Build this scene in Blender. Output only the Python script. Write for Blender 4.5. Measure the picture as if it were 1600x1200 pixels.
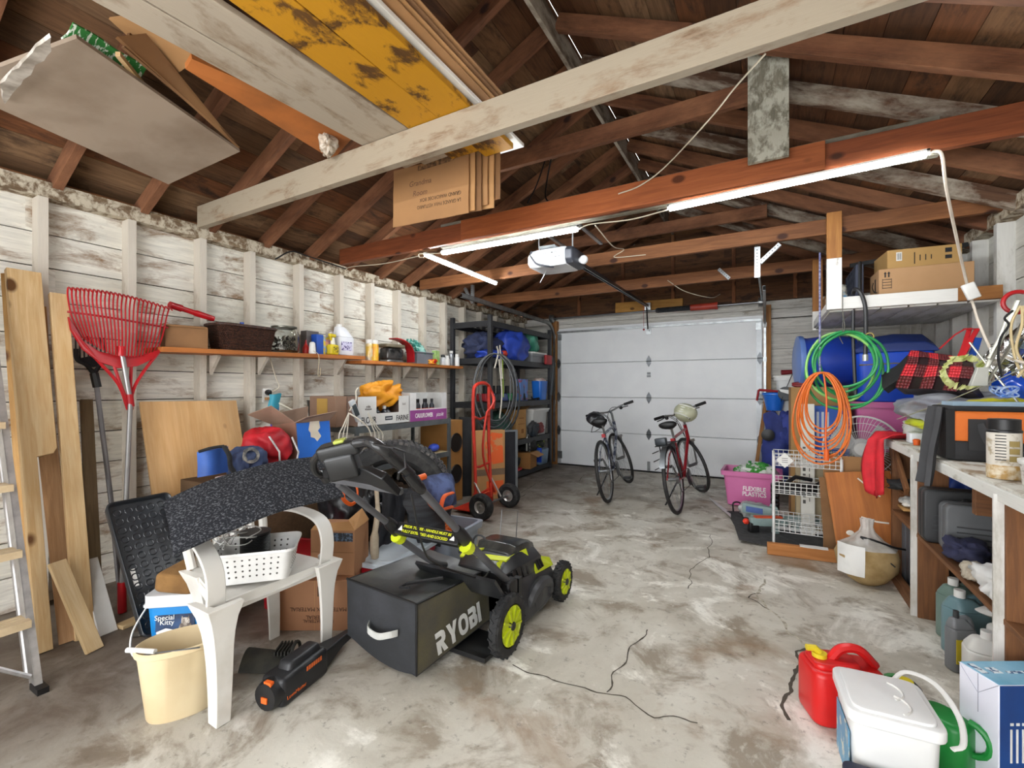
import bpy, bmesh, math, random
from mathutils import Vector as V, Matrix as M, Euler, noise
for o in list(bpy.data.objects): bpy.data.objects.remove(o)
S=bpy.context.scene; COL=S.collection
rnd=random.Random(11)
PI=math.pi
# ---------------------------------------------------------------- camera
CAMH=1.24
cam_d=bpy.data.cameras.new('camera'); cam=bpy.data.objects.new('camera',cam_d); COL.objects.link(cam)
cam.location=(0,0,CAMH)
YAW=math.atan(400/710)
cam.rotation_euler=(PI/2,0,YAW)
cam_d.sensor_width=36; cam_d.lens=36*710/1600; cam_d.shift_y=5/1600
cam_d.clip_start=.02
S.camera=cam
# ---------------------------------------------------------------- world and exposure
W=bpy.data.worlds.new('world'); S.world=W; W.use_nodes=True
bg=W.node_tree.nodes['Background']; bg.inputs[0].default_value=(.97,.985,1,1); bg.inputs[1].default_value=4.6
S.view_settings.view_transform='Standard'
try: S.view_settings.look='None'
except Exception: pass
S.view_settings.gamma=1; S.view_settings.exposure=0.62
S.view_settings.use_curve_mapping=False
LAMP=82.0      # strength of the LED strips
# ---------------------------------------------------------------- pixel (1600x1200) to point helpers
_s,_c=math.sin(YAW),math.cos(YAW)
def _ray(px,py):
    u=(px-800)/710; v=(605-py)/710
    return V((-_s+_c*u,_c+_s*u,v))
def aX(px,py,X): r=_ray(px,py); t=X/r.x; return V((X,r.y*t,CAMH+r.z*t))
def aY(px,py,Y): r=_ray(px,py); t=Y/r.y; return V((r.x*t,Y,CAMH+r.z*t))
def aZ(px,py,Z=0): r=_ray(px,py); t=(Z-CAMH)/r.z; return V((r.x*t,r.y*t,Z))
# ---------------------------------------------------------------- materials
def lin(h):
    if not isinstance(h,str): return (*h[:3],1)
    h=h.lstrip('#'); o=[]
    for i in (0,2,4):
        c=int(h[i:i+2],16)/255; o.append(c/12.92 if c<=.04045 else ((c+.055)/1.055)**2.4)
    return (*o,1)
def newmat(name):
    m=bpy.data.materials.new(name); m.use_nodes=True; nt=m.node_tree
    return m,nt,nt.nodes['Principled BSDF']
def N(nt,t,**k):
    n=nt.nodes.new('ShaderNode'+t)
    for a,b in k.items():
        if a.startswith('i_'): n.inputs[a[2:]].default_value=b
        else: setattr(n,a,b)
    return n
def mixc(nt,fac,a,b,mode='MIX'):
    n=nt.nodes.new('ShaderNodeMix'); n.data_type='RGBA'; n.blend_type=mode; n.clamp_factor=True
    for i,x in ((0,fac),(6,a),(7,b)):
        if hasattr(x,'links'): nt.links.new(x,n.inputs[i])
        else: n.inputs[i].default_value=x
    return n.outputs[2]
def coords(nt,scale=(1,1,1),loc=(0,0,0),kind='Object'):
    tc=N(nt,'TexCoord'); mp=N(nt,'Mapping'); mp.inputs['Scale'].default_value=scale; mp.inputs['Location'].default_value=loc
    nt.links.new(tc.outputs[kind],mp.inputs['Vector']); return mp.outputs[0]
def noi(nt,vec,scale=5,detail=4,rough=.55,dist=0):
    n=N(nt,'TexNoise'); n.inputs['Scale'].default_value=scale; n.inputs['Detail'].default_value=detail
    n.inputs['Roughness'].default_value=rough; n.inputs['Distortion'].default_value=dist
    nt.links.new(vec,n.inputs['Vector']); return n.outputs['Fac']
def ramp(nt,fac,*stops):
    r=N(nt,'ValToRGB'); e=r.color_ramp.elements
    while len(e)<len(stops): e.new(.5)
    for i,(p,c) in enumerate(stops):
        e[i].position=p; e[i].color=lin(c) if isinstance(c,str) else (c,c,c,1)
    nt.links.new(fac,r.inputs[0]); return r.outputs[0]
def bump(nt,b,h,strength=.3,dist=.01):
    n=N(nt,'Bump'); n.inputs['Strength'].default_value=strength; n.inputs['Distance'].default_value=dist
    nt.links.new(h,n.inputs['Height']); nt.links.new(n.outputs[0],b.inputs['Normal'])
_mc={}
def mat(col,rough=.5,metal=0,col2=None,scale=6,lo=.4,hi=.65,bmp=0,bs=30,stretch=(1,1,1),trans=0,alpha=1,spec=.5,kind='Object',emit=0,name=None):
    """plain coloured material with a broken second colour and optional bump"""
    key=(col,rough,metal,col2,scale,lo,hi,bmp,bs,stretch,trans,alpha,spec,emit)
    if key in _mc: return _mc[key]
    m,nt,b=newmat(name or 'mat_'+str(col).strip('#'))
    b.inputs['Roughness'].default_value=rough; b.inputs['Metallic'].default_value=metal
    b.inputs['Specular IOR Level'].default_value=spec
    b.inputs['Transmission Weight'].default_value=trans; b.inputs['Alpha'].default_value=alpha
    v=coords(nt,stretch,kind=kind)
    c=lin(col); c2=lin(col2) if col2 else tuple(x*.82 for x in c[:3])+(1,)
    f=ramp(nt,noi(nt,v,scale,5),(lo,0.),(hi,1.))
    nt.links.new(mixc(nt,f,c,c2),b.inputs['Base Color'])
    if bmp: bump(nt,b,noi(nt,v,bs,4),bmp,.004)
    if emit:
        b.inputs['Emission Color'].default_value=c; b.inputs['Emission Strength'].default_value=emit
    _mc[key]=m; return m
def wood(a,b,knots=None,rough=.65,gs=1.,name='wood',paint=None,plo=.45,phi=.6,pscale=3,seed=0,psx=.6):
    """grain runs along local X; paint = colour that covers it in patches"""
    key=('w',a,b,knots,rough,gs,paint,plo,phi,pscale,seed,psx)
    if key in _mc: return _mc[key]
    m,nt,bs=newmat(name)
    v=coords(nt,(1*gs,14*gs,14*gs),(seed,seed*1.7,0))
    g=noi(nt,v,3.2,6,.6,.8)
    fine=noi(nt,coords(nt,(3*gs,90*gs,90*gs),(seed,0,0)),3,3,.6)
    c=mixc(nt,ramp(nt,g,(.3,0.),(.7,1.)),lin(a),lin(b))
    c=mixc(nt,ramp(nt,fine,(.35,.35),(.7,0.)),c,lin(b))
    big=noi(nt,coords(nt,(.7,1.5,1.5),(seed*3,2,1)),1.6,3)
    dk=N(nt,'HueSaturation'); nt.links.new(c,dk.inputs['Color'])
    nt.links.new(ramp(nt,big,(.3,.75),(.7,1.15)),dk.inputs['Value']); c=dk.outputs[0]
    if knots:
        vo=N(nt,'TexVoronoi'); vo.inputs['Scale'].default_value=3.2
        nt.links.new(coords(nt,(1,1.6,1.6),(seed*2.3,.4,.7)),vo.inputs['Vector'])
        c=mixc(nt,ramp(nt,vo.outputs['Distance'],(.09,1.),(.15,0.)),c,lin(knots))
    if paint:
        p=noi(nt,coords(nt,(psx,1.6,1.6),(seed+5,3,2)),pscale,8,.68,.3)
        pf=ramp(nt,p,(plo,1.),(phi,0.))
        pc=mixc(nt,ramp(nt,fine,(.3,.25),(.6,0.)),lin(paint),tuple(x*.75 for x in lin(paint)[:3])+(1,))
        c=mixc(nt,pf,c,pc)
    nt.links.new(c,bs.inputs['Base Color']); bs.inputs['Roughness'].default_value=rough
    bs.inputs['Specular IOR Level'].default_value=.3
    bump(nt,bs,fine,.25,.003)
    _mc[key]=m; return m
def boards(name,cols,pitch,axis='z',stain=None,grain=(1,14,14),length=2.4,slo=.5,shi=.62,rough=.75,var=(.6,1.25)):
    """many boards in one mesh: tone changes per board (local axis across the boards)"""
    m,nt,b=newmat(name)
    tc=N(nt,'TexCoord'); sep=N(nt,'SeparateXYZ'); nt.links.new(tc.outputs['Object'],sep.inputs[0])
    def math_(op,a,bv=None):
        n=N(nt,'Math',operation=op)
        nt.links.new(a,n.inputs[0])
        if bv is not None:
            if hasattr(bv,'links'): nt.links.new(bv,n.inputs[1])
            else: n.inputs[1].default_value=bv
        return n.outputs[0]
    i=math_('FLOOR',math_('DIVIDE',sep.outputs[axis.upper()],pitch))
    w1=N(nt,'TexWhiteNoise'); w1.noise_dimensions='1D'; nt.links.new(i,w1.inputs['W'])
    j=math_('FLOOR',math_('ADD',math_('DIVIDE',sep.outputs['X'],length),math_('MULTIPLY',w1.outputs['Value'],7)))
    cmb=N(nt,'CombineXYZ'); nt.links.new(i,cmb.inputs[0]); nt.links.new(j,cmb.inputs[1])
    w2=N(nt,'TexWhiteNoise'); w2.noise_dimensions='2D'; nt.links.new(cmb.outputs[0],w2.inputs['Vector'])
    st=[(k/(len(cols)-1) if len(cols)>1 else 0,c) for k,c in enumerate(cols)]
    c=ramp(nt,w2.outputs['Value'],*st)
    off=N(nt,'VectorMath',operation='ADD'); nt.links.new(tc.outputs['Object'],off.inputs[0])
    sc=N(nt,'VectorMath',operation='SCALE'); nt.links.new(w2.outputs['Color'],sc.inputs[0]); sc.inputs['Scale'].default_value=9
    nt.links.new(sc.outputs[0],off.inputs[1])
    mp=N(nt,'Mapping'); mp.inputs['Scale'].default_value=grain; nt.links.new(off.outputs[0],mp.inputs[0])
    g=noi(nt,mp.outputs[0],3.5,6,.62,.8)
    hs=N(nt,'HueSaturation'); nt.links.new(c,hs.inputs['Color']); nt.links.new(ramp(nt,g,(.25,var[0]),(.72,var[1])),hs.inputs['Value']); c=hs.outputs[0]
    if stain:
        mp2=N(nt,'Mapping'); mp2.inputs['Scale'].default_value=(.8,2.2,2.2); nt.links.new(off.outputs[0],mp2.inputs[0])
        s=noi(nt,mp2.outputs[0],3.4,9,.72,.4)
        c=mixc(nt,ramp(nt,s,(slo,0.),(shi,1.)),c,lin(stain))
        s2=noi(nt,mp.outputs[0],9,5,.7)
        c=mixc(nt,ramp(nt,s2,(.6,0.),(.72,.5)),c,lin(stain))
    nt.links.new(c,b.inputs['Base Color']); b.inputs['Roughness'].default_value=rough; b.inputs['Specular IOR Level'].default_value=.25
    bump(nt,b,g,.35,.006); return m
# ---------------------------------------------------------------- mesh builder
def TR(loc=(0,0,0),rot=(0,0,0),sc=(1,1,1)):
    return M.Translation(V(loc))@Euler(rot).to_matrix().to_4x4()@M.Diagonal((*sc,1))
class MB:
    def __init__(s): s.v=[]; s.f=[]; s.T=M()
    def add(s,vs,fs,T=None):
        n=len(s.v); T=s.T@T if T is not None else s.T
        s.v+=[T@V(p) for p in vs]; s.f+=[tuple(i+n for i in f) for f in fs]; return s
    def box(s,c,d,rot=(0,0,0)):
        x,y,z=(k/2 for k in d)
        vs=[(-x,-y,-z),(x,-y,-z),(x,y,-z),(-x,y,-z),(-x,-y,z),(x,-y,z),(x,y,z),(-x,y,z)]
        return s.add(vs,[(0,3,2,1),(4,5,6,7),(0,1,5,4),(1,2,6,5),(2,3,7,6),(3,0,4,7)],TR(c,rot))
    def b2(s,a,b):
        return s.box([(a[i]+b[i])/2 for i in range(3)],[abs(a[i]-b[i]) for i in range(3)])
    def loft(s,rings,caps=True,closed=False):
        n=len(rings[0]); vs=[p for r in rings for p in r]; fs=[]
        m=len(rings)
        for i in range(m if closed else m-1):
            a=i*n; b=((i+1)%m)*n
            for j in range(n): k=(j+1)%n; fs.append((a+j,a+k,b+k,b+j))
        if caps and not closed: fs+= [tuple(range(n))[::-1], tuple((m-1)*n+j for j in range(n))]
        return s.add(vs,fs)
    def tube(s,pts,r,n=8,closed=False,caps=True,flat=1.):
        pts=[V(p) for p in pts]; m=len(pts); rings=[]
        rr=r if isinstance(r,(list,tuple)) else [r]*m
        def tan(i):
            if closed: return (pts[(i+1)%m]-pts[i-1]).normalized()
            return (pts[min(i+1,m-1)]-pts[max(i-1,0)]).normalized()
        t=tan(0); u=t.orthogonal().normalized()
        if abs(t.z)<.9: u=(V((0,0,1))-t*t.z).normalized()
        for i in range(m):
            t=tan(i); u=(u-t*u.dot(t))
            u=u.normalized() if u.length>1e-6 else t.orthogonal().normalized()
            w=t.cross(u)
            rings.append([pts[i]+(u*math.cos(a)*flat+w*math.sin(a))*rr[i] for a in (2*PI*k/n for k in range(n))])
        return s.loft(rings,caps,closed)
    def lathe(s,prof,n=24,T=None,sx=1.,caps=True):
        rings=[[(r*math.cos(2*PI*k/n)*sx,r*math.sin(2*PI*k/n),z) for k in range(n)] for r,z in prof]
        old=s.T
        if T is not None: s.T=s.T@T
        s.loft(rings,caps); s.T=old; return s
    def cyl(s,p0,p1,r,n=16,r2=None): return s.tube([p0,p1],[r,r if r2 is None else r2],n)
    def prism(s,poly,z0,z1,T=None):
        n=len(poly); vs=[(x,y,z0) for x,y in poly]+[(x,y,z1) for x,y in poly]
        fs=[tuple(range(n))[::-1],tuple(range(n,2*n))]+[(i,(i+1)%n,n+(i+1)%n,n+i) for i in range(n)]
        return s.add(vs,fs,T)
    def sheet(s,g,t):
        """g[i][j] grid of points, thickened by t (vector or distance along normal)"""
        r=len(g); c=len(g[0]); g=[[V(p) for p in row] for row in g]; nn=[]
        for i in range(r):
            for j in range(c):
                a=g[min(i+1,r-1)][j]-g[max(i-1,0)][j]; b=g[i][min(j+1,c-1)]-g[i][max(j-1,0)]
                k=a.cross(b); nn.append(k.normalized() if k.length>1e-9 else V((0,0,1)))
        top=[p for row in g for p in row]; bot=[p-n*t for p,n in zip(top,nn)]; o=r*c; fs=[]
        for i in range(r-1):
            for j in range(c-1):
                a=i*c+j; fs.append((a,a+c,a+c+1,a+1)); fs.append((o+a,o+a+1,o+a+c+1,o+a+c))
        for j in range(c-1):
            fs.append((j,j+1,o+j+1,o+j)); a=(r-1)*c+j; fs.append((a+1,a,o+a,o+a+1))
        for i in range(r-1):
            a=i*c; fs.append((a+c,a,o+a,o+a+c)); a=i*c+c-1; fs.append((a,a+c,o+a+c,o+a))
        return s.add(top+bot,fs)
    def ball(s,c,r,n=12,sq=(1,1,1)):
        pr=[(r*math.sin(PI*k/n),-r*math.cos(PI*k/n)) for k in range(n+1)]; pr[0]=(r*.02,-r); pr[-1]=(r*.02,r)
        return s.lathe(pr,2*n,M.Translation(V(c))@M.Diagonal((*sq,1)))
    def rbox(s,c,d,r,z_r=None,T=None,n=4,taper=1.,shear=(0,0)):
        """box with rounded vertical corners; taper = top size / bottom size"""
        x,y,z=(k/2 for k in d); rings=[]
        def ring(sx,sy,rr,zz,o):
            p=[]
            for qx,qy,a0 in ((1,1,0),(-1,1,PI/2),(-1,-1,PI),(1,-1,3*PI/2)):
                for k in range(n+1):
                    a=a0+PI/2*k/n; p.append((qx*(sx-rr)+rr*math.cos(a)+o[0],qy*(sy-rr)+rr*math.sin(a)+o[1],zz))
            return p
        zr=z_r if z_r is not None else 0
        lv=[(0,-z)] if not zr else [(zr*(1-math.sin(a)),-z+zr*(1-math.cos(a))) for a in (0,PI/6,PI/3,PI/2)]
        lv+=[(0,z)] if not zr else [(zr*(1-math.sin(a)),z-zr*(1-math.cos(a))) for a in (PI/2,PI/3,PI/6,0)]
        for ins,zz in lv:
            k=1+(taper-1)*(zz+z)/(2*z); o=(shear[0]*(zz+z)/(2*z),shear[1]*(zz+z)/(2*z))
            rings.append(ring(x*k-ins,y*k-ins,max(r*k-ins*.5,.001),zz,o))
        old=s.T; s.T=s.T@TR(c)@(T if T is not None else M()); s.loft(rings); s.T=old; return s
    def text(s,body,size,T,depth=.0008,font_sx=1.,bold=0.,shear=0.,align='CENTER'):
        cu=bpy.data.curves.new('t','FONT'); cu.body=body; cu.size=size; cu.extrude=depth; cu.offset=bold
        cu.align_x=align; cu.align_y='CENTER'; cu.shear=shear; cu.resolution_u=3
        ob=bpy.data.objects.new('t',cu); COL.objects.link(ob)
        dg=bpy.context.evaluated_depsgraph_get(); me=bpy.data.meshes.new_from_object(ob.evaluated_get(dg))
        vs=[(v.co.x*font_sx,v.co.y,v.co.z) for v in me.vertices]; fs=[tuple(p.vertices) for p in me.polygons]
        s.add(vs,fs,T)
        bpy.data.objects.remove(ob); bpy.data.curves.remove(cu); bpy.data.meshes.remove(me); return s
def crumple(mb,c,d,seed=0,amp=.18,freq=3.,n=20,flatbottom=True,fold=.5):
    mb.soft=True; freq=freq*.62; n=int(n*1.5)
    """a soft bundle: superellipsoid displaced by ridged noise folds"""
    vs=[];fs=[]; m=2*n; o=V((seed*3.1,seed*1.7,seed*.9))
    for i in range(n+1):
        th=PI*min(max(i/n,.015),.985)
        for j in range(m):
            ph=2*PI*j/m; p=V((math.sin(th)*math.cos(ph),math.sin(th)*math.sin(ph),-math.cos(th)))
            q=V([math.copysign(abs(k)**.75,k) for k in p])
            w=1-abs(noise.noise(q*freq+o)); w2=1-abs(noise.noise(q*freq*2.3+o*2))
            k=1+amp*((w-.75)*2*fold*2+(w2-.75)*fold*.7+noise.noise(q*1.3+o)*1.2)
            q=q*k; z=q.z
            if flatbottom: z=max(z,-.93)
            vs.append((c[0]+q.x*d[0]/2,c[1]+q.y*d[1]/2,c[2]+z*d[2]/2))
    for i in range(n):
        for j in range(m):
            k=(j+1)%m; fs.append((i*m+j,i*m+k,(i+1)*m+k,(i+1)*m+j))
    fs+=[tuple(range(m))[::-1],tuple(n*m+j for j in range(m))]
    return mb.add(vs,fs)
def cloth_grid(fn,nu,nv,amp=.01,freq=8.,seed=0):
    g=[]
    for i in range(nu):
        row=[]
        for j in range(nv):
            p=V(fn(i/(nu-1),j/(nv-1))); q=p*freq+V((seed,seed*2,0))
            p=p+V((noise.noise(q),noise.noise(q+V((9,0,0))),noise.noise(q+V((0,9,0)))))*amp
            row.append(p)
        g.append(row)
    return g
def obj(name,mb,m,parent=None,loc=(0,0,0),rot=(0,0,0),bevel=0,sub=0,angle=35,label=None,flat=False):
    if getattr(mb,'soft',False): angle=180
    me=bpy.data.meshes.new(name); me.from_pydata([tuple(p) for p in mb.v],[],mb.f)
    bm=bmesh.new(); bm.from_mesh(me); bmesh.ops.recalc_face_normals(bm,faces=bm.faces); bm.to_mesh(me); bm.free()
    if not flat:
        me.polygons.foreach_set('use_smooth',[True]*len(me.polygons)); me.set_sharp_from_angle(angle=math.radians(angle))
    me.materials.append(m)
    o=bpy.data.objects.new(name,me); COL.objects.link(o); o.location=loc; o.rotation_euler=rot
    if parent is not None: o.parent=parent
    if bevel:
        b=o.modifiers.new('b','BEVEL'); b.width=bevel; b.segments=2; b.limit_method='ANGLE'; b.angle_limit=math.radians(40)
    if sub: q=o.modifiers.new('s','SUBSURF'); q.levels=sub; q.render_levels=sub
    if label: o['label']=label
    return o
def tag(o,label,cat,group=None):
    o['label']=label; o['category']=cat
    if group: o['group']=group
    return o
def root(name,label,cat,loc=(0,0,0),rz=0,group=None,rot=None):
    o=bpy.data.objects.new(name,None); COL.objects.link(o); o.empty_display_size=.1
    o.location=loc; o.rotation_euler=rot if rot else (0,0,rz); return tag(o,label,cat,group)
def solo(name,mb,m,label,cat,group=None,loc=None,rot=(0,0,0),**k):
    """single-mesh thing; with loc=None the mesh is in world coordinates and gets its origin at its base"""
    if loc is None:
        xs=[p.x for p in mb.v]; ys=[p.y for p in mb.v]; zs=[p.z for p in mb.v]
        loc=V(((min(xs)+max(xs))/2,(min(ys)+max(ys))/2,min(zs))); mb.v=[p-loc for p in mb.v]
    return tag(obj(name,mb,m,None,loc,rot,**k),label,cat,group)
def struct(name,mb,m,parent=None,loc=(0,0,0),rot=(0,0,0),**k):
    o=obj(name,mb,m,parent,loc,rot,**k)
    if parent is None: o['kind']='structure'
    return o
def frame(p0,p1,up=(0,0,1)):
    """matrix with X from p0 to p1, Z nearest to up, origin p0"""
    p0=V(p0); p1=V(p1); x=(p1-p0).normalized(); z=V(up); z=(z-x*z.dot(x)).normalized(); y=z.cross(x)
    return M(((x.x,y.x,z.x,p0.x),(x.y,y.y,z.y,p0.y),(x.z,y.z,z.z,p0.z),(0,0,0,1))),(p1-p0).length
def plank(name,p0,p1,w,t,m,parent=None,up=(0,0,1),label=None,cat=None,group=None,bevel=.002,structure=False,jit=0):
    """bar from p0 to p1: width w across (local Y), thickness t along up (local Z)"""
    F,L=frame(p0,p1,up); mb=MB(); mb.box((L/2,0,0),(L,w,t))
    if jit: mb.v=[p+V((rnd.uniform(-jit,jit),rnd.uniform(-jit,jit)*.3,0)) for p in mb.v]
    o=obj(name,mb,m,parent,bevel=bevel); o.matrix_basis=F
    if cat: tag(o,label,cat,group)
    elif label: o['label']=label
    if structure: o['kind']='structure'
    return o
def copy_tree(o,parent=None):
    c=o.copy(); COL.objects.link(c); c.parent=parent
    for ch in [x for x in COL.objects if x.parent==o]: copy_tree(ch,c)
    return c
def arc(c,r,a0,a1,n,plane='xy',ry=None):
    ry=r if ry is None else ry; out=[]
    for k in range(n+1):
        a=a0+(a1-a0)*k/n; u,v=r*math.cos(a),ry*math.sin(a)
        out.append({'xy':V((c[0]+u,c[1]+v,c[2])),'xz':V((c[0]+u,c[1],c[2]+v)),'yz':V((c[0],c[1]+u,c[2]+v))}[plane])
    return out
def bez(pts,n=8):
    """Catmull-Rom through points"""
    pts=[V(p) for p in pts]; P=[pts[0]*2-pts[1]]+pts+[pts[-1]*2-pts[-2]]; out=[]
    for i in range(1,len(P)-2):
        for k in range(n):
            t=k/n; a,b,c,d=P[i-1],P[i],P[i+1],P[i+2]
            out.append(.5*((2*b)+(c-a)*t+(2*a-5*b+4*c-d)*t*t+(3*b-a-3*c+d)*t**3))
    out.append(pts[-1]); return out
def cable(pts,r,m,name='cable',label=None,cat='cable',parent=None,group=None,n=6,k=8):
    mb=MB(); mb.tube(bez(pts,k),r,n)
    if parent is not None: return obj(name,mb,m,parent)
    return solo(name,mb,m,label,cat,group)
# common materials
BLK=mat('#141416',.45,col2='#0c0c0e'); BLKR=mat('#1a1a1b',.8,col2='#242424',bmp=.3,bs=60); DGREY=mat('#3a3b3d',.5,col2='#303133')
WHT=mat('#e4e3df',.4,col2='#d6d4ce'); WHTP=mat('#e8e7e2',.35,col2='#dcd8cf',scale=3); RED=mat('#b3161c',.4,col2='#95121a'); REDF=mat('#b51f27',.8,col2='#8c1720',bmp=.3,bs=40)
GALV=mat('#a9acad',.35,.85,col2='#8d9091',scale=15); CHROME=mat('#c8c8c8',.2,1); STEEL=mat('#8b8d8f',.35,.9)
CARD=mat('#a87c50',.85,col2='#98704a',scale=2,bmp=.1,bs=40); CARDL=mat('#bd8f5e',.85,col2='#ad8152',scale=3); CARDD=mat('#8a6440',.9,col2='#795637',scale=3)
BLUE=mat('#1d4fb0',.45,col2='#1a459c'); ORNG=mat('#e2621b',.5,col2='#cf5516'); GRN=mat('#1f8a3a',.5,col2='#17712e'); YEL=mat('#d9c21c',.5,col2='#c9b012')
INK=mat('#1b1b1e',.7); WINK=mat('#eeeeea',.6)
# ================================================================ THE SETTING
XL,XR,YF,YB=-3.63,1.39,6.80,-1.6      # board faces of the side walls, far wall, near end
RX=-1.18; RSL=.4746                    # ridge, roof slope
# ---- floor
m_floor,nt,b=newmat('concrete')
v=coords(nt)
n1=noi(nt,v,.9,8,.62,.3); n2=noi(nt,v,3.3,9,.68,.5); n3=noi(nt,v,22,6,.7)
c=ramp(nt,n1,(.3,'#8f887b'),(.45,'#bcb6a8'),(.6,'#d2cec2'),(.75,'#dedad0'))
c=mixc(nt,ramp(nt,n2,(.38,.8),(.5,0.)),c,lin('#857764'))
c=mixc(nt,ramp(nt,noi(nt,coords(nt,loc=(4,7,0)),2.1,8,.7,.7),(.54,0.),(.62,.85)),c,lin('#efece2'))
c=mixc(nt,ramp(nt,noi(nt,coords(nt,loc=(9,1,0)),1.3,6,.6,.6),(.58,0.),(.68,.7)),c,lin('#8a6c4c'))
c=mixc(nt,ramp(nt,n3,(.58,0.),(.68,.6)),c,lin('#6b645a'))
# slab colour turns darker and browner toward the left wall
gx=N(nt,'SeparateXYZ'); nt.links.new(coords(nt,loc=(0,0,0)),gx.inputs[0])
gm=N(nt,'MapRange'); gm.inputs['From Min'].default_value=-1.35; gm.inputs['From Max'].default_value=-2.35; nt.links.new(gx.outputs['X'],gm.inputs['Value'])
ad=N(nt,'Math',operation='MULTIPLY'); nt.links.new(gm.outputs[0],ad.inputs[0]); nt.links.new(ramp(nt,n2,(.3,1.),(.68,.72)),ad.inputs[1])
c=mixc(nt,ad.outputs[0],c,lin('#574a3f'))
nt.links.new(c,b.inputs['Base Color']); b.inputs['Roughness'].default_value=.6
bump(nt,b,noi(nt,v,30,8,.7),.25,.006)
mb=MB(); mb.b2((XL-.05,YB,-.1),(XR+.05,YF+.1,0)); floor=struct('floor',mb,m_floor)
crk=mat('#4f483e',.95,col2='#4d473d')
def crack(pix,w=.006,seed=0,m=crk):
    pts=[aZ(x,y,0) for x,y in pix]; q=[]
    for a,b2 in zip(pts,pts[1:]):
        for k in range(8):
            p=a.lerp(b2,k/8); p=p+V((noise.noise(p*9+V((seed,0,0))),noise.noise(p*9+V((0,seed,5))),0))*.035; q.append(p)
    q.append(pts[-1]); mb=MB(); vs=[];fs=[]
    for i,p in enumerate(q):
        d=(q[min(i+1,len(q)-1)]-q[max(i-1,0)]).normalized(); s_=V((-d.y,d.x,0))*(w*(.3+.9*abs(noise.noise(p*25))+.1))
        vs+=[p+s_+V((0,0,.0012)),p-s_+V((0,0,.0012))]
    for i in range(len(q)-1): fs.append((2*i,2*i+1,2*i+3,2*i+2))
    mb.add(vs,fs); obj('crack',mb,m,floor)
crack([(1238,1130),(1222,1085),(1228,1065),(1245,1045),(1250,1022),(1265,1012)],.011,1)
crack([(1265,1012),(1235,990),(1220,965),(1200,950),(1185,930),(1195,905)],.010,2,mat('#c9c2b0',.9,col2='#8d8676',scale=30))
crack([(1014,982),(990,1010),(968,1040),(948,1082)],.005,3)
crack([(800,1040),(860,1062),(948,1083),(1020,1115),(1090,1130)],.005,4)
crack([(815,770),(835,757),(860,745),(890,747),(905,752),(912,742)],.006,5)
crack([(800,785),(822,772)],.009,6)
crack([(1110,835),(1108,870),(1080,890),(1075,920)],.004,7)
crack([(1200,950),(1170,935),(1190,928)],.006,8)
crack([(1245,1060),(1280,1072)],.004,9)
# ---- side walls: horizontal painted boards; each board its own slab inside the wall mesh
def siding(name,x,side,y0,y1,z1,m,pitch=.193):
    mb=MB(); k=0; z=0
    # local frame: X along the wall (grain), Z up
    while z<z1:
        h=min(pitch,z1-z); y=y0; 
        w=rnd.uniform(-.003,.003)
        mb.b2((y0,0+w,z+.0025),(y1,.02+w,z+h-.0035)); z+=pitch; k+=1
    BK=MB(); BK.b2((y0,.021 if side<0 else -.021,0),(y1,.032 if side<0 else -.032,z1))
    if side<0: o=struct(name,mb,m,loc=(x,0,0),rot=(0,0,PI/2))      # local Y -> world -X
    else:
        for i,p in enumerate(mb.v): mb.v[i]=V((p.x,-p.y,p.z))
        o=struct(name,mb,m,loc=(x,0,0),rot=(0,0,PI/2))
    obj('backing',BK,mat('#2c2118',.9),o)
    return o
m_side=boards('painted_siding',['#dedacf','#e6e2d8','#e0dccf','#ebe7dd'],.193,'z',stain='#86684a',slo=.51,shi=.68,var=(.74,1.12))
m_sider=boards('painted_siding_right',['#cfccc4','#dad8d0','#d2cfc6'],.193,'z',stain='#8d8576',slo=.6,shi=.74,var=(.85,1.1))
wl=siding('wall_left',XL,-1,YB,YF,2.42,m_side)
wr=siding('wall_right',XR,1,YB,YF,2.42,m_sider)
m_stud=wood('#b9b0a2','#a2937f',None,.7,name='painted_stud',paint='#cfc6b8',plo=.52,phi=.66,pscale=4)
m_studr=wood('#bdb9af','#a8a396',None,.7,name='painted_stud_right',paint='#d2d0ca',plo=.5,phi=.66,pscale=4)
m_plate=wood('#8f7a5f','#5f4a36',None,.8,name='old_plate',paint='#c2b7a2',plo=.44,phi=.56,pscale=9,psx=2)
def wpart(par,name,p0,p1,w,t,m,up):
    o=plank(name,p0,p1,w,t,m,up=up); mw=o.matrix_world.copy() if False else o.matrix_basis.copy()
    o.parent=par; o.matrix_basis=par.matrix_basis.inverted()@mw; return o
ysl=[-1.5,-1.09,-.68,-.27,.11,.52,.93,1.34,1.76,2.12,2.55,2.98,3.37,3.76,4.19,4.59,5.0,5.42,5.84,6.26,6.70]
for y in ysl: wpart(wl,'stud',(-3.585,y,0),(-3.585,y,2.31),.045,.09,m_stud,(1,0,0))
wpart(wl,'top_plate',(-3.585,YB,2.355),(-3.585,YF,2.355),.09,.09,m_plate,(0,0,1))
for y in [-1.5,-1.1,-.7,-.3,.1,.5,.9,1.3,1.7,2.1,2.52,2.93,3.34,3.75,4.16,4.57,4.98,5.39,5.8,6.2,6.6]:
    wpart(wr,'stud',(1.345,y,0),(1.345,y,2.31),.05,.09,m_studr,(1,0,0))
wpart(wr,'top_plate',(1.345,YB,2.355),(1.345,YF,2.355),.09,.09,m_plate,(0,0,1))
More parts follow.
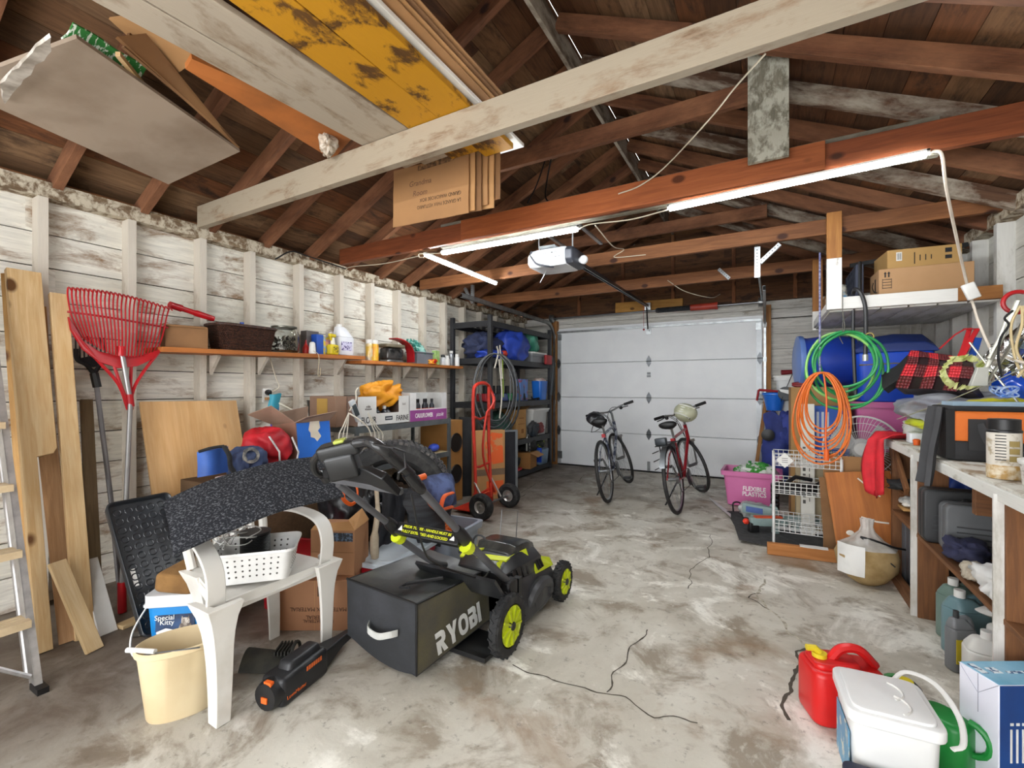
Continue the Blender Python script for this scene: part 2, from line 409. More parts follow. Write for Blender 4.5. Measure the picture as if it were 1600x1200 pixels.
# ---- far wall: dark boarded gable above, white siding beside the door, opening for the door
DX0,DX1,DH=-2.95,-.07,2.13
m_gable=boards('gable_boards',['#5b3d28','#6e4a30','#4e3525','#7a5638'],.2,'z',stain='#3d2b20')
mb=MB(); z=2.36
while z<3.6:
    hw0=(3.62-z)/RSL; mb.b2((max(-2.45,-hw0)+0,0,z+.002),(min(2.5,hw0),.03,z+.198)); z+=.2
wf=struct('wall_far',mb,m_gable,loc=(RX,YF,0))
m_hdr=boards('header_boards',['#cfccc4','#d9d6cf','#c3c0b8'],.2,'z',stain='#96897a',slo=.6,shi=.7)
mb=MB()
for z0,z1 in ((2.14,2.25),(2.255,2.37)): mb.b2((XL-RX,0,z0),(XR-RX,.03,z1))
z=0
while z<2.13:
    mb.b2((DX1-RX+.02,0,z+.002),(XR-RX,.03,min(z+.193,2.13)-.002))
    mb.b2((XL-RX,0,z+.002),(DX0-RX-.02,.03,min(z+.193,2.13)-.002)); z+=.193
obj('siding',mb,m_hdr,wf)
m_fir=wood('#b98852','#8a5a33','#5a3a20',.7,name='fir_lumber')
m_firr=wood('#8a5637','#5f3a25','#3c2417',.75,name='rafter_brown',paint='#a8744c',plo=.36,phi=.6,pscale=2)
mb=MB(); mb.b2((XL-RX-.05,.031,0),(DX0-RX+.03,.05,2.4)); mb.b2((DX1-RX-.03,.031,0),(XR-RX+.05,.05,2.4)); mb.b2((XL-RX-.05,.031,2.1),(XR-RX+.05,.05,2.4)); mb.prism([(XL-RX-.05,2.4),(XR-RX+.05,2.4),(0,3.62)],.031,.05,TR((0,0.081,0),(PI/2,0,0))); obj('sheathing',mb,mat('#2c2118',.9),wf)  # last mesh: backing added behind the boards to stop light leaking in
for x in (-3.0,-.01):
    o=plank('door_jamb',(x,YF-.05,0),(x,YF-.05,2.30),.09,.09,m_fir,wf,up=(0,1,0)); o.matrix_basis=M.Translation((-RX,-YF,0))@o.matrix_basis
for x in (-2.6,-1.9,-1.18,-.4,.3,.9):
    zt=3.6-abs(x-RX)*RSL-.1
    o=plank('gable_stud',(x,YF-.02,2.37),(x,YF-.02,zt),.045,.04,m_firr,wf,up=(0,1,0)); o.matrix_basis=M.Translation((-RX,-YF,0))@o.matrix_basis
o=plank('mounting_board',aY(962,482,YF-.03),aY(1067,475,YF-.03),.16,.035,wood('#c99a4e','#a87434','#6a451f',.6,name='yellow_pine'),wf,up=(0,1,0)); o.matrix_basis=M.Translation((-RX,-YF,0))@o.matrix_basis
# ---- garage door (5 sections)
m_door=mat('#f2f4f5',.45,col2='#eceef0',scale=3,bmp=.12,bs=120)
dr=bpy.data.objects.new('door_1',None); COL.objects.link(dr); dr.location=((DX0+DX1)/2,YF-.02,0); dr['kind']='structure'
wd=(DX1-DX0)/2; sh=DH/4
for k in range(4):
    mb=MB(); mb.b2((-wd,-.045,.02+k*sh+.003),(wd,0,.02+(k+1)*sh-.004)); obj('panel',mb,m_door,dr,bevel=.004)
mb=MB(); mb.b2((-wd-.02,.002,0),(wd+.02,.02,DH+.05)); obj('outer_skin',mb,m_door,dr)  # extra layer added behind the panels to block light through their joints
mb=MB(); mb.b2((-wd,-.03,0),(wd,-.005,.03)); obj('bottom_seal',mb,BLKR,dr)
mb=MB()
for x in (-wd+.03,wd-.03): mb.b2((x-.03,-.05,.02),(x+.03,-.044,DH))
obj('edge_strip',mb,mat('#bfc3c6',.4,.3),dr)
mb=MB(); mb.b2((-wd,-.075,DH-.03),(wd,-.045,DH+.0)); obj('top_strut',mb,GALV,dr)
m_hinge=mat('#6f7275',.4,.8,col2='#4f5254')
for x in (-wd+.02,0,wd-.02):
    for k in (0,1,2,3):
        z=.02+k*sh
        if x==0 and k==0:
            mb=MB(); mb.b2((x-.02,-.06,.03),(x+.02,-.046,.16)); obj('bottom_bracket',mb,GALV,dr); continue
        if k==0: continue
        mb=MB(); mb.prism([(0,.085),(.032,.03),(.032,-.03),(0,-.085),(-.032,-.03),(-.032,.03)],0,.006,TR((x,-.046,z),(PI/2,0,0)))
        mb.cyl((x-.035,-.054,z),(x+.035,-.054,z),.008); obj('hinge',mb,m_hinge,dr)
for x in (-wd+.04,wd-.04):
    mb=MB(); mb.b2((x-.04,-.056,.1),(x+.04,-.046,.22)); mb.b2((x-.03,-.06,DH-.14),(x+.03,-.046,DH-.05)); obj('roller_bracket',mb,GALV,dr)
mb=MB(); mb.b2((-.035,-.06,DH-.12),(.035,-.046,DH-.04)); mb.cyl((0,-.09,DH-.07),(0,-.05,DH-.07),.012); obj('arm_bracket',mb,GALV,dr)
mb=MB(); mb.rbox((0,-.05,1.44),(.05,.012,.035),.005); mb.rbox((0,-.052,1.40),(.055,.012,.03),.005); obj('lock_plate',mb,mat('#9c9fa3',.5),dr)
# tracks, shaft, spring
def track(x,name_lab):
    t=root('door_track',name_lab,'door track',(x,YF-.1,0),group='garage door tracks')
    R0=.3; zt=DH+.12
    for sx in (-1,):
        pts=[V((0,0,.05)),V((0,0,zt-R0))]+[V((0,-R0+R0*math.cos(a),zt-R0+R0*math.sin(a))) for a in (PI/2*k/8 for k in range(1,9))]+[V((0,-2.55 if x<-1 else -1.3,zt+.02))]
        mb=MB()
        for off in (-.024,.024):
            rings=[]
            for i,p in enumerate(pts):
                d=(pts[min(i+1,len(pts)-1)]-pts[max(i-1,0)]).normalized(); n_=V((0,-d.z,d.y))
                c=p+n_*0
                rings.append([c+V((-.0+off*0,0,0))+n_*off+V((dx,0,0))+n_*dn for dx,dn in ((-.014,-.002),(.014,-.002),(.014,.002),(-.014,.002))])
            mb.loft(rings)
        rings=[]
        for i,p in enumerate(pts):
            d=(pts[min(i+1,len(pts)-1)]-pts[max(i-1,0)]).normalized(); n_=V((0,-d.z,d.y)); s1=.013 if x<-1 else -.013
            rings.append([p+n_*a+V((s1+e,0,0)) for a,e in ((-.025,-.001),(-.025,.001),(.025,.001),(.025,-.001))])
        mb.loft(rings); obj('rail',mb,GALV,t,flat=True)
    mb=MB()
    for z in (.4,1.0,1.6,2.05):
        mb=MB(); mb.b2((-.02,-.0,z-.03),(.02,.09,z+.03)); obj('bracket',mb,GALV,t)
    return t
track(-2.99,'galvanised steel door track curving up left of the garage door')
track(-.035,'galvanised steel door track curving up right of the garage door')
sp=root('torsion_spring_shaft','steel shaft with spring and red winding cone above garage door','garage door hardware',(-1.5,YF-.165,2.33))
mb=MB(); mb.cyl((-1.55,0,0),(1.47,0,0),.013); obj('shaft',mb,STEEL,sp)
c0=aY(1025,482,YF-.165).x+1.5; c1=aY(1079,480,YF-.165).x+1.5; c2=aY(1120,476,YF-.165).x+1.5
mb=MB(); mb.lathe([(.03,c0),(.038,c0+.03)]+[(.032+.005*(k%2),c0+.03+(c1-c0-.03)*k/60) for k in range(60)]+[(.032,c1)],16,M(((0,0,1,0),(0,1,0,0),(-1,0,0,0),(0,0,0,1)))); obj('spring',mb,mat('#4a4d50',.5,.7),sp)
mb=MB(); mb.cyl((c1,0,0),(c2,0,0),.045); mb.cyl((c2-.02,0,0),(c2+.01,0,0),.05); obj('cone',mb,mat('#b8412e',.5,col2='#93301f'),sp,label='red cone')
for x in (-1.5,1.42):
    mb=MB(); mb.cyl((x-.02,0,0),(x+.02,0,0),.06); mb.cyl((x-.03,0,0),(x-.025,0,0),.07); obj('drum',mb,GALV,sp)
# ---- ceiling: two boarded slopes, ridge, rafters
m_roof=boards('roof_boards',['#5c3d29','#744a2e','#48301f','#7d5c40','#603f29','#86694d','#4e3523','#6b4730'],.165,'y',stain='#392a20',length=1.7,slo=.52,shi=.68)
ang=math.atan(RSL); Lr=2.72
ceil=None
def slope(side):
    mb=MB(); y=0
    while y<Lr+.25:
        mb.b2((YB,y+.0015,0+rnd.uniform(-.002,.002)),(YF+.1,y+.1635,.02)); y+=.165
    mb.b2((YB,0,.0195),(YF+.1,Lr+.25,.03)); return mb
# local: X along world Y, Y down the slope, Z outward
RZ=3.63
ceil=struct('ceiling',slope(1),m_roof)
ceil.matrix_world=M(((0,-math.cos(ang),-math.sin(ang),RX),(1,0,0,0),(0,-math.sin(ang),math.cos(ang),RZ),(0,0,0,1)))
ceil.matrix_basis=ceil.matrix_world
o2=obj('roof_slope',slope(1),m_roof,ceil)
mr=M(((0,math.cos(ang),math.sin(ang),RX),(1,0,0,0),(0,-math.sin(ang),math.cos(ang),RZ),(0,0,0,1)))
cinv=ceil.matrix_basis.inverted()
o2.matrix_basis=cinv@mr
m_raft=[wood('#7b4e34','#4b2f20','#33201a',.75,name='rafter_a',seed=k,paint='#99694a',plo=.33,phi=.6,pscale=2) for k in range(3)]
m_raftw=wood('#6e4f3a','#453022',None,.8,name='rafter_whitewashed',paint='#a79c8c',plo=.4,phi=.56,pscale=4,seed=3)
def cplank(name,p0,p1,w,t,m,up):
    o=plank(name,p0,p1,w,t,m,up=up); l=o.matrix_basis.copy(); o.parent=ceil; o.matrix_basis=cinv@l; return o
k=0; y=-1.5
while y<6.8:
    for sd in (-1,1):
        xe=-3.66 if sd<0 else 1.42
        zc=.075/math.cos(ang)
        p0=V((RX+sd*.02,y,RZ-zc)); p1=V((xe,y,RZ-abs(xe-RX)*RSL-zc))
        cplank('rafter',p0,p1,.045,.10,m_raftw if (sd>0 and k%5 in(1,3)) else m_raft[k%3],(0,0,1))
    y+=.415; k+=1
cplank('ridge_board',(RX,YB,RZ-.14),(RX,YF,RZ-.14),.028,.16,wood('#8b7f70','#5f5144',None,.8,name='ridge',paint='#b5ab9b',plo=.45,phi=.6,pscale=5),(0,0,1))
for y,zc in ((2.9,2.93),(.9,2.93),(5.0,2.95)):
    w=(RZ-.1-zc)/RSL; cplank('collar_tie',(RX-w+.05,y+.05,zc),(RX+w-.05,y+.05,zc),.04,.12,m_raft[1],(0,0,1))
mb=MB(); mb.b2((XL-.10,YB,2.2),(XL-.035,YF+.1,2.62)); eb=obj('eave_blocking',mb,m_firr,ceil); eb.matrix_basis=cinv  # unseen strips added along both eaves to seal out light
mb=MB(); mb.b2((XR+.035,YB,2.2),(XR+.10,YF+.1,2.62)); eb=obj('eave_blocking',mb,m_firr,ceil); eb.matrix_basis=cinv
# near end wall, unseen; its wide opening is added for soft fill light
mb=MB(); mb.b2((XL,YB-.04,0),(-3.0,YB,2.42)); mb.b2((.8,YB-.04,0),(XR,YB,2.42)); mb.b2((XL,YB-.04,2.15),(XR,YB,2.42))
mb.prism([(XL,2.42),(XR,2.42),(RX,3.62)],0,.04,TR((0,YB,0),(PI/2,0,0))); struct('wall_near',mb,m_gable)
# ---- tie beams
m_bw=wood('#a08a72','#6d553f',None,.7,name='white_beam',paint='#9f927e',plo=.52,phi=.66,pscale=6,seed=2)
m_bw.name='whitewashed_beam'
m_br=wood('#95522e','#6c3820','#3e2013',.6,name='red_fir',seed=1); m_bo=wood('#b5683a','#8f4c28','#54280f',.6,name='orange_fir',seed=4)
m_bg=wood('#77705f','#554d40',None,.85,name='grey_beam',paint='#8d887b',plo=.4,phi=.6,seed=6)
m_b3=wood('#9a6740','#6f4428','#40241a',.65,name='brown_fir',seed=8)
BT='tie beams across the garage'
def beam(y,z,h,t,m,label,x0=-3.5,x1=1.3,name='tie_beam'):
    return plank(name,(x0,y,z+h/2),(x1,y,z+h/2),t,h,m,up=(0,0,1),label=label,cat='beam',bevel=.003)
beam(1.72,2.362,.15,.045,m_bw,'whitewashed tie beam nearest the camera, crossing top of the picture')
beam(2.87,2.362,.14,.04,m_br,'long reddish brown tie beam carrying two LED strip lights',-3.42,1.3)
bx0=aY(722,370,2.83).x; bx1=aY(1289,245,2.83).x
plank('sister_board',(bx0,2.83,2.43),(bx1,2.83,2.43),.035,.15,m_bo,up=(0,0,1),label='orange fir board nailed to the front of the reddish beam',cat='board')
plank('sister_board',(-2.3,2.93,2.455),(.72,2.93,2.455),.04,.19,m_bg,up=(0,0,1),label='weathered grey board standing behind the reddish beam',cat='board')
beam(4.06,2.362,.115,.04,m_b3,'brown tie beam third from the camera holding the storage posts')
beam(5.25,2.362,.12,.04,m_b3,'brown tie beam closest to the garage door')
# ---- LED strip lights
m_led,nt,b=newmat('led_diffuser'); b.inputs['Emission Color'].default_value=(.93,.975,1,1); b.inputs['Emission Strength'].default_value=LAMP
def led(p0,p1,label,grp='LED strip lights'):
    F,L=frame(p0,p1); r=root('led_strip_light',label,'ceiling light',p0,group=None); r.matrix_basis=F
    mb=MB(); mb.b2((0,-.018,.012),(L,.018,.022)); mb.b2((0,-.018,.004),(.012,.018,.022)); mb.b2((L-.012,-.018,.004),(L,.018,.022)); obj('housing',mb,WHT,r)
    mb=MB(); mb.lathe([(.014,.012),(.014,L-.012)],14,M(((0,0,1,0),(0,1,0,0),(-1,0,0,0),(0,0,0,1)))@M.Diagonal((1,1,1,1))); obj('diffuser',mb,m_led,r)
    return r
led(aY(690,396,2.80),aY(905,358,2.80),'LED strip under left half of reddish beam above the door opener')
led(aY(1043,327,2.80),aY(1452,241,2.80),'longest LED strip, right, under the reddish beam')
led((-2.43,2.87,2.315),(-2.46,4.03,2.315),'LED strip running lengthwise towards the garage door near left wall')
# two unseen fill strips added behind the camera to brighten the foreground
beam(-.3,2.362,.14,.04,m_br,'brown tie beam behind the camera')
led((-2.6,-.34,2.34),(-1.4,-.34,2.34),'LED strip behind the camera on the left'); led((-.6,-.34,2.34),(.6,-.34,2.34),'LED strip behind the camera on the right')
# ================================================================ LEFT WALL: lumber, tools, shelves
P_A=wood('#dbc095','#c09a66','#5f3c1c',.6,name='pine_light',seed=1); P_B=wood('#cda468','#ab7f48','#5a3516',.6,name='pine_amber',seed=2)
P_C=wood('#b08a62','#8a6644','#4e3320',.7,name='pine_grey',seed=3); P_D=wood('#dec69e','#c8a878','#7c542c',.6,name='pine_pale',seed=5)
P_E=wood('#7d6a4d','#5d4b35',None,.75,name='old_lumber',seed=7)
def leaner(name,tl,tr,xt,bl,br,t,m,label,cat,xb=None,group=None,z0=0,tx=None):
    T0,T1=aX(*tl,xt),aX(*tr,xt if tx is None else tx); B0,B1=aZ(*bl,z0),aZ(*br,z0)
    p0=(B0+B1)/2; p1=(T0+T1)/2; ax=(p1-p0).normalized(); wd=(T1-T0)+(B1-B0); wd=wd-ax*wd.dot(ax)
    w=((T1-T0)-(ax*(T1-T0).dot(ax))).length*.5+((B1-B0)-(ax*(B1-B0).dot(ax))).length*.5
    n=ax.cross(wd.normalized()); 
    return plank(name,p0,p1,w,t,m,up=n,label=label,cat=cat,group=group)
LG='lumber leaning on the left wall'
leaner('lumber_board',(10,432),(22,425),-3.50,(40,1000),(72,998),.04,P_B,'tall amber board leaning, leftmost of the lumber against left wall','lumber',group=LG)
# notched board
T=aX(36,424,-3.44); B=aZ(86,1012); F,L=frame(B,T,(1,0,.2)); mb=MB(); mb.prism([(0,.01),(0,.065),(L,.065),(L,-.065),(L*.50,-.065),(L*.485,-.05),(L*.48,.01)],-.019,.019)
o=obj('lumber_board',mb,P_A,bevel=.002); o.matrix_basis=F; tag(o,'pale pine board with wide top and notched narrow lower half','lumber',LG)
leaner('lumber_board',(47,600),(80,598),-3.51,(96,1004),(122,1001),.038,P_C,'greyish split board standing beneath the notched board','lumber',group=LG)
leaner('lumber_board',(62,482),(73,478),-3.53,(97,985),(105,983),.03,P_B,'thin dark amber board on edge behind the knotty wide one','lumber',group=LG)
leaner('lumber_board',(75,462),(106,458),-3.42,(118,1002),(146,992),.038,P_A,'wide pale board with a knot, second tallest by the red rake','lumber',group=LG)
leaner('lumber_board',(123,626),(146,624),-3.52,(142,975),(160,970),.03,P_E,'old greenish brown board behind the grey tool handle','lumber',group=LG)
leaner('offcut_board',(75,882),(102,874),-3.0,(135,1024),(161,1010),.02,P_D,'short clean pine offcut leaning at the foot of the lumber','lumber')
leaner('shelf_offcut',(123,879),(152,870),-3.1,(155,996),(183,984),.016,WHT,'short glossy white offcut leaning beside the pine offcut','panel')
# plywood
leaner('plywood_sheet',(220,628),(367,626),-3.5,(256,930),(410,872),.018,wood('#dfb682','#cb9c62','#6b4322',.55,name='plywood',gs=.6,seed=9),'knotty plywood sheet leaning on left wall behind the chair','plywood')
# ---- leaf rake
rk=root('leaf_rake','big red plastic leaf rake standing head up by left wall','rake',aZ(191,958))
ro=rk.location.copy(); XP=-3.36; mr=mat('#b5141d',.35,col2='#9c0f19')
def rp(x,y,dx=0): return aX(x,y,XP+dx)-ro
mb=MB()
for k in range(25):
    t=k/24; tx=106+t*158; ty=451+t*32-6*math.sin(t*PI); bx=128+t*116; by=528+t*24+16*math.sin(t*PI)
    bow=.05*math.sin(t*PI)
    pts=[rp(bx,by,bow),rp(bx*.6+tx*.4+(-6 if t<.5 else 2)*(abs(.5-t)*2)**2,by*.6+ty*.4,bow+.02),rp(bx*.2+tx*.8-(4*(1-t)),by*.2+ty*.8,bow+.03),rp(tx,ty,bow+.045),rp(tx+2,ty-2,bow+.075),rp(tx+5,ty+2,bow+.10)]
    mb.tube(bez(pts,3),.0042,5)
obj('tines',mb,mr,rk)
mb=MB()
mb.tube(bez([rp(105,487,.01),rp(150,493,.05),rp(200,501,.05),rp(262,512,.01)],5),.006,6)
obj('tine_band',mb,mr,rk)
g=[]
lo=[(112,515),(130,545),(155,565),(185,575),(215,572),(240,560),(250,548)]
up=[(108,495),(130,532),(155,549),(185,556),(215,556),(238,550),(249,546)]
mb=MB(); mb.sheet([[rp(*a,.02) for a in up],[rp(*a,.03) for a in lo]],.012)
for pts in ([(112,515),(150,560),(185,600),(200,640)],[(250,548),(225,580),(208,610),(206,640)],[(178,570),(188,600),(200,630)],[(205,572),(204,600),(204,630)]):
    mb.tube(bez([rp(*a,.02) for a in pts],4),.009,6)
obj('head_frame',mb,mr,rk)
hb=V((0,0,.0)); h0=aZ(191,958)-ro; 
mb=MB(); mb.tube([h0+V((0,0,.16)),rp(204,628,.03),rp(190,548,.04)],.0125,10); obj('handle',mb,mat('#a9a7a6',.3,.7),rk,label='grey metal handle')
mb=MB(); mb.tube([h0+V((0,0,.005)),h0+V((-.005,0,.17))],.02,12); obj('grip',mb,mr,rk)
mb=MB(); mb.tube([rp(205,635,.03),rp(203,616,.03)],.017,10); obj('ferrule',mb,mr,rk)
mb=MB(); mb.tube([rp(190,556,.045),rp(189,541,.045)],.02,10); obj('end_cap',mb,mr,rk)
# ---- cultivator fork with black yoke
fk=root('garden_fork','black headed garden fork with grey shaft behind the rake','garden fork',aZ(188,935)); fo=fk.location.copy()
def fp(x,y,dx=0): return aX(x,y,-3.47+dx)-fo
mb=MB(); mb.tube([V((0,0,.0)),fp(174,785,.1),fp(150,595)],.0125,10); obj('shaft',mb,mat('#8b898c',.35,.6),fk)
mb=MB(); mb.tube([fp(152,605),fp(147,583)],.022,8)
mb.tube(bez([fp(147,585),fp(135,570),fp(121,562),fp(119,545)],4),.012,6); mb.tube(bez([fp(147,585),fp(155,572),fp(163,565)],4),.012,6)
mb.sheet([[fp(124,560),fp(142,556),fp(158,562)],[fp(134,572),fp(146,574),fp(154,572)]],.01); obj('yoke',mb,BLK,fk)
mb=MB()
for k in range(9): x=119+k*6.5; mb.tube([fp(x,562-k*.3),fp(x-1,527+k*.6),fp(x-2,524+k*.6,.03)],.004,5)
obj('fork_tines',mb,BLK,fk)
# ---- red leaf grabber handle lying on shelf
mb=MB(); a=aX(265,476,-3.36); b_=aX(333,498,-3.40); mb.tube([a,a.lerp(b_,.25),a.lerp(b_,.26),a.lerp(b_,.55),a.lerp(b_,.58),b_],[.022,.024,.017,.018,.022,.02],12)
solo('weeding_tool',mb,mr,'red ribbed tool handle sticking out above the small cardboard box','tool handle')
# ---- stepladder (only its far rail is in view)
ld=root('stepladder','aluminium stepladder at left edge of the picture','ladder',(-2.59,.45,0))
mA=mat('#b9b6b4',.35,.7,col2='#a3a09f',scale=20); mB=mat('#d9c3a0',.5,.3,col2='#b9a27f')  # mB: aluminium treads, warm light painted into the colour
for yy in (.22,-.22):
    mb=MB()
    F,L=frame((0,yy,0),(-.80,yy,1.95),(0,0,1)); old=mb.T; mb.T=F; mb.box((L/2,0,0),(L,.022,.004)); mb.box((L/2,.011,-.03),(L,.004,.064)); mb.box((L/2,0,-.06),(L,.022,.004)); mb.T=old
    obj('rail',mb,mA,ld)
    mb=MB(); mb.cyl((-.14,yy,.02),(-.86,yy,1.85),.012,8); obj('rear_leg',mb,mA,ld)
    mb=MB(); mb.box((-.005,yy,.012),(.09,.035,.024)); obj('foot',mb,BLK,ld)
for k in range(1,7):
    z=.27*k; x=-.41*z
    mb=MB()
    for j in range(5): mb.box((x-.055+j*.02,0,z),(.016,.43,.006))
    mb.box((x+.035,0,z-.012),(.006,.43,.03)); mb.box((x-.06,0,z-.012),(.004,.43,.03)); obj('step',mb,mB,ld,label='lit ribbed tread')
mb=MB(); mb.cyl((-.03,.2,.06),(-.12,-.2,.4),.009,6); obj('brace',mb,mA,ld)
# ---- wall shelves
m_shf=wood('#c4793c','#9c5a28','#5b3114',.6,name='shelf_fir',seed=11)
def wshelf(p0,p1,label,bys):
    t=root('wall_shelf',label,'shelf',((XS0+XS1)/2,(p0[0]+p1[0])/2,p0[1])); o=t.location.copy()
    a=V(((XS0+XS1)/2,p0[0],p0[1]+.016))-o; b=V(((XS0+XS1)/2,p1[0],p1[1]+.016))-o
    plank('shelf_board',a,b,XS1-XS0,.032,m_shf,t,up=(0,0,1),jit=.002)
    for y in bys:
        z=p0[1]+(p1[1]-p0[1])*(y-p0[0])/(p1[0]-p0[0]); mb=MB(); mb.prism([(0,0),(.11,0),(.11,-.012),(.015,-.12),(0,-.14)],-.011,.011,TR((XS0-o.x+.0,y-o.y,z-o.z-.001),(PI/2,0,0))); obj('bracket',mb,m_stud,t,flat=True)
    return t
XS0,XS1=-3.54,-3.30
wshelf((1.40,1.462),(3.05,1.500),'left wooden wall shelf holding basket, jar and white jug',(1.81,2.17,2.93))
wshelf((3.00,1.462),(4.62,1.468),'right wooden wall shelf holding spray cans and grey bin',(3.42,3.82,4.24))
def ZS(y): return 1.495+(y-1.4)/1.65*.037 if y<3.02 else 1.496
def SH(px,x=-3.41): p=aX(px,540,x); return V((x,p.y,ZS(p.y)+.001))
# small cardboard box
p=SH(288,-3.42); bx=root('cardboard_box','small open cardboard box at the left end of the wall shelf','box',p,rz=-.25)
mb=MB()
for c,d in (((0,-.115,.07),(.17,.004,.14)),((0,.115,.07),(.17,.004,.14)),((.085,0,.07),(.004,.23,.14)),((-.085,0,.07),(.004,.23,.14)),((0,0,.003),(.17,.23,.005))): mb.box(c,d)
obj('walls',mb,CARDD,bx)
mb=MB(); mb.box((.09,0,.142),(.03,.22,.003),(0,.35,0)); mb.box((0,-.12,.15),(.15,.04,.003),(.5,0,0)); obj('flaps',mb,CARD,bx)
# wicker basket
m_wick,nt,b=newmat('wicker'); w=N(nt,'TexBrick'); w.inputs['Scale'].default_value=42; w.inputs['Color1'].default_value=lin('#5b3a2a'); w.inputs['Color2'].default_value=lin('#4a2c20'); w.inputs['Mortar'].default_value=lin('#20120c'); w.inputs['Mortar Size'].default_value=.09
nt.links.new(coords(nt,(1,1,1),kind='UV' if False else 'Generated'),w.inputs['Vector']); nt.links.new(w.outputs[0],b.inputs['Base Color']); b.inputs['Roughness'].default_value=.6; bump(nt,b,w.outputs['Fac'],-.6,.01)
m_wick2=mat('#4d2e20',.6,col2='#2a1710',scale=90,lo=.45,hi=.55,bmp=.9,bs=70)
p=SH(378,-3.42); bk=root('wicker_basket','dark brown wicker basket on the wall shelf','basket',p)
def weave(w,l,h,tp,n=26):
    mb=MB()
    per=[]
    for k in range(72):
        a=2*PI*k/72; c_,s_=math.cos(a),math.sin(a); per.append((math.copysign(abs(c_)**.35,c_)*w/2,math.copysign(abs(s_)**.35,s_)*l/2))
    for r in range(n):
        z=.01+h*r/n; s=1+(tp-1)*r/n
        pts=[V((x*s*(1+.018*(1 if (k+r)%2 else -1)),y*s*(1+.012*(1 if (k+r)%2 else -1)),z)) for k,(x,y) in enumerate(per)]
        mb.tube(pts,h/n*.52,4,closed=True)
    return mb
obj('woven_body',weave(.20,.36,.17,1.18,15),m_wick2,bk)
mb=MB(); mb.rbox((0,0,.005),(.19,.35,.01),.05); obj('bottom',mb,m_wick2,bk)
mb=MB(); pts=[(math.copysign(abs(math.cos(a))**.35,math.cos(a))*.122,math.copysign(abs(math.sin(a))**.35,math.sin(a))*.215,.175) for a in (2*PI*k/60 for k in range(60))]; mb.tube(pts,.012,6,closed=True); obj('rim',mb,m_wick2,bk)
mb=MB(); crumple(mb,(0,-.13,.16),(.12,.09,.11),4,.25); solo('cloth_rag',mb,BLKR,'black rag in the left end of the wicker basket','cloth') if False else None
mb=MB(); mb.lathe([(.022,.09),(.022,.19),(.014,.2),(.014,.215)],12); solo('bottle',mb,BLUE,'small blue bottle top poking out of the wicker basket','bottle',loc=p+V((0,.0,.0)))
mb=MB(); mb.lathe([(.02,.09),(.02,.185),(.012,.2)],12); solo('bottle',mb,mat('#3f6f7a',.4),'teal bottle cap sticking out at the right end of basket','bottle',loc=p+V((.02,.12,.0)),rot=(-.0,.0,0))
# glass jar with odds and ends
m_glass,nt,b=newmat('clear_glass'); b.inputs['Base Color'].default_value=(.93,.96,.95,1); b.inputs['Roughness'].default_value=.03; b.inputs['Transmission Weight'].default_value=1; b.inputs['IOR'].default_value=1.2
p=SH(444,-3.41); jr=root('glass_jar','large clear glass jar of screws on the wall shelf','jar',p)
mb=MB(); mb.lathe([(.09,0),(.108,.015),(.112,.06),(.112,.15),(.095,.185),(.09,.2),(.093,.205),(.085,.2),(.09,.183),(.106,.15),(.106,.06),(.10,.02),(.08,.01)],28); obj('glass_body',mb,m_glass,jr)
mb=MB()
for k in range(110):
    a=rnd.uniform(0,2*PI); r=.088*math.sqrt(rnd.random()); z=.025+rnd.random()*.10; mb.box((r*math.cos(a),r*math.sin(a),z),(rnd.uniform(.01,.035),rnd.uniform(.004,.015),rnd.uniform(.004,.012)),(rnd.random()*3,rnd.random()*3,rnd.random()*3))
o=obj('screws',mb,mat('#8a8378',.35,.6,col2='#3d3832',scale=60),jr); o['kind']='stuff'
mb=MB(); mb.lathe([(.092,.197),(.096,.2),(.096,.212),(.02,.216)],28); obj('lid',mb,mat('#6d6b62',.3,.8),jr)
# bottles and cartons
def lathe_thing(name,px,prof,m,label,cat,x=-3.40,cap=None,capm=None,band=None,bandm=None,pos=None,group=None,n=16):
    q=pos if pos is not None else SH(px,x); t=root(name,label,cat,q,group=group)
    mb=MB(); mb.lathe(prof,n); obj('body',mb,m,t)
    if cap: mb=MB(); mb.lathe(cap,n); obj('cap',mb,capm,t)
    if band: mb=MB(); mb.lathe(band,n); obj('label_band',mb,bandm,t)
    return t
lathe_thing('glue_bottle',478,[(.025,0),(.028,.01),(.028,.05),(.008,.09)],mat('#b5231c',.4),'small red squeeze bottle right of the glass jar','bottle',cap=[(.009,.088),(.003,.12)],capm=RED)
lathe_thing('plastic_cup',488,[(.028,0),(.030,.01),(.022,.09),(.012,.1)],WHT,'small white plastic bottle in front of the blue carton','bottle',x=-3.34)
p=SH(502,-3.40); bt=root('blue_carton','blue and yellow carton of powder on the wall shelf','carton',p,rz=.08)
mb=MB(); mb.box((0,-.045,.085),(.07,.075,.17)); obj('blue_panel',mb,BLUE,bt,bevel=.002)
mb=MB(); mb.box((0,.048,.08),(.07,.11,.16)); obj('picture_panel',mb,mat('#8aa7c9',.5,col2='#d0b63a',scale=25,lo=.45,hi=.5),bt,bevel=.002)
mb=MB(); mb.box((.036,.048,.11),(.001,.07,.05)); obj('label',mb,mat('#c98f5a',.6,col2='#5c4aa0',scale=40),bt)
mb=MB(); mb.box((-.06,0,0.1),(.08,.12,.2)); solo('dark_box',mb,mat('#5a5350',.7),'dark grey box behind the blue carton','box',loc=p+V((0,-.07,0)),bevel=.002)
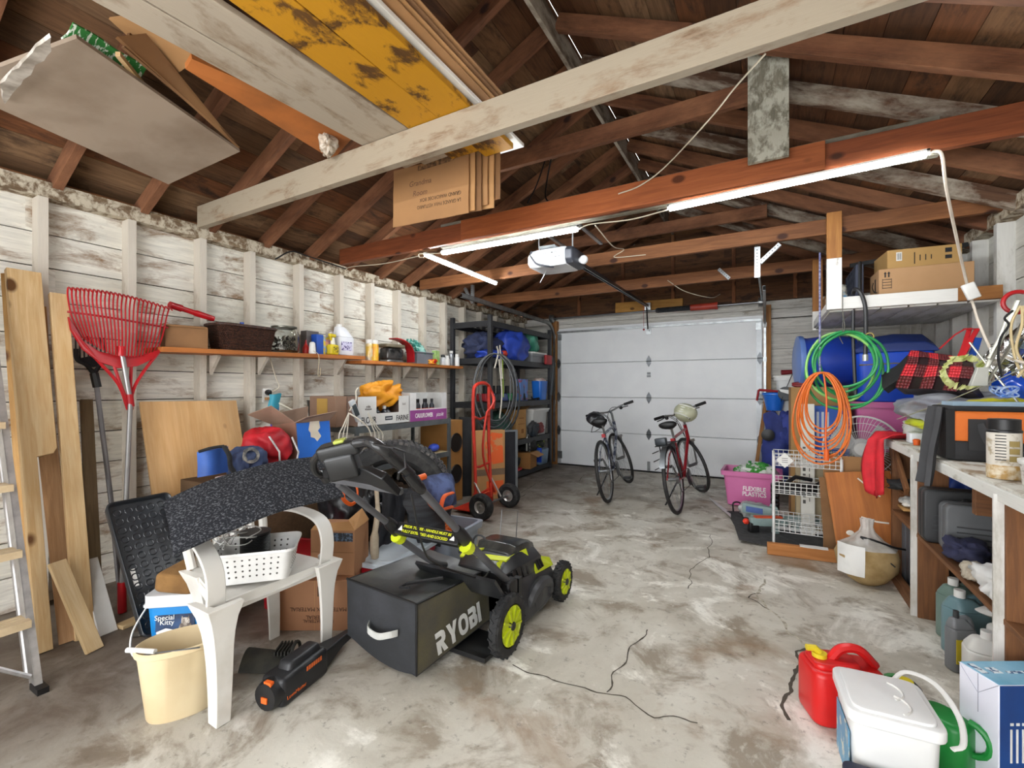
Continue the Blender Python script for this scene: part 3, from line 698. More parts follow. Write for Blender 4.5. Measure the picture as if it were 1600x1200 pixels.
# yellow spray bottle
p=SH(520,-3.35); sb=root('spray_bottle','yellow spray bottle standing left of the white jug','spray bottle',p,rz=.3)
mb=MB(); mb.rbox((0,0,.045),(.06,.11,.09),.02,.01); obj('body',mb,YEL,sb)
mb=MB(); mb.rbox((0,0,.12),(.035,.05,.07),.014,.008,taper=.6); obj('neck',mb,mat('#e6e2d0',.4),sb)
mb=MB(); mb.rbox((0,-.01,.17),(.028,.09,.028),.01,.006); mb.box((0,-.03,.145),(.012,.012,.04),(.4,0,0)); obj('trigger',mb,YEL,sb)
mb=MB(); mb.box((.031,0,.045),(.001,.08,.05)); obj('label',mb,mat('#2b2a22',.5,col2='#d9c21c',scale=60,lo=.45,hi=.5),sb)
# white jug
p=SH(536,-3.42); jg=root('detergent_jug','tall white bleach jug with blue label on the wall shelf','jug',p)
prof=[]
mb=MB(); mb.rbox((0,0,.085),(.12,.19,.17),.04,.012); mb.rbox((0,-.0,.215),(.12,.19,.10),.04,.01,taper=.42,shear=(0,-.04)); obj('body',mb,mat('#e3e4e8',.35,col2='#d2d4dc'),jg)
mb=MB(); mb.cyl((0,-.045,.26),(0,-.045,.285),.024); obj('cap',mb,WHT,jg)
mb=MB(); mb.tube(bez([(0,-.03,.25),(0,.03,.245),(0,.075,.19),(0,.085,.14)],4),.012,8); obj('handle',mb,WHT,jg)
mb=MB(); mb.box((.0615,-.01,.085),(.002,.12,.08)); obj('label',mb,mat('#c9c6df',.5,col2='#4a3f7a',scale=45,lo=.5,hi=.55),jg)
mb=MB(); mb.box((0,0,.11),(.06,.12,.2),(0,0,0)); solo('white_carton',mb,mat('#dcd3d0',.6,col2='#cabbc0'),'white carton with tilted top behind the jug','carton',loc=p+V((-.06,-.06,.0)),bevel=.003)
# right shelf
CG='yellow spray cans on the right wall shelf'
for k,(px,lab) in enumerate(((577,'left of two white capped orange spray cans'),(586,'right of two white capped orange spray cans, wider yellow label'))):
    lathe_thing('spray_can',px,[(.033,0),(.034,.005),(.034,.15),(.028,.165)],mat('#d8932c',.35,col2='#e3c53b',scale=12) if k else mat('#c9a23c',.35,.2,col2='#d7d2c4',scale=12),lab,'spray can',cap=[(.028,.163),(.03,.167),(.029,.2),(.02,.205)],capm=WHT,group=CG,x=-3.36+.02*k)
p=SH(612,-3.42); ts=root('roll_canister','dark chrome canister with tan lid and silver base','canister',p)
mb=MB(); mb.rbox((0,0,.085),(.15,.25,.12),.05,.02); obj('body',mb,mat('#232323',.12,.3,col2='#4d4a48',scale=12),ts)
mb=MB(); mb.rbox((0,0,.17),(.17,.28,.035),.05,.01); obj('lid',mb,mat('#79705a',.6,col2='#5d5444'),ts)
mb=MB(); mb.rbox((0,0,.012),(.15,.24,.024),.04,.006); obj('base',mb,GALV,ts)
p=SH(632,-3.37); mb=MB(); mb.sheet(cloth_grid(lambda u,v:(.03-.02*u,-.20+.26*math.sin(u*PI*.55)+.0,.22-.215*u**1.6+ .0) if False else (.02+.10*(v-.5),-.20+.27*math.sin(min(1,u*1.15)*PI/2),.235-.225*u**2.2),14,5,.0),.012)
solo('red_tray',mb,mat('#a3161c',.35,col2='#86121a'),'curved red plastic scoop leaning over the dark canister','tray',loc=p+V((0,.0,0)))
p=SH(656,-3.40); gb=root('grey_bin','grey plastic bin holding teal bag on the right wall shelf','bin',p)
mb=MB()
a=.0
for c,d in (((.075,0,.065),(.005,.26,.13)),((-.075,0,.065),(.005,.26,.13)),((0,.13,.065),(.15,.005,.13)),((0,-.13,.065),(.15,.005,.13)),((0,0,.004),(.15,.26,.006))): mb.box(c,d)
mb2=MB(); mb2.box((.083,0,.128),(.016,.28,.01)); mb2.box((-.083,0,.128),(.016,.28,.01)); mb2.box((0,.137,.128),(.17,.016,.01)); mb2.box((0,-.137,.128),(.17,.016,.01)); obj('walls',mb,mat('#73757c',.5),gb); obj('rim',mb2,mat('#83858b',.5),gb)
mb=MB(); crumple(mb,(0,0,.12),(.13,.2,.24),7,.3,4,16,False,.8)
for i,v_ in enumerate(mb.v): mb.v[i]=V((v_.x,v_.y-(v_.z-.1)*.5 if v_.z>.1 else v_.y,v_.z))
solo('teal_bag',mb,mat('#9cc9bd',.35,col2='#2e8172',scale=9,lo=.46,hi=.52,stretch=(1,1,3)),'shiny teal and white gift bag standing in the grey bin','bag',loc=p+V((0,-.03,.012)))
p=SH(681,-3.39); mb=MB(); mb.box((0,0,.085),(.05,.085,.17)); gc=root('green_carton','pale green and white carton near right end of wall shelf','carton',p,rz=.1); obj('body',mb,mat('#b8d68a',.5,col2='#7fae55',scale=14),gc,bevel=.002); mb=MB(); mb.box((.0,.0,.172),(.052,.08,.006)); obj('top_flap',mb,WHT,gc)
mb=MB(); crumple(mb,(0,0,.03),(.07,.14,.06),3,.5,5,12); solo('artificial_flower',mb,mat('#c41f22',.5,col2='#e0a01c',scale=22,lo=.5,hi=.6),'red and yellow artificial flower lying beside the green carton','flower',loc=SH(674,-3.33))
for px,h,m_,lab,x in ((692,.12,mat('#c9cdd2',.3,.1,col2='#e8e8e6',scale=18),'small clear and white bottle with dark cap right of the green carton',-3.41),(699,.11,WHT,'short white bottle between the dark capped bottle and silver can',-3.37),(705,.18,mat('#a8adb3',.25,.7,col2='#d8c43a',scale=10,lo=.6,hi=.65),'tall silver spray can near the end of the shelf',-3.42),(714,.14,mat('#e9e9e6',.4,col2='#9ea0a0',scale=30,lo=.62,hi=.68),'white spray can at the very end of the wall shelf',-3.36)):
    lathe_thing('spray_can' if h>.125 else 'bottle',px,[(.03,0),(.031,.005),(.031,h-.03),(.02,h-.015)],m_,lab,'spray can' if h>.125 else 'bottle',x=x,cap=[(.024,h-.018),(.024,h+.01),(.018,h+.014)],capm=DGREY if px==692 else WHT)
# wall outlet, cords
p=aX(418,618,-3.535); ot=root('power_outlet','white wall outlet with plugs on a stud','outlet',(-3.54,p.y,p.z))
mb=MB(); mb.rbox((0,0,0),(.115,.075,.02),.006,.003,T=TR(rot=(0,PI/2,0))); obj('cover_plate',mb,mat('#e5e3dc',.4),ot)
mb=MB(); mb.lathe([(.022,0),(.024,.01),(.022,.03),(.012,.035)],12,TR((.01,-.005,.025),(0,PI/2,0))); obj('socket',mb,BLK,ot)
mb=MB(); mb.box((.02,-.005,-.025),(.03,.045,.022)); obj('socket',mb,mat('#b5885a',.5),ot,label='tan plug adapter')
a=V((-3.49,p.y+.01,p.z+.03)); cable([a,a+V((.0,.06,.04)),aX(431,590,-3.5),aX(425,570,-3.5),aX(420,550,-3.53),aX(421,540,-3.53)],.004,mat('#d8cdb8',.5),label='cream cord running from the outlet up behind the shelf')
cable([V((-3.48,p.y,p.z-.03)),aX(450,637,-3.35),aX(478,652,-3.2),aX(490,662,-3.1),aX(494,690,-3.0),aX(496,705,-2.95)],.006,mat('#e2d9c6',.5),label='white extension cord hanging from outlet over the blue box',cat='cord')
cable([aX(489,548,-3.29),aX(498,556,-3.285),aX(497,585,-3.285),aX(500,586,-3.29),aX(501,575,-3.29)],.003,mat('#cdbd9d',.7),label='short string hanging off the wall shelf edge',cat='string')
# ================================================================ LEFT FOREGROUND
# boot tray standing on its short side
bl=V((-2.66,1.04,.0)); tl=V((-3.0,.97,.613)); wv=V((0,.29,.0))
u_=(tl-bl); Lt=u_.length; u_=u_.normalized(); n_=wv.normalized().cross(u_).normalized()
Ft=M(((wv.normalized().x,u_.x,n_.x,bl.x),(wv.normalized().y,u_.y,n_.y,bl.y),(wv.normalized().z,u_.z,n_.z,bl.z),(0,0,0,1)))
m_tray=mat('#2d3034',.28,col2='#25282c',scale=4)
tr=root('boot_tray','dark grey plastic boot tray with raised rings leaning on its end','tray'); 
if n_.x<0: 
    Ft=Ft@M.Diagonal((1,1,-1,1))
tr.matrix_basis=M.Translation((0,0,.01))@Ft@TR((0,0,0),(0,0,-.02))
mb=MB(); mb.rbox((.145,Lt/2,.004),(.29,Lt,.008),.03); obj('base',mb,m_tray,tr)
mb=MB(); q=[]
for qx,qy,a0 in ((.26,Lt-.03,0),(.03,Lt-.03,PI/2),(.03,.03,PI),(.26,.03,3*PI/2)):
    for k in range(5): a=a0+PI/2*k/4; q.append((qx+.03*math.cos(a),qy+.03*math.sin(a)))
for r0,r1 in (((0,.004),(0,.035)),):
    n=len(q); cx,cy=.145,Lt/2
    rings=[[(cx+(x-cx)*s,cy+(y-cy)*s2,z) for x,y in q] for s,s2,z in ((.93,.97,.006),(.96,.985,.035),(1.0,1.0,.04),(1.03,1.015,.035),(1.0,1.0,.0))]
    mb.loft(rings,caps=False)
obj('rim',mb,m_tray,tr,angle=50)
mb=MB()
for i in range(5):
    for j in range(13):
        cx=.045+i*.050; cy=.05+j*(Lt-.1)/12.
        mb.tube([(cx+.017*math.cos(a),cy+.017*math.sin(a),.009) for a in (2*PI*k/12 for k in range(12))],.0035,5,closed=True)
obj('raised_rings',mb,m_tray,tr)
mb=MB(); mb.box((.04,.30,.0095),(.02,.09,.001)); obj('sticker',mb,WHT,tr)
# white plastic chair, seat facing +X
ch=root('plastic_chair','white plastic garden armchair under the black mat','chair',(-2.05,1.2,0))
WPL=mat('#dcd9d2',.38,col2='#cbc6bc',scale=5,lo=.5,hi=.7)
A=V((.28,-.265,0)); B=V((.25,.20,0)); C_=V((-.10,.18,0)); D=V((-.06,-.12,0))
sz=.43; hw=.25
mb=MB()
def seat(u,v): 
    x=-.20+.45*u; y=(-.13-.12*u)*(1-v)+(.20+.03*u)*v; z=sz-.015*math.sin(v*PI)+.0-.03*(1-u)*0+(-.03*(u-.85)/.15 if u>.85 else 0); return (x,y,z)
mb.sheet([[V(seat(i/14,j/12)) for j in range(13)] for i in range(15)],.012); obj('seat',mb,WPL,ch,angle=60)
for foot,top,nm in ((A,V((.23,-.25,sz)),'leg'),(B,V((.22,.21,sz)),'leg'),(C_,V((-.16,.18,sz)),'leg'),(D,V((-.14,-.11,sz)),'leg')):
    mb=MB(); rings=[]
    for k in range(9):
        t=k/8; p=foot.lerp(top,t)+V((.012*math.sin(t*PI),0,0)); w=.030+.014*t+.035*t**6; 
        s1=1 if top.y>0 else -1
        rings.append([p+V((w,w*.9*s1,0)),p+V((w,-w*.9*s1*.9,0)),p+V((w*.6,-w*.8*s1,0)),p+V((w*.55,w*.4*s1,0)),p+V((-w*.8,w*.5*s1,0)),p+V((-w,w*.85*s1,0))])
    mb.loft(rings); obj(nm,mb,WPL,ch,bevel=.003,flat=False)
for s1 in (-1,1):
    mb=MB(); y=.225*s1-(.035 if s1<0 else 0)
    pts=bez([(.245,y,sz-.03),(.25,y*1.02,.53),(.20,y*1.03,.61),(.08,y*.96,.645),(-.05,y*.84,.645),(-.17,y*.72,.64)],5)
    rings=[]
    for i,p in enumerate(pts):
        d=(pts[min(i+1,len(pts)-1)]-pts[max(i-1,0)]).normalized(); nrm=V((0,1,0)); b3=d.cross(nrm).normalized(); w=.034-.012*math.exp(-((i-10)/8)**2)*0
        rings.append([p+nrm*w+b3*.006,p+nrm*w-b3*.006,p-nrm*w-b3*.006,p-nrm*w+b3*.006])
    mb.loft(rings); obj('armrest',mb,WPL,ch,bevel=.003)
mb=MB(); q=lambda y,z:(-.19-.06*(z-sz)/.42-.03*math.cos(y/.26*PI/2),y*.68+.03,sz+(z-sz)*.74)
for k in range(7):
    y=-.18+.06*k; mb.tube([q(y,sz-.01),q(y,.6),q(y*1.02,.8)],.016,6,flat=1.)
obj('back_slats',mb,WPL,ch)
mb=MB(); mb.tube(bez([q(-.24,sz),q(-.26,.6),q(-.24,.78),q(-.15,.83),q(0,.845),q(.15,.83),q(.24,.78),q(.26,.6),q(.24,sz)],5),.02,8); obj('back_frame',mb,WPL,ch)
mb=MB(); mb.box((.235,-.02,sz-.035),(.012,.44,.05)); mb.box((.02,.205,sz-.035),(.40,.01,.045)); mb.box((.03,-.19,sz-.035),(.40,.01,.045),(0,0,-.28)); obj('apron',mb,WPL,ch)
# black ribbed door mat draped over chair
m_mat=mat('#26272b',.95,col2='#5a5c60',scale=120,lo=.52,hi=.62,bmp=.8,bs=140,stretch=(1,1,1),spec=.1)
c00,c01,c10,c11=V((-1.90,.86,.70)),V((-2.34,.98,.80)),V((-1.80,1.58,.73)),V((-2.27,1.74,.88))
c00=aZ(272,868,.655); c01=aZ(252,782,.77); c10=aZ(538,775,.76); c11=aZ(497,712,.90)
def fm(u,v):
    a=c00.lerp(c10,u); b_=c01.lerp(c11,u); p=a.lerp(b_,v)
    p.z+=.035*math.sin(u*PI)*(1)+.012*math.sin(v*PI); p.y-=.0
    if u<.06: k=(.06-u)/.06*abs(v-.5)*2; p=p.lerp(a.lerp(b_,.5),k*.05)
    return p
mb=MB(); mb.sheet(cloth_grid(fm,26,12,.006,5),.008); solo('door_mat',mb,m_mat,'black ribbed carpet door mat draped over the white plastic chair','mat',angle=60)
# laundry basket
m_bsk=mat('#e6e5e2',.4)
bs_=root('plastic_basket','white perforated plastic basket on the chair seat','basket',(-1.93,1.17,.436),rz=math.radians(47))
def perf(u0,u1,h,axis,off,nu,nv,mb,hm):
    pass
W_,D_,H_=.32,.24,.13
mb=MB(); mb.rbox((0,0,.004),(W_*.88,D_*.86,.008),.03); 
def wallring(s,z): 
    p=[]
    for qx,qy,a0 in ((1,1,0),(-1,1,PI/2),(-1,-1,PI),(1,-1,3*PI/2)):
        for k in range(6):
            a=a0+PI/2*k/5; p.append((qx*(W_/2-.035)*s+.035*math.cos(a)*s,qy*(D_/2-.035)*s+.035*math.sin(a)*s,z))
    return p
mb.loft([wallring(.88,0),wallring(1.0,H_-.01),wallring(1.05,H_),wallring(1.06,H_-.006),wallring(1.05,H_-.012),wallring(1.0,H_-.014),wallring(.975,H_-.02),wallring(.865,.008)],caps=False)
obj('shell',mb,m_bsk,bs_,angle=50)
mb=MB()
for sgn in (-1,1):
    for i in range(9):
        for j in range(4):
            z=.03+j*.023; s=.88+.12*z/H_; x=(-.11+i*.0275)*s
            mb.cyl((x,sgn*(D_/2*s-.003),z),(x,sgn*(D_/2*s+.0012),z),.0042,8)
    for i in range(6):
        for j in range(4):
            z=.03+j*.023; s=.88+.12*z/H_; y=(-.068+i*.0272)*s
            mb.cyl((sgn*(W_/2*s-.003),y,z),(sgn*(W_/2*s+.0012),y,z),.0042,8)
o=obj('holes',mb,mat('#4e4b47',.8),bs_); o['kind']='stuff'; o['label']='rows of small dark holes'
sp_=root('cable_spool','black spool of cable standing in the white basket','spool',(-1.97,1.19,.448),rz=.3)
mb=MB(); mb.lathe([(.05,.008),(.05,.15)],20); 
obj('core',mb,BLK,sp_)
mb=MB()
for k in range(20): mb.tube([(.056*math.cos(a),.056*math.sin(a),.014+k*.0068) for a in (2*PI*j/20 for j in range(20))],.0036,5,closed=True)
obj('wound_cable',mb,BLK,sp_)
mb=MB(); mb.lathe([(.07,0),(.07,.008)],24); obj('flange',mb,BLK,sp_); mb=MB(); mb.lathe([(.062,.15),(.062,.158)],24); obj('flange',mb,BLK,sp_)
pts=[(-2.0+.08*math.cos(t*1.9)+.03*math.sin(t*3.1),1.12+.09*math.sin(t*1.7)*1.0,.60+.02*math.sin(t*2.3)) for t in [k*.5 for k in range(36)]]
cable(pts,.0025,mat('#c9c9c6',.3),label='tangle of thin clear cable on top of the white basket',k=4)
# tan mop bucket, oval
tb=root('mop_bucket','tan oval mop bucket standing on the floor before the chair','bucket',(-1.975,.905,0),rz=math.radians(-28))
m_tan=mat('#d9c7a2',.45,col2='#cdb78f',scale=3)
mb=MB(); n=36
def ov(r,z,rx=.095,ry=.14): z=z*.82; return [(math.copysign(abs(math.cos(a))**.85,math.cos(a))*rx*r,math.copysign(abs(math.sin(a))**.85,math.sin(a))*ry*r,z) for a in (2*PI*k/n for k in range(n))]
mb.loft([ov(.76,0),ov(.79,.01),ov(.98,.30),ov(1.04,.305),ov(1.05,.325),ov(1.0,.33),ov(.965,.31),ov(.77,.02)]); obj('tub',mb,m_tan,tb,angle=50)
mb=MB(); mb.tube([(.05,-.11,.262),(.08,-.06,.272),(.103,.02,.27),(.098,.06,.262)],.003,6); obj('bail_wire',mb,STEEL,tb)
mb=MB(); mb.cyl((-.01,-.165,.27),(.07,-.075,.275),.009,10); obj('grip',mb,WHT,tb)
# cat litter pail
kp=root('litter_pail','square blue and white cat litter pail with brown slab on top','pail',(-2.54,1.20,0),rz=math.radians(38))
mb=MB(); mb.rbox((0,0,.10),(.235,.235,.20),.03,.006,taper=1.1); obj('pail_body',mb,mat('#1583c9',.4,col2='#1172b5',scale=3),kp)
mb=MB(); mb.rbox((0,0,.225),(.275,.275,.055),.03,.004); mb.rbox((0,0,.205),(.285,.285,.012),.03,.003); obj('lid',mb,mat('#d9dde0',.4),kp)
kb=.1185
def kface(u,z): return (u,-kb-.0125*(z/.2)-.0012,z)
KR=TR(rot=(PI/2-.06,0,0))
mb=MB(); mb.prism([(-.085,-.045),(.085,-.055),(.085,.05),(-.085,.04)],0,.0012,TR((0.0,-.1275,.125))@KR); obj('picture_label',mb,mat('#1c2a44',.4,col2='#2d4a72',scale=14),kp)
mb=MB(); mb.prism([(-.08,-.045),(-.04,-.03),(0,-.04),(.03,-.055),(-.08,-.055)],0,.002,TR((0,-.1277,.125))@KR); obj('splash',mb,WHT,kp)
mb=MB(); mb.text('Special',.032,TR((-.045,-.1305,.145))@KR); mb.text('Kitty',.032,TR((-.035,-.130,.122))@KR); obj('lettering',mb,WINK,kp,flat=True)
mb=MB(); mb.text('14 kg',.02,TR((-.045,-.1235,.055))@KR); obj('lettering',mb,WINK,kp,flat=True)
mb=MB(); mb.box((-.045,-.1225,.055),(.08,.001,.024)); obj('weight_patch',mb,INK,kp)
mb=MB(); T_=TR((.045,-.1285,.122))@KR; mb.ball((0,0,0),.02,8,(1,1,.1)); mb.v=[T_@p for p in mb.v]
mb2=MB(); mb2.prism([(-.018,.008),(-.008,.016),(-.016,.028)],0,.002,T_); mb2.prism([(.018,.008),(.008,.016),(.016,.028)],0,.002,T_); mb2.prism([(-.03,-.035),(.03,-.04),(.025,-.01),(-.022,-.008)],0,.0022,T_)
obj('cat_head',mb,mat('#d8d0c4',.6,col2='#5b4c40',scale=60),kp); obj('cat_body',mb2,mat('#5e5148',.6,col2='#c9beb0',scale=40),kp)
cable([(-.14,-.08,.2),(-.16,-.17,.10),(-.12,-.22,.02),(-.02,-.2,.012),(.05,-.16,.05)],.004,WHT,name='bail_handle',parent=kp)
mb=MB(); mb.rbox((0,0,.045),(.19,.24,.09),.03,.02); solo('foam_block',mb,mat('#8f6a3c',.95,col2='#73522c',scale=6,bmp=.6,bs=60),'brown foam block lying on the litter pail lid','foam block',loc=(-2.53,1.19,.254),rot=(0,.1,math.radians(30)))
cable([aZ(208,992,.01),aZ(222,990,.02),aZ(236,986,.01)],.012,mat('#6f6a62',.4,.6),name='pipe_fitting',label='short threaded metal pipe fitting on floor by the pail',cat='pipe')
mb=MB(); F,L=frame(aZ(186,980,.011),aZ(218,966,.011)); 
plank('wood_scrap',aZ(186,980,.011),aZ(218,966,.011),.06,.02,P_D,label='short wood scrap flat on floor behind white panel',cat='lumber')
# red and white totes behind
def tote(name,label,cat,loc,rz,d,m,lidm=None,open_=False,taper=1.1,group=None,rimm=None):
    t=root(name,label,cat,loc,rz,group=group); w,l,h=d
    def rg(s,z,ins=0): 
        p=[]
        for qx,qy,a0 in ((1,1,0),(-1,1,PI/2),(-1,-1,PI),(1,-1,3*PI/2)):
            for k in range(4):
                a=a0+PI/2*k/3; r=.03; p.append((qx*(w/2*s-r-ins)+r*math.cos(a),qy*(l/2*s-r-ins)+r*math.sin(a),z))
        return p
    s0=1/taper
    mb=MB()
    if open_: mb.loft([rg(s0,0),rg(1,h),rg(1,h,.004),rg(s0,.01,.004)])
    else: mb.loft([rg(s0,0),rg(1,h)])
    obj('body',mb,m,t,angle=50)
    mb=MB(); mb.loft([rg(1,h-.045),rg(1,h-.045,-.018),rg(1,h,-.022),rg(1,h+.002,-.018),rg(1,h+.002,.002),rg(1,h-.02,.003)],caps=False); obj('rim',mb,rimm or m,t,angle=50)
    if lidm:
        mb=MB(); mb.loft([rg(1,h-.012,-.03),rg(1,h+.008,-.03),rg(1,h+.012,-.022),rg(1,h+.006,-.008),rg(1,h+.006,.012),rg(1,h+.018,.02)]); obj('lid',mb,lidm,t,angle=40)
    return t
m_red=mat('#b01220',.4,col2='#990f1b')
tote('storage_tote','red storage tote on floor seen under the white chair','tote',(-2.38,1.70,0),.3,(.30,.30,.30),m_red)
tote('storage_tote','red storage tote with pale translucent lid behind the mower bag','tote',(-1.98,2.0,0),.16,(.36,.44,.27),m_red,mat('#cbd5dc',.3,col2='#b9c5cf',scale=3))
GT=tote('storage_tote','grey open tote with orange bottles behind the mower','tote',(-1.93,2.48,0),.08,(.34,.40,.30),mat('#8f98a3',.4,col2='#828b96',scale=3),open_=True)
mb=MB(); mb.text('S',.06,TR((.162,-.05,.22),(PI/2,0,PI/2)));
obj('lettering',mb,INK,GT,flat=True)
for k,(x,y,z,r,rot_) in enumerate(((-1.86,2.44,.25,.05,(.1,.2,0)),(-1.98,2.42,.27,.045,(1.2,.2,.7)),(-1.93,2.56,.24,.05,(.2,-.2,0)))):
    t=root('orange_bottle',['upright orange bottle with ridged cap in the grey tote','orange tube lying with open end in the grey tote','orange bottle at the back of the grey tote'][k],'bottle',(x,y,z-.1),rot=rot_)
    mb=MB(); mb.lathe([(r,0),(r,.1),(r*.8,.13)],16); obj('body',mb,ORNG,t); mb=MB(); mb.lathe([(r*.75,.125),(r*.75,.155),(r*.5,.157),(r*.5,.13)],16); obj('cap',mb,mat('#e8783a',.5),t)
mb=MB(); crumple(mb,(0,0,.1),(.24,.26,.2),9,.3,4,14); solo('plastic_bag',mb,mat('#d5d0cb',.5,col2='#b35a33',scale=8,lo=.5,hi=.6),'crumpled pale plastic bag inside the grey tote','bag',loc=(-1.93,2.48,.015))
# cartons
def carton(name,label,loc,rz,d,m=CARD,flaps=None,cat='box',tape=None,group=None):
    t=root(name,label,cat,loc,rz,group=group); w,l,h=d; mb=MB()
    mb.box((0,0,h/2),(w,l,h)); obj('body',mb,m,t,bevel=.003)
    if tape: mb=MB(); mb.box((0,0,h/2),(tape,l+.0012,h+.0012)); obj('tape',mb,CARDL if m is not CARDL else CARD,t)
    if flaps:
        mb=MB()
        for ax,s,ang_ in flaps:
            if ax=='x': mb.add([(s*w/2,-l/2,h),(s*w/2,l/2,h),(s*w/2+s*.12*math.sin(ang_),l/2,h+.12*math.cos(ang_)),(s*w/2+s*.12*math.sin(ang_),-l/2,h+.12*math.cos(ang_))],[(0,1,2,3)])
            else: mb.add([(-w/2,s*l/2,h),(w/2,s*l/2,h),(w/2,s*l/2+s*.12*math.sin(ang_),h+.12*math.cos(ang_)),(-w/2,s*l/2+s*.12*math.sin(ang_),h+.12*math.cos(ang_))],[(0,1,2,3)])
        o=obj('flap',mb,CARDL,t,flat=True); q=o.modifiers.new('s','SOLIDIFY'); q.thickness=.004
    return t
CB=carton('cardboard_box','brown carton with upside down printing standing under and behind the chair',(-2.075,1.635,0),math.radians(29.5),(.36,.26,.255),mat('#a97a58',.85,col2='#9c6e4e',scale=2),tape=.002)
mb=MB()
for s_,y_,z_ in (('MATERIAUX MATERIAL',.028,.11),('MATERIAL',.028,.07),('RAW MATERIAL',.022,.05)):
    mb.text(s_,y_,TR((0.02,-.1312,z_),(PI/2,PI,0)))
mb.box((.03,-.1312,.2),(.03,.0006,.05)); obj('lettering',mb,mat('#5a3d2a',.8),CB,flat=True)
CA=carton('cardboard_box','upright open carton with dark label strip on top of the brown carton',(-2.03,1.70,.256),math.radians(26),(.235,.2,.235),mat('#ad7f5b',.85,col2='#a07350',scale=2))
mb=MB(); mb.box((.05,-.1012,.20),(.12,.001,.045)); obj('label_strip',mb,mat('#2a2f38',.6,col2='#5c6f86',scale=60,lo=.5,hi=.55),CA)
mb=MB(); mb.box((.0,-.1012,.11),(.003,.001,.22)); mb.box((0,-.1012,.12),(.23,.001,.002)); obj('fold_line',mb,CARDD,CA)
mb=MB(); mb.add([(-.1175,-.1,.235),(.1175,-.1,.235),(.1,-.06,.275),(-.1,-.08,.26)],[(0,1,2,3)]); mb.add([(.1175,-.1,.235),(.1175,.1,.235),(.08,.09,.30),(.07,-.07,.28)],[(0,1,2,3)]); o=obj('flap',mb,CARDL,CA,flat=True); q=o.modifiers.new('s','SOLIDIFY'); q.thickness=.004
# black bags / clutter heap between chair and shelf
mb=MB(); crumple(mb,(0,0,.20),(.46,.36,.42),21,.28,3.4,26); solo('trash_bag',mb,mat('#17181a',.3,col2='#2a2c30',scale=8),'shiny black plastic bag heap behind the chair','bag',loc=(-2.30,2.05,.27))
mb=MB(); crumple(mb,(0,0,.13),(.26,.24,.26),23,.25,3.2,20); solo('trash_bag',mb,mat('#141517',.5,col2='#1f2023',scale=8),'dull black bag on floor under the tyre','bag',loc=(-2.48,1.98,.0))
# orange strap loop
mb=MB(); mb.tube(bez([aX(547,755,-2.02),aX(557,760,-2.0),aX(558,780,-1.98),aX(548,788,-1.97),aX(537,780,-1.97),aX(537,768,-1.98),aX(545,765,-1.99)],5),.012,6,flat=.5); solo('orange_strap',mb,ORNG,'orange webbing strap loop hanging behind the mower handle','strap')
# white axe handle-like pole and dark hoodie
mb=MB(); mb.tube(bez([aX(588,762,-1.93),aX(590,800,-1.91),aX(585,840,-1.90),aX(586,872,-1.90)],4),[.012]*4+[.016]*4+[.024]*4+[.02],10); solo('cricket_bat',mb,mat('#b5a893',.7,col2='#a3957f',scale=20),'weathered pale wooden bat standing behind the mower grip','bat')
mb=MB(); mb.sheet(cloth_grid(lambda u,v:aX(594+34*v+6*math.sin(u*5),765+105*u,-1.97-.10*v+.03*math.sin(v*9+u*3)),16,12,.012,9,3),.02); solo('dark_jacket',mb,mat('#33343a',.9,col2='#26272b',scale=12,bmp=.3),'dark grey jacket hanging beside the pale wooden bat','jacket')
# tyre
ty=root('tyre','big dusty black tyre standing behind the lawn mower handle','tyre',(-2.40,2.50,0),rot=(0,0,math.radians(35)))
Rt,rt,wt=.42,.28,.12
prof=[(rt,-.09),(rt+.03,-.12),(Rt-.05,-.125),(Rt-.01,-.10),(Rt,-.06),(Rt,.06),(Rt-.01,.10),(Rt-.05,.125),(rt+.03,.12),(rt,.09),(rt-.01,.06),(rt+.02,.0),(rt-.01,-.06)]
mb=MB(); rings=[[(r*math.cos(a),y,Rt+r*math.sin(a)) for r,y in prof] for a in (2*PI*k/48 for k in range(48))]; mb.loft(rings,closed=True); obj('carcass',mb,mat('#2b2b2b',.8,col2='#4b4947',scale=12,lo=.5,hi=.75),ty)
mb=MB()
for k in range(64):
    a=2*PI*k/64
    for y in (-.085,-.03,.03,.085):
        mb.box(((Rt-.003)*math.cos(a+y*.5),y,Rt+(Rt-.003)*math.sin(a+y*.5)),(.014,.048,.028),(0,-a,0))
o=obj('tread',mb,mat('#39383a',.85,col2='#6a6560',scale=14,lo=.5,hi=.7),ty); o['kind']='stuff'
# blue/orange jacket
def lumpcloth(name,pix,depthX,label,m,cat='jacket',thick=.02,amp=.014,freq=8,seed=0,nu=14,nv=12,bulge=.08):
    """cloth patch through 4 picture corners at given X planes, bulging outwards"""
    a,b_,c,d=[aX(x,y,dx) for (x,y),dx in zip(pix,depthX)]
    def f(u,v):
        p=a.lerp(b_,u).lerp(d.lerp(c,u),v); p.x+=bulge*math.sin(u*PI)*math.sin(v*PI); return p
    mb=MB(); mb.sheet(cloth_grid(f,nu,nv,amp,freq,seed),thick); return solo(name,mb,m,label,cat,angle=70)
jk=lumpcloth('blue_jacket',[(652,752),(700,745),(704,785),(668,790)],[-1.95,-1.95,-1.9,-1.88],'blue and orange jacket bundled on the tyre',mat('#4e5c86',.85,col2='#2e3452',scale=9,lo=.45,hi=.6,bmp=.4),thick=.04,amp=.028,bulge=.07,seed=3,freq=11,nu=22,nv=18)
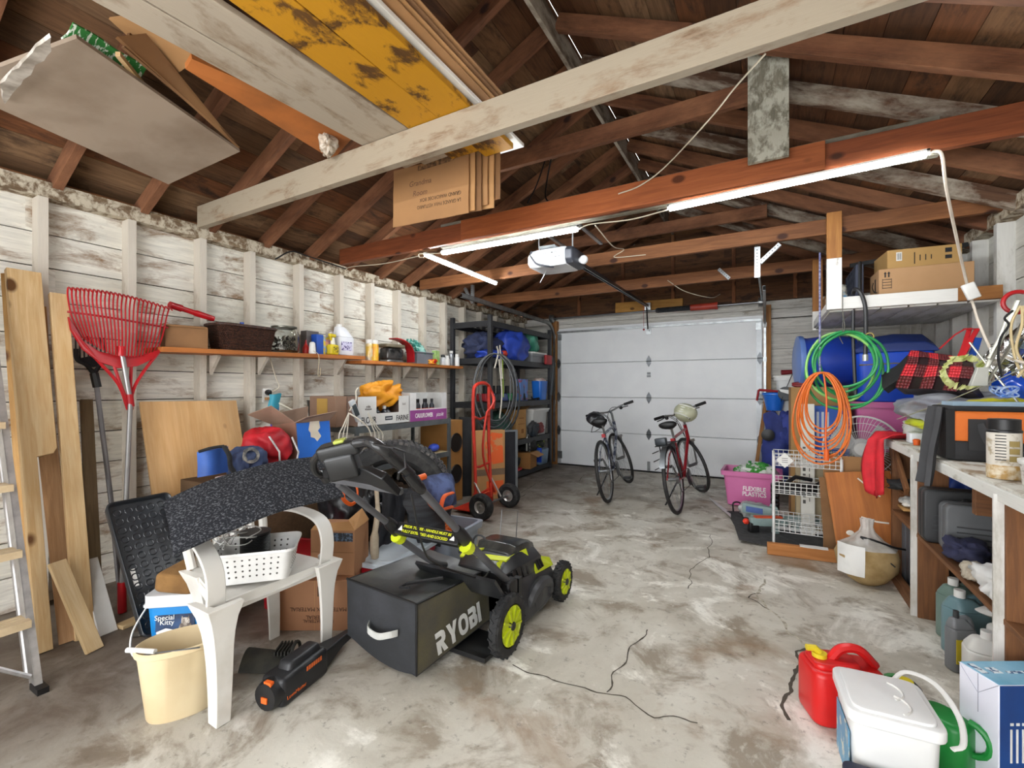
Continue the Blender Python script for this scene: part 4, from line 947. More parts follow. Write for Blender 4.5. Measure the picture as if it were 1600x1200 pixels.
mb=MB(); mb.tube(bez([aX(645,760,-1.80),aX(662,772,-1.76),aX(675,790,-1.76),aX(690,802,-1.76),aX(703,815,-1.76)],5),.022,8,flat=.6); mb.tube(bez([aX(707,770,-1.78),aX(694,776,-1.76),aX(690,795,-1.76),aX(706,792,-1.77)],5),.016,8,flat=.6)
mb.v=[p-jk.location for p in mb.v]; obj('orange_trim',mb,mat('#e0632a',.7,col2='#c95221'),jk,label='orange cuff and hem')
mb=MB(); mb.cyl(aX(640,752,-1.92),aX(655,748,-1.92),.016); 
lumpcloth('black_bag',[(628,762),(665,775),(690,850),(640,830)],[-1.95,-1.9,-1.85,-1.9],'black ribbed bag hanging below the blue jacket',mat('#1b1c1f',.7,col2='#33353a',scale=6,stretch=(1,1,8)),'bag',.05,.02,12,5)
mb=MB(); mb.tube([aX(640,752,-1.9),aX(664,744,-1.88)],.02,10); h=solo('drill_grip',mb,ORNG,'orange tipped black tool grip lying on tyre','tool')
# ---- battery power head on floor
bp=root('string_trimmer','black and orange battery string trimmer lying on the floor','power tool',(-1.70,1.20,0),rz=math.radians(100))
mb=MB(); mb.rbox((0,0,.055),(.25,.115,.115),.02,.018); mb.rbox((.02,0,.11),(.2,.08,.06),.02,.012,taper=.8); obj('housing',mb,mat('#1c1d20',.45,col2='#26272a'),bp)
mb=MB(); mb.loft([[(.12,y*.045,.05+z*.04) for y,z in ((-1,-1),(1,-1),(1,1),(-1,1))],[(.26,y*.022,.055+z*.022) for y,z in ((-1,-1),(1,-1),(1,1),(-1,1))],[(.33,y*.018,.055+z*.018) for y,z in ((-1,-1),(1,-1),(1,1),(-1,1))]]); obj('boom_socket',mb,mat('#202124',.5),bp,bevel=.006)
mb=MB(); mb.lathe([(.05,-.155),(.056,-.14),(.057,-.11)],20,TR((0,0,.055),(0,PI/2,0))@M.Rotation(0,4,'Z')); obj('battery',mb,mat('#151618',.4),bp)
mb=MB(); mb.box((-.145,-.01,.103),(.016,.034,.02)); obj('release_button',mb,ORNG,bp)
mb=MB(); mb.box((-.158,0,.045),(.004,.028,.022)); obj('battery_badge',mb,ORNG,bp)
mb=MB()
for s_ in (-1,):
    T_=TR((.02,s_*.0585,.075),(PI/2,0,0)); [mb.box((-.0+.0125*k,s_*.0585,.088),(.009,.001,.018)) for k in range(7)]; mb.text('LawnMaster',.020,TR((-.055,s_*.0585,.032),(PI/2,0,0)))
obj('lettering',mb,mat('#d8662a',.5),bp,flat=True)
mb=MB(); 
# ---- detached mower chute
dc=root('discharge_chute','small dusty black plastic mower chute lying on floor by the chair leg','chute',(-1.90,1.22,0),rz=math.radians(35))
mb=MB(); mb.sheet([[V((-.10+.2*u,-.085+.17*v,.10*math.sin(PI*(.15+.75*v))*(1-.4*u))) for v in [j/10 for j in range(11)]] for u in [i/8 for i in range(9)]],.006); obj('shell',mb,mat('#37352d',.8,col2='#22221f',scale=15),dc)
mb=MB(); mb.tube(arc((.1,0,.055),.06,0,2*PI,20,'yz',.055)[:-1],.007,6,closed=True)
for k in range(5): mb.box((.03+k*.014,.0,.09),(.006,.09,.02))
obj('ribs',mb,mat('#2a2924',.8),dc)
# ================================================================ LAWN MOWER
LM_LOC=V((-1.28,2.1,0)); lm=root('lawn_mower','black and lime battery lawn mower with grass bag, in mid floor','lawn mower',LM_LOC)
TM=M.Translation(-LM_LOC)
LIME=mat('#c8d41f',.4,col2='#b7c41a',scale=3); MBK=mat('#1c1d1f',.35,col2='#303134',scale=9,lo=.45,hi=.75); MDG=mat('#3c3d40',.45,col2='#2c2d30',scale=9)
TYR=mat('#1b1b1c',.75,col2='#3a3937',scale=25,lo=.5,hi=.7)
def LMB(): m=MB(); m.T=TM; return m
def wheel(x,y,r,w,side):
    m=LMB(); rr=[]
    T0=TM@TR((x,y,r),(0,PI/2,0))
    m.T=T0; m.lathe([(r*.66,-w/2),(r*.93,-w/2),(r,-w/2+.008),(r,w/2-.008),(r*.93,w/2),(r*.66,w/2),(r*.66,-w/2)],36,caps=False); o=obj('wheel',m,TYR,lm)
    m=MB(); m.T=T0
    n=22
    for k in range(n):
        a=2*PI*k/n
        for s_ in (-1,1):
            m.T=T0@M.Rotation(a+s_*.06,4,'Z')@TR((r,0,s_*w*.22),(s_*.6,0,0)); m.box((0,0,0),(.01,.008,w*.5))
    t=obj('tread_lugs',m,TYR,o); t['kind']='stuff'
    m=MB(); m.T=T0; z=side*(w/2-.004)
    m.lathe([(.012,z-.006*side),(r*.7,z-.006*side),(r*.7,z+.004*side),(r*.62,z+.004*side),(r*.6,z-.002*side),(.03,z-.002*side),(.012,z-.0*side)],30)
    for k in range(9):
        m.T=T0@M.Rotation(2*PI*k/9,4,'Z'); m.box((r*.38,0,z+.004*side),(r*.5,.010,.012))
    obj('rim',m,LIME,o)
    m=MB(); m.T=T0; m.lathe([(.001,z+.014*side),(.018,z+.014*side),(.024,z),(.024,z-.01*side)],16); obj('hub_cap',m,BLK,o)
for x,y,r in ((-1.055,1.83,.137),(-1.50,1.83,.137),(-1.05,2.46,.108),(-1.50,2.46,.108)): wheel(x,y,r,.05,1 if x>-1.2 else -1)
# deck: lofted shell
m=LMB(); rings=[]
for y,w0,z0,z1 in ((1.96,.19,.06,.27),(2.0,.20,.05,.28),(2.08,.205,.045,.27),(2.25,.21,.045,.25),(2.42,.19,.05,.22),(2.52,.13,.06,.16)):
    c=-1.275; rings.append([(c-w0,y,z0),(c-w0-.015,y,z0+.02),(c-w0,y,(z0+z1)/2+.03),(c-w0*.82,y,z1),(c-w0*.4,y,z1+.015),(c+w0*.4,y,z1+.015),(c+w0*.82,y,z1),(c+w0,y,(z0+z1)/2+.03),(c+w0+.015,y,z0+.02),(c+w0,y,z0)])
m.loft(rings); obj('deck',m,MDG,lm,bevel=.004)
m=LMB(); rings=[]
for y,w0,z0,z1 in ((1.90,.15,.27,.33),(1.98,.17,.27,.36),(2.12,.18,.25,.365),(2.3,.17,.23,.34),(2.40,.13,.21,.28)):
    c=-1.275; rings.append([(c-w0,y,z0),(c-w0*.95,y,z0+(z1-z0)*.6),(c-w0*.7,y,z1),(c+w0*.7,y,z1),(c+w0*.95,y,z0+(z1-z0)*.6),(c+w0,y,z0)])
m.loft(rings); obj('hood',m,MBK,lm,bevel=.005)
m=LMB(); rings=[]
for y,w0,z1 in ((2.06,.12,.37),(2.10,.13,.405),(2.22,.13,.40),(2.33,.11,.36),(2.38,.08,.30)):
    c=-1.275; rings.append([(c-w0,y,.30),(c-w0*.9,y,z1-.01),(c-w0*.6,y,z1),(c+w0*.6,y,z1),(c+w0*.9,y,z1-.01),(c+w0,y,.30)])
m.loft(rings); obj('battery_cover',m,mat('#2b2c2b',.25,col2='#4a4b47',scale=12,lo=.45,hi=.7),lm,bevel=.004)
# lime side panel with slots and text
m=LMB(); TS=TR((0,0,0)); 
m.add([(-1.088,2.20,.235),(-1.094,2.42,.205),(-1.118,2.42,.245),(-1.135,2.34,.275),(-1.12,2.21,.298)],[(0,1,2,3,4)]); o=obj('side_badge',m,LIME,lm,flat=True); q=o.modifiers.new('s','SOLIDIFY'); q.thickness=.012; q.offset=0
m=LMB()
for k in range(3): m.box((-1.100,2.225+k*.025,.265),(.02,.012,.045),(0,-.5,0))
obj('vent_slots',m,BLK,lm)
for a_,b_,c_,d_,nm in (((-1.42,1.96,.345),(-1.15,1.98,.362),(-1.15,2.02,.368),(-1.42,1.99,.36),'lime_trim'),((-1.16,1.93,.335),(-1.13,2.18,.33),(-1.15,2.19,.362),(-1.18,1.94,.364),'lime_trim'),((-1.42,2.02,.352),(-1.40,2.10,.365),(-1.33,2.10,.372),(-1.34,2.02,.368),'lime_trim')):
    m=LMB(); m.add([a_,b_,c_,d_],[(0,1,2,3)]); o=obj(nm,m,LIME,lm,flat=True); q=o.modifiers.new('s','SOLIDIFY'); q.thickness=.008; q.offset=0
m=LMB(); 
for k in range(4): m.box((-1.105,1.98+k*.045,.29),(.012,.016,.06),(.25,-.25,0))
obj('side_fins',m,BLK,lm)
m=LMB(); m.tube(bez([(-1.075,2.08,.12),(-1.06,2.10,.17),(-1.062,2.2,.19),(-1.065,2.3,.16),(-1.075,2.32,.10)],4),.03,8); m.lathe([(.001,.0),(.09,.0),(.08,.02),(.0,.028)],20,TR((-1.075,2.2,.13),(0,PI/2,0),(1,1,1))); obj('side_chute_cover',m,MDG,lm)
m=LMB(); m.box((-1.075,1.95,.10),(.02,.05,.07)); obj('warning_label',m,mat('#a9aaa6',.6,col2='#2a2a2a',scale=50),lm)
m=LMB(); m.tube([(-1.38,2.30,.33),(-1.40,2.36,.50),(-1.29,2.36,.51),(-1.27,2.30,.35)],.003,5); obj('wire_bail',m,STEEL,lm)
m=LMB(); m.tube(arc((-1.40,2.12,.37),.045,0,2*PI,14,'xz')[:-1],.006,6,closed=True); m.tube([(-1.46,2.0,.35),(-1.40,2.03,.38),(-1.34,2.02,.36)],.01,6); obj('carry_handle',m,MDG,lm)
m=LMB(); m.sheet([[V((-1.52+.46*v,1.72+.1*u,.37-.12*u)) for v in (0,.5,1)] for u in (0,.3,.6,1)],.015); obj('rear_flap',m,MBK,lm)
m=LMB(); m.box((-1.275,1.975,.2),(.42,.03,.2)); m.box((-1.20,1.80,.022),(.22,.22,.02),(-.06,0,0)); obj('rear_wall',m,BLK,lm)
for x in (-1.09,-1.46):
    m=LMB(); m.rbox((x,1.91,.25),(.05,.09,.12),.015,.01); m.tube([(x+.0,1.94,.22),(x+.0,1.83,.14)],.018,8); obj('handle_mount',m,BLK,lm)
# grass bag
m_bag=mat('#1d1f22',.75,col2='#2a2b30',scale=7,lo=.45,hi=.7,bmp=.25,bs=60); m_bags=mat('#4d4940',.85,col2='#605a3c',scale=5,lo=.45,hi=.8,bmp=.35,bs=90)
A0=V((-1.277,1.455,.035)); A1=V((-1.277,1.455,.335)); B0=V((-1.66,1.43,.12)); B1=V((-1.677,1.44,.365)); C0=V((-1.235,1.97,.06)); C1=V((-1.245,1.95,.315)); D0=V((-1.60,1.97,.12)); D1=V((-1.62,1.95,.35))
def quadsheet(m,a,b_,c,d,bul,nrm,nu=12,nv=10,amp=.004,sag=0,seed=0):
    nrm=V(nrm)
    def f(u,v):
        p=a.lerp(b_,u).lerp(d.lerp(c,u),v); p=p+nrm*bul*math.sin(u*PI)*math.sin(v*PI); p.z-=sag*math.sin(u*PI)*(1-v); return p
    m.sheet(cloth_grid(f,nu,nv,amp,9,seed),.004)
gb_=root('tmp','tmp','tmp'); bpy.data.objects.remove(gb_)
m=LMB(); quadsheet(m,B0,A0,A1,B1,.012,(0,-1,0),14,10,.003,.035,1); bag=obj('grass_bag',m,m_bag,lm,angle=70,label='charcoal fabric grass catcher')
m=LMB(); quadsheet(m,A0,C0,C1,A1,.0,(1,0,0),12,10,.0008,.0,2); obj('bag_side',m,m_bags,bag,angle=70,label='olive grey dusty side panel')
m=LMB(); quadsheet(m,B1,A1,C1,D1,-.02,(0,0,1),12,12,.006,0,3); obj('bag_top',m,mat('#2a2c2b',.35,col2='#55564f',scale=6,lo=.5,hi=.75,bmp=.3,bs=30),bag,angle=70,label='glossy scuffed plastic top')
m=LMB(); quadsheet(m,D0,B0,B1,D1,.0,(1,0,0),6,6,.0); quadsheet(m,B0,A0,C0,D0,0,(0,0,1),6,6,0); obj('bag_panel',m,m_bag,bag,angle=70)
m=LMB(); m.tube(bez([B1,(B1+A1)/2+V((0,-.005,.004)),A1],6),.006,6); m.tube([A1,C1],.006,6); m.tube([A0,A1],.005,6); obj('piping',m,BLK,bag)
m=LMB(); m.tube([aY(635,0,1.5)*0+V((-1.40,1.53,.367)),V((-1.30,1.66,.365))],.008,6); m.tube([V((-1.37,1.52,.36)),V((-1.41,1.50,.36)),V((-1.40,1.53,.367))],.006,6); obj('clip',m,BLK,bag)
def bagpt(x,y): return aY(x,y,1.437)
m=LMB(); pts=bez([aY(577,975,1.425),aY(575,985,1.40),aY(590,995,1.39),aY(608,993,1.40),aY(621,990,1.43)],5)
rings=[]
for p in pts: rings.append([p+V((0,-.002,.016)),p+V((0,.002,.016)),p+V((0,.002,-.012)),p+V((0,-.002,-.012))])
m.loft(rings); obj('grab_strap',m,mat('#c2c2be',.7,col2='#a9a9a4',bmp=.3,bs=90),bag)
# lettering on the bag side: stylised letters in the plane of the side
def glyph(polys,ox,m,T,h,d=.0015,w=1):
    for p in polys: m.prism([(ox+x*w*h,y*h) for x,y in p],0,d,T)
notchR=[(0,1),(.46,1),(.64,.92),(.70,.78),(.70,.60),(.64,.48),(.52,.42),(.76,0),(.46,0),(.28,.38),(.28,0),(.0,0),(0,.60),(.36,.60),(.42,.64),(.42,.72),(.36,.76),(0,.76)]
Yg=[(0,1),(.28,1),(.42,.62),(.56,1),(.84,1),(.55,.42),(.55,0),(.28,0),(.28,.42)]
Bt=[(0,1),(.46,1),(.62,.92),(.66,.80),(.66,.64),(.58,.55),(0,.55),(0,.62),(.34,.62),(.39,.66),(.39,.72),(.34,.76),(0,.76)]
Bb=[[(0,.57),(0,0),(.26,0),(.26,.57)],[(.24,.2),(.24,0),(.52,0),(.66,.08),(.70,.2),(.70,.4),(.64,.52),(.56,.57),(.24,.57),(.24,.38),(.42,.38),(.42,.2)]]
Ig=[(0,1),(.26,1),(.26,0),(0,0)]
pn=(C0-A0).cross(A1-A0).normalized()
pn=pn if pn.x>0 else -pn
def onside(x,y): r=_ray(x,y); o=V((0,0,CAMH)); return o+r*((A0-o).dot(pn)/r.dot(pn))
s0=onside(684,1024); s1=onside(748,972); ex=(s1-s0).normalized(); h=.105; ez=(onside(679,994)-s0).normalized(); Ls=(s1-s0).length
o_=s0+pn*.003
T=M(((ex.x,ez.x,pn.x,o_.x),(ex.y,ez.y,pn.y,o_.y),(ex.z,ez.z,pn.z,o_.z),(0,0,0,1)))
m=LMB(); k=Ls/3.55/h*.98
x=0
def put(polys,wd):
    global x
    glyph(polys,x,m,T,h,.0012,k*1.05); x+=wd*h*k*1.05+.007
put([notchR],.76); put([Yg],.84)
cx=x+.40*h*k; n=28
vs=[];fs=[]
for i in range(n):
    a=2*PI*i/n
    for r in (.5,.24): vs.append((cx+math.copysign(abs(math.cos(a))**.8,math.cos(a))*(r*.86 if r>.3 else r*.8)*h*k,.5*h+math.copysign(abs(math.sin(a))**.8,math.sin(a))*r*(1 if r>.3 else 1.15)*h,.0012))
for i in range(n): j=(i+1)%n; fs.append((2*i,2*j,2*j+1,2*i+1))
m.add(vs,fs,T); x+=.84*h*k+.007
put([Bt]+Bb,.70); put([Ig],.26); m.box((0,0,0),(.004,.004,.001)) if False else None
obj('lettering',m,WINK,bag,flat=True)
# handle: tubes, locks, crossbar, grip
GT_=mat('#5c5c5f',.45,.3,col2='#4c4c4f')
m=LMB(); m.tube([V((-1.10,1.925,.285)),V((-1.105,1.56,.60))],.017,12,flat=1.); r1=obj('lower_tube',m,GT_,lm)
m=LMB(); m.tube([V((-1.105,1.54,.625)),V((-1.10,1.26,.885))],.015,12); obj('upper_tube',m,GT_,lm)
m=LMB(); m.tube(bez([V((-1.44,1.86,.33)),V((-1.44,1.76,.38)),V((-1.47,1.58,.53))],4),.016,12); obj('lower_tube',m,GT_,lm)
m=LMB(); m.tube([V((-1.47,1.50,.625)),V((-1.47,1.22,.86))],.014,12); obj('upper_tube',m,GT_,lm)
for x_,y_,z_ in ((-1.105,1.55,.612),(-1.47,1.53,.60)):
    m=LMB(); m.tube([V((x_,y_+.055,z_-.055)),V((x_,y_+.03,z_-.03)),V((x_,y_-.03,z_+.03)),V((x_,y_-.05,z_+.05))],[.02,.027,.027,.02],12); o=obj('cam_lock',m,BLK,lm)
    m=LMB(); m.tube([V((x_+.008,y_+.035,z_-.055)),V((x_+.008,y_-.0,z_-.03))],[.026,.03],10); obj('lever',m,LIME,o)
m=LMB(); F,L=frame(V((-1.455,1.53,.605)),V((-1.115,1.545,.60)),(0,-.75,.66)); m.T=TM@F; m.rbox((L/2,0,0),(L,.055,.03),.01,.005); cb=obj('warning_crossbar',m,BLK,lm)
m=MB(); m.T=TM@F@TR((0,0,.0)); m.text('PRIOR TO USE - HANDLE MUST BE',.0165,TR((L/2,.010,.0156)),bold=.0003); m.text('FULLY EXTENDED AND LOCKED',.0165,TR((L/2-.006,-.012,.0156)),bold=.0003); obj('lettering',m,mat('#d3d91f',.5),cb,flat=True)
m=MB(); m.T=TM@F; m.prism([(.03,.012),(.045,-.012),(.02,-.012)],.0151,.016); m.prism([(L-.03,.012),(L-.045,-.012),(L-.02,-.012)],.0151,.016); obj('arrow_mark',m,WINK,cb,flat=True)
m=LMB(); m.tube([V((-1.10,1.285,.862)),V((-1.10,1.262,.884)),V((-1.10,1.255,.890)),V((-1.10,1.24,.905)),V((-1.10,1.23,.914)),V((-1.10,1.20,.94))],[.018,.024,.021,.025,.022,.018],14); obj('collar',m,mat('#1c1c1e',.25),lm)
gr=[V((-1.10,1.20,.94)),V((-1.10,1.10,1.01)),V((-1.12,1.02,1.065)),V((-1.17,.99,1.085)),V((-1.25,.98,1.085))]
m=LMB(); m.tube(bez([aX(642,742,-1.10),aX(612,715,-1.105),aX(592,698,-1.12),aX(575,690,-1.17),aX(556,692,-1.22)],5),.02,12); obj('handle_grip',m,mat('#1a1a1b',.25,col2='#2b2b2c'),lm)
def hp(x,y,X): return aX(x,y,X)
m=LMB(); m.tube(bez([hp(556,692,-1.22),hp(530,694,-1.30),hp(505,705,-1.38),hp(490,722,-1.43),hp(494,738,-1.46),hp(506,742,-1.46)],5),.013,10); m.tube([hp(506,742,-1.46),hp(512,750,-1.46)],.02,10); obj('handle_bar',m,mat('#1c1c1d',.3),lm)
m=LMB(); c=(hp(530,715,-1.33)); F2,_=frame(hp(510,712,-1.34),hp(560,700,-1.24),(0,-.3,1)); m.T=TM@F2
m.rbox((.055,-.0,.012),(.15,.07,.05),.015,.01); m.rbox((.05,-.01,-.045),(.11,.06,.09),.012,.01); cn=obj('control_box',m,mat('#111214',.3,col2='#1a1b1d'),lm)
m=MB(); m.T=TM@F2; m.rbox((.062,.0,.040),(.04,.03,.012),.006,.003); obj('start_button',m,mat('#a8b046',.4),cn,label='lime start button')
m=LMB(); m.tube(bez([hp(516,733,-1.40),hp(514,724,-1.39),hp(520,716,-1.37),hp(534,708,-1.34)],4),.009,8,flat=.6); obj('lime_lever',m,LIME,cn)
m=LMB(); m.sheet([[hp(515,742,-1.44),hp(545,748,-1.33),hp(585,752,-1.2),hp(628,765,-1.12)],[hp(512,728,-1.44),hp(545,725,-1.33),hp(580,728,-1.2),hp(605,738,-1.12)]],.03); obj('cross_cover',m,mat('#141517',.35),lm,bevel=.004)
m=LMB(); F3,L3=frame(hp(515,748,-1.46),hp(628,768,-1.12),(0,-.3,1)); m.T=TM@F3; m.box((L3/2,0,0),(L3,.02,.022)); obj('cross_tube',m,GT_,lm,bevel=.003)
m=LMB(); m.tube([hp(567,692,-1.2),hp(590,695,-1.1),hp(615,700,-1.03),hp(632,706,-1.02),hp(634,730,-1.03),hp(623,738,-1.05),hp(622,748,-1.07)],.0045,6); m.tube([hp(572,738,-1.3),hp(565,745,-1.3),hp(570,752,-1.28),hp(582,728,-1.26)],.004,6); obj('bail_lever',m,mat('#3a3a3c',.3,.6),lm)
m=LMB(); m.tube(bez([V((-1.14,1.27,.85)),V((-1.16,1.36,.62)),V((-1.2,1.5,.50)),V((-1.16,1.75,.36)),V((-1.2,1.9,.33))],6),.004,6); obj('control_cable',m,BLK,lm)
# ================================================================ METAL SHELF with trays
ms=root('metal_shelf','grey slotted metal shelf by left wall under flour tray','shelf unit',(-3.14,3.19,0)); TMS=M.Translation(-ms.location)
GM=mat('#6b7274',.45,.4,col2='#5b6163',scale=6); PB=mat('#b7a27c',.8,col2='#a38e69',scale=20)
for x in (-3.38,-2.90):
    for y in (2.58,3.80):
        m=MB(); m.T=TMS; m.b2((x-.018,y-.002,0),(x+.018,y+.002,.92)); m.b2((x-.018 if x<-3.1 else x+.014,y-.018,0),(x-.014 if x<-3.1 else x+.018,y+.018,.92)); obj('post',m,GM,ms)
for z in (.915,.575,.18):
    m=MB(); m.T=TMS; m.b2((-2.90,2.58,z-.05),(-2.885,3.80,z)); m.b2((-3.395,2.58,z-.05),(-3.38,3.80,z)); m.b2((-3.38,2.575,z-.05),(-2.9,2.59,z)); m.b2((-3.38,3.79,z-.05),(-2.9,3.805,z)); obj('shelf_frame',m,GM,ms)
    m=MB(); m.T=TMS; m.b2((-3.38,2.59,z-.012),(-2.9,3.79,z)); obj('shelf_board',m,PB,ms)
def tray(name,label,loc,d,cut,m,side=None,backh=None,text=()):
    """open display carton facing +X: d=(depth x, length y, height), cut=(y0,y1,z) opening in front panel"""
    t=root(name,label,'display carton',loc); w,l,h=d
    mb=MB(); y0,y1,zc=cut
    mb.prism([(-l/2,0),(l/2,0),(l/2,h),(y1,h),(y1,zc),(y0,zc),(y0,h),(-l/2,h)],0,.004,M(((0,0,1,w/2-.004),(1,0,0,0),(0,1,0,0),(0,0,0,1)))); obj('front_panel',mb,m,t,flat=True)
    mb=MB(); mb.b2((-w/2,-l/2,0),(w/2,l/2,.004)); mb.b2((-w/2,-l/2,0),(-w/2+.004,l/2,backh or h)); mb.b2((-w/2,-l/2,0),(w/2-.005,-l/2+.004,h)); mb.b2((-w/2,l/2-.004,0),(w/2-.005,l/2,h)); obj('shell',mb,side or m,t,flat=True)
    for s_,size,y,z,mm,sh in text:
        q=MB(); q.text(s_,size,TR((w/2+.0006,y,z),(PI/2,0,PI/2)),bold=.0006,shear=sh,font_sx=.72); obj('lettering',q,mm,t,flat=True)
    return t
CW=mat('#dcdbd8',.6,col2='#cfcdc9')
ft=tray('flour_carton','white printed flour carton tray on top of the metal shelf','X',(0,0,0),(0,1,1),CW) if False else tray('display_carton','white flour tray holding dark bottles and yellow cloth on metal shelf',(-3.03,2.90,.917),(.26,.60,.245),(-.10,.17,.10),CW,side=mat('#8d7466',.8),text=(('FLOUR',.075,-.185,.045,INK,0),('FARINE',.068,.215,.045,INK,0),('robin',.03,-.19,.16,mat('#77706c',.7),0),('all purpose',.022,-.19,.14,mat('#77706c',.7),0),('5 x 5',.026,.235,.17,mat('#77706c',.7),0)))
q=MB(); q.b2((.1302,-.0,.035),(.1308,.09,.07)); obj('logo_patch',q,mat('#3a3f48',.6),ft)
q=MB(); q.text('COMPLIMENTS',.018,TR((.1312,.045,.052),(PI/2,0,PI/2)),font_sx=.6) if False else q.box((.131,.045,.052),(.0006,.07,.006)); obj('logo_line',q,WINK,ft)
PURP=mat('#9c4c94',.5,col2='#8d4285',scale=3)
ct=tray('display_carton','white and purple cauliflower pizza tray holding bottles on metal shelf',(-3.03,3.49,.917),(.26,.55,.27),(-.19,.20,.115),mat('#dedddb',.6),side=mat('#c9c9c6',.6))
q=MB(); q.b2((.1303,-.275,.0),(.131,.275,.105)); obj('purple_band',q,PURP,ct)
q=MB(); q.text('CAULIFLOWER',.058,TR((.1316,-.075,.05),(PI/2,0,PI/2)),bold=.001,font_sx=.66); q.text('pizza kit',.055,TR((.1316,.165,.05),(PI/2,0,PI/2)),font_sx=.62,shear=.3); obj('lettering',q,WINK,ct,flat=True)
bc=carton('cardboard_box','plain brown carton standing left of the flour tray on metal shelf',(-3.17,2.53,.917),.05,(.3,.12,.25),mat('#9a7b66',.85,col2='#8d705c',scale=2))
bc2=bc; q=MB(); q.box((0,-.0625,.13),(.12,.002,.2)); obj('yellow_panel',q,mat('#c39c4e',.7),bc2)
# bottles in trays
def smallbottle(x,y,h,r,bm,cm,label,cat='bottle',z=.922,group=None,band=None):
    t=root('spray_bottle' if cat=='spray bottle' else 'bottle',label,cat,(x,y,z),group=group)
    mb=MB(); mb.lathe([(r*.9,0),(r,.006),(r,h*.68),(r*.55,h*.8),(r*.45,h*.85)],14); obj('body',mb,bm,t)
    mb=MB(); mb.lathe([(r*.5,h*.84),(r*.55,h*.86),(r*.55,h),(r*.4,h+.003)],12); obj('cap',mb,cm,t)
    if band: mb=MB(); mb.lathe([(r*1.02,h*.25),(r*1.02,h*.55)],14,caps=False); obj('label_band',mb,band,t)
    return t
SB=mat('#24262b',.3,col2='#33363d'); OB=mat('#e0502a',.45)
for k in range(5):
    smallbottle(-2.985-.03*(k%2),3.40+k*.058,.20,.026,SB,BLK,['first','second','third','fourth','fifth'][k]+' orange banded black bottle from the left in purple tray','bottle',group='orange banded bottles in the pizza tray',band=OB)
smallbottle(-2.97,3.33,.16,.035,mat('#c9d2d6',.3,col2='#3c5a8a',scale=20),mat('#cfd8b0',.4),'clear wide bottle with pale cap at left end of pizza tray')
smallbottle(-3.05,3.30,.21,.024,RED,BLK,'red bottle behind the clear one in pizza tray')
for k,(y,lab) in enumerate(((2.84,'dark spray bottle at the left of flour tray opening'),(2.90,'dark bottle with orange label in the middle of flour tray'),(2.97,'dark bottle with white print at right inside flour tray'),(3.03,'small dark bottle at the right edge of flour tray opening'))):
    smallbottle(-2.98-.02*(k%2),y,[.18,.15,.15,.14][k],.03,SB,[BLK,BLK,WHT,BLK][k],lab,band=[mat('#a8adb2',.4),ORNG,mat('#c9c9c6',.5),ORNG][k])
mb=MB(); crumple(mb,(0,0,.11),(.20,.42,.22),31,.32,2.2,24,False,.7)
for i,v_ in enumerate(mb.v): mb.v[i]=V((v_.x,v_.y,v_.z+.14*max(0,(v_.y+.1))**1.0*1.0))
solo('yellow_rain_jacket',mb,mat('#e39a1b',.6,col2='#c97f10',scale=5,bmp=.3,bs=20),'bright yellow cloth jacket heaped over the flour tray','jacket',loc=(-3.06,3.0,1.04))
# power strip and cords
pst=root('power_strip','grey and white power strip hanging at the flour tray corner','power strip',(-2.86,2.56,1.0),rot=(.5,.1,0)); mb=MB(); mb.rbox((0,0,.06),(.03,.05,.19),.008,.005); obj('housing',mb,mat('#c9cdd0',.4),pst); mb=MB(); mb.rbox((.017,-.005,.07),(.012,.04,.1),.006,.003); obj('plug',mb,mat('#3b4347',.5),pst)
CC=mat('#d9d2c2',.5)
for k in range(6):
    x0=530+k*6 if k<3 else 578+(k-3)*6
    a=aX(545 if k<3 else 575,645,-2.84); b_=aX(x0 if k<3 else x0+8,680,-2.80-.01*k); c_=aX((x0-2) if k<3 else x0+4,712,-2.80); d_=aX((x0+10) if k<3 else x0-6,700,-2.79-.008*k)
    cable([a,b_.lerp(a,.4),b_,c_,d_],.005,CC,label=['first','second','third','fourth','fifth','sixth'][k]+' cream cord loop from the left before the metal shelf',group='cream cord loops')
cable([aX(546,642,-2.84),aX(556,625,-2.84),aX(556,612,-2.86),aX(560,606,-2.88)],.006,CC,label='cream cord arching over the power strip')
cable([aX(546,646,-2.84),aX(560,655,-2.8),aX(575,668,-2.8),aX(583,690,-2.8),aX(588,705,-2.8)],.006,CC,label='single cream cord curving from power strip down right')
# tools on second shelf
def lump(px,py,X,d,m,label,cat,name,seed,amp=.3,z=None,f=3.5,n=12,pos=None,fold=.5):
    q=pos if pos is not None else aX(px,py,X); 
    if z is not None and pos is None: q=V((q.x,q.y,z))
    mb=MB(); crumple(mb,(0,0,d[2]/2),d,seed,amp,f,n,True,fold); return solo(name,mb,m,label,cat,loc=q)
lump(625,705,-3.1,(.22,.34,.14),BLKR,'dark cloth bag on the second level of metal shelf','bag','cloth_bag',41,z=.577)
t=root('hand_drill','black and orange drill lying on the second level of metal shelf','drill',(-3.0,3.42,.577),rz=1.4); mb=MB(); mb.lathe([(.02,-.1),(.03,-.06),(.032,.05),(.02,.1)],14,TR((0,0,.035),(0,PI/2,0))); obj('motor_housing',mb,ORNG,t); mb=MB(); mb.cyl((.1,0,.035),(.17,0,.035),.012); mb.rbox((-.03,.07,.03),(.04,.12,.04),.012,.006); obj('grip',mb,BLK,t)
t=root('hand_saw','blue handled tool lying at the right end of second shelf','tool',(-2.98,3.66,.577),rz=1.3); mb=MB(); mb.ball((0,0,.045),.045,8,(1.4,1,.9)); obj('handle',mb,mat('#3d57c9',.4),t); mb=MB(); mb.tube([(-.05,0,.03),(-.2,.03,.02)],.012,8); obj('shank',mb,mat('#4a4c50',.4,.5),t)
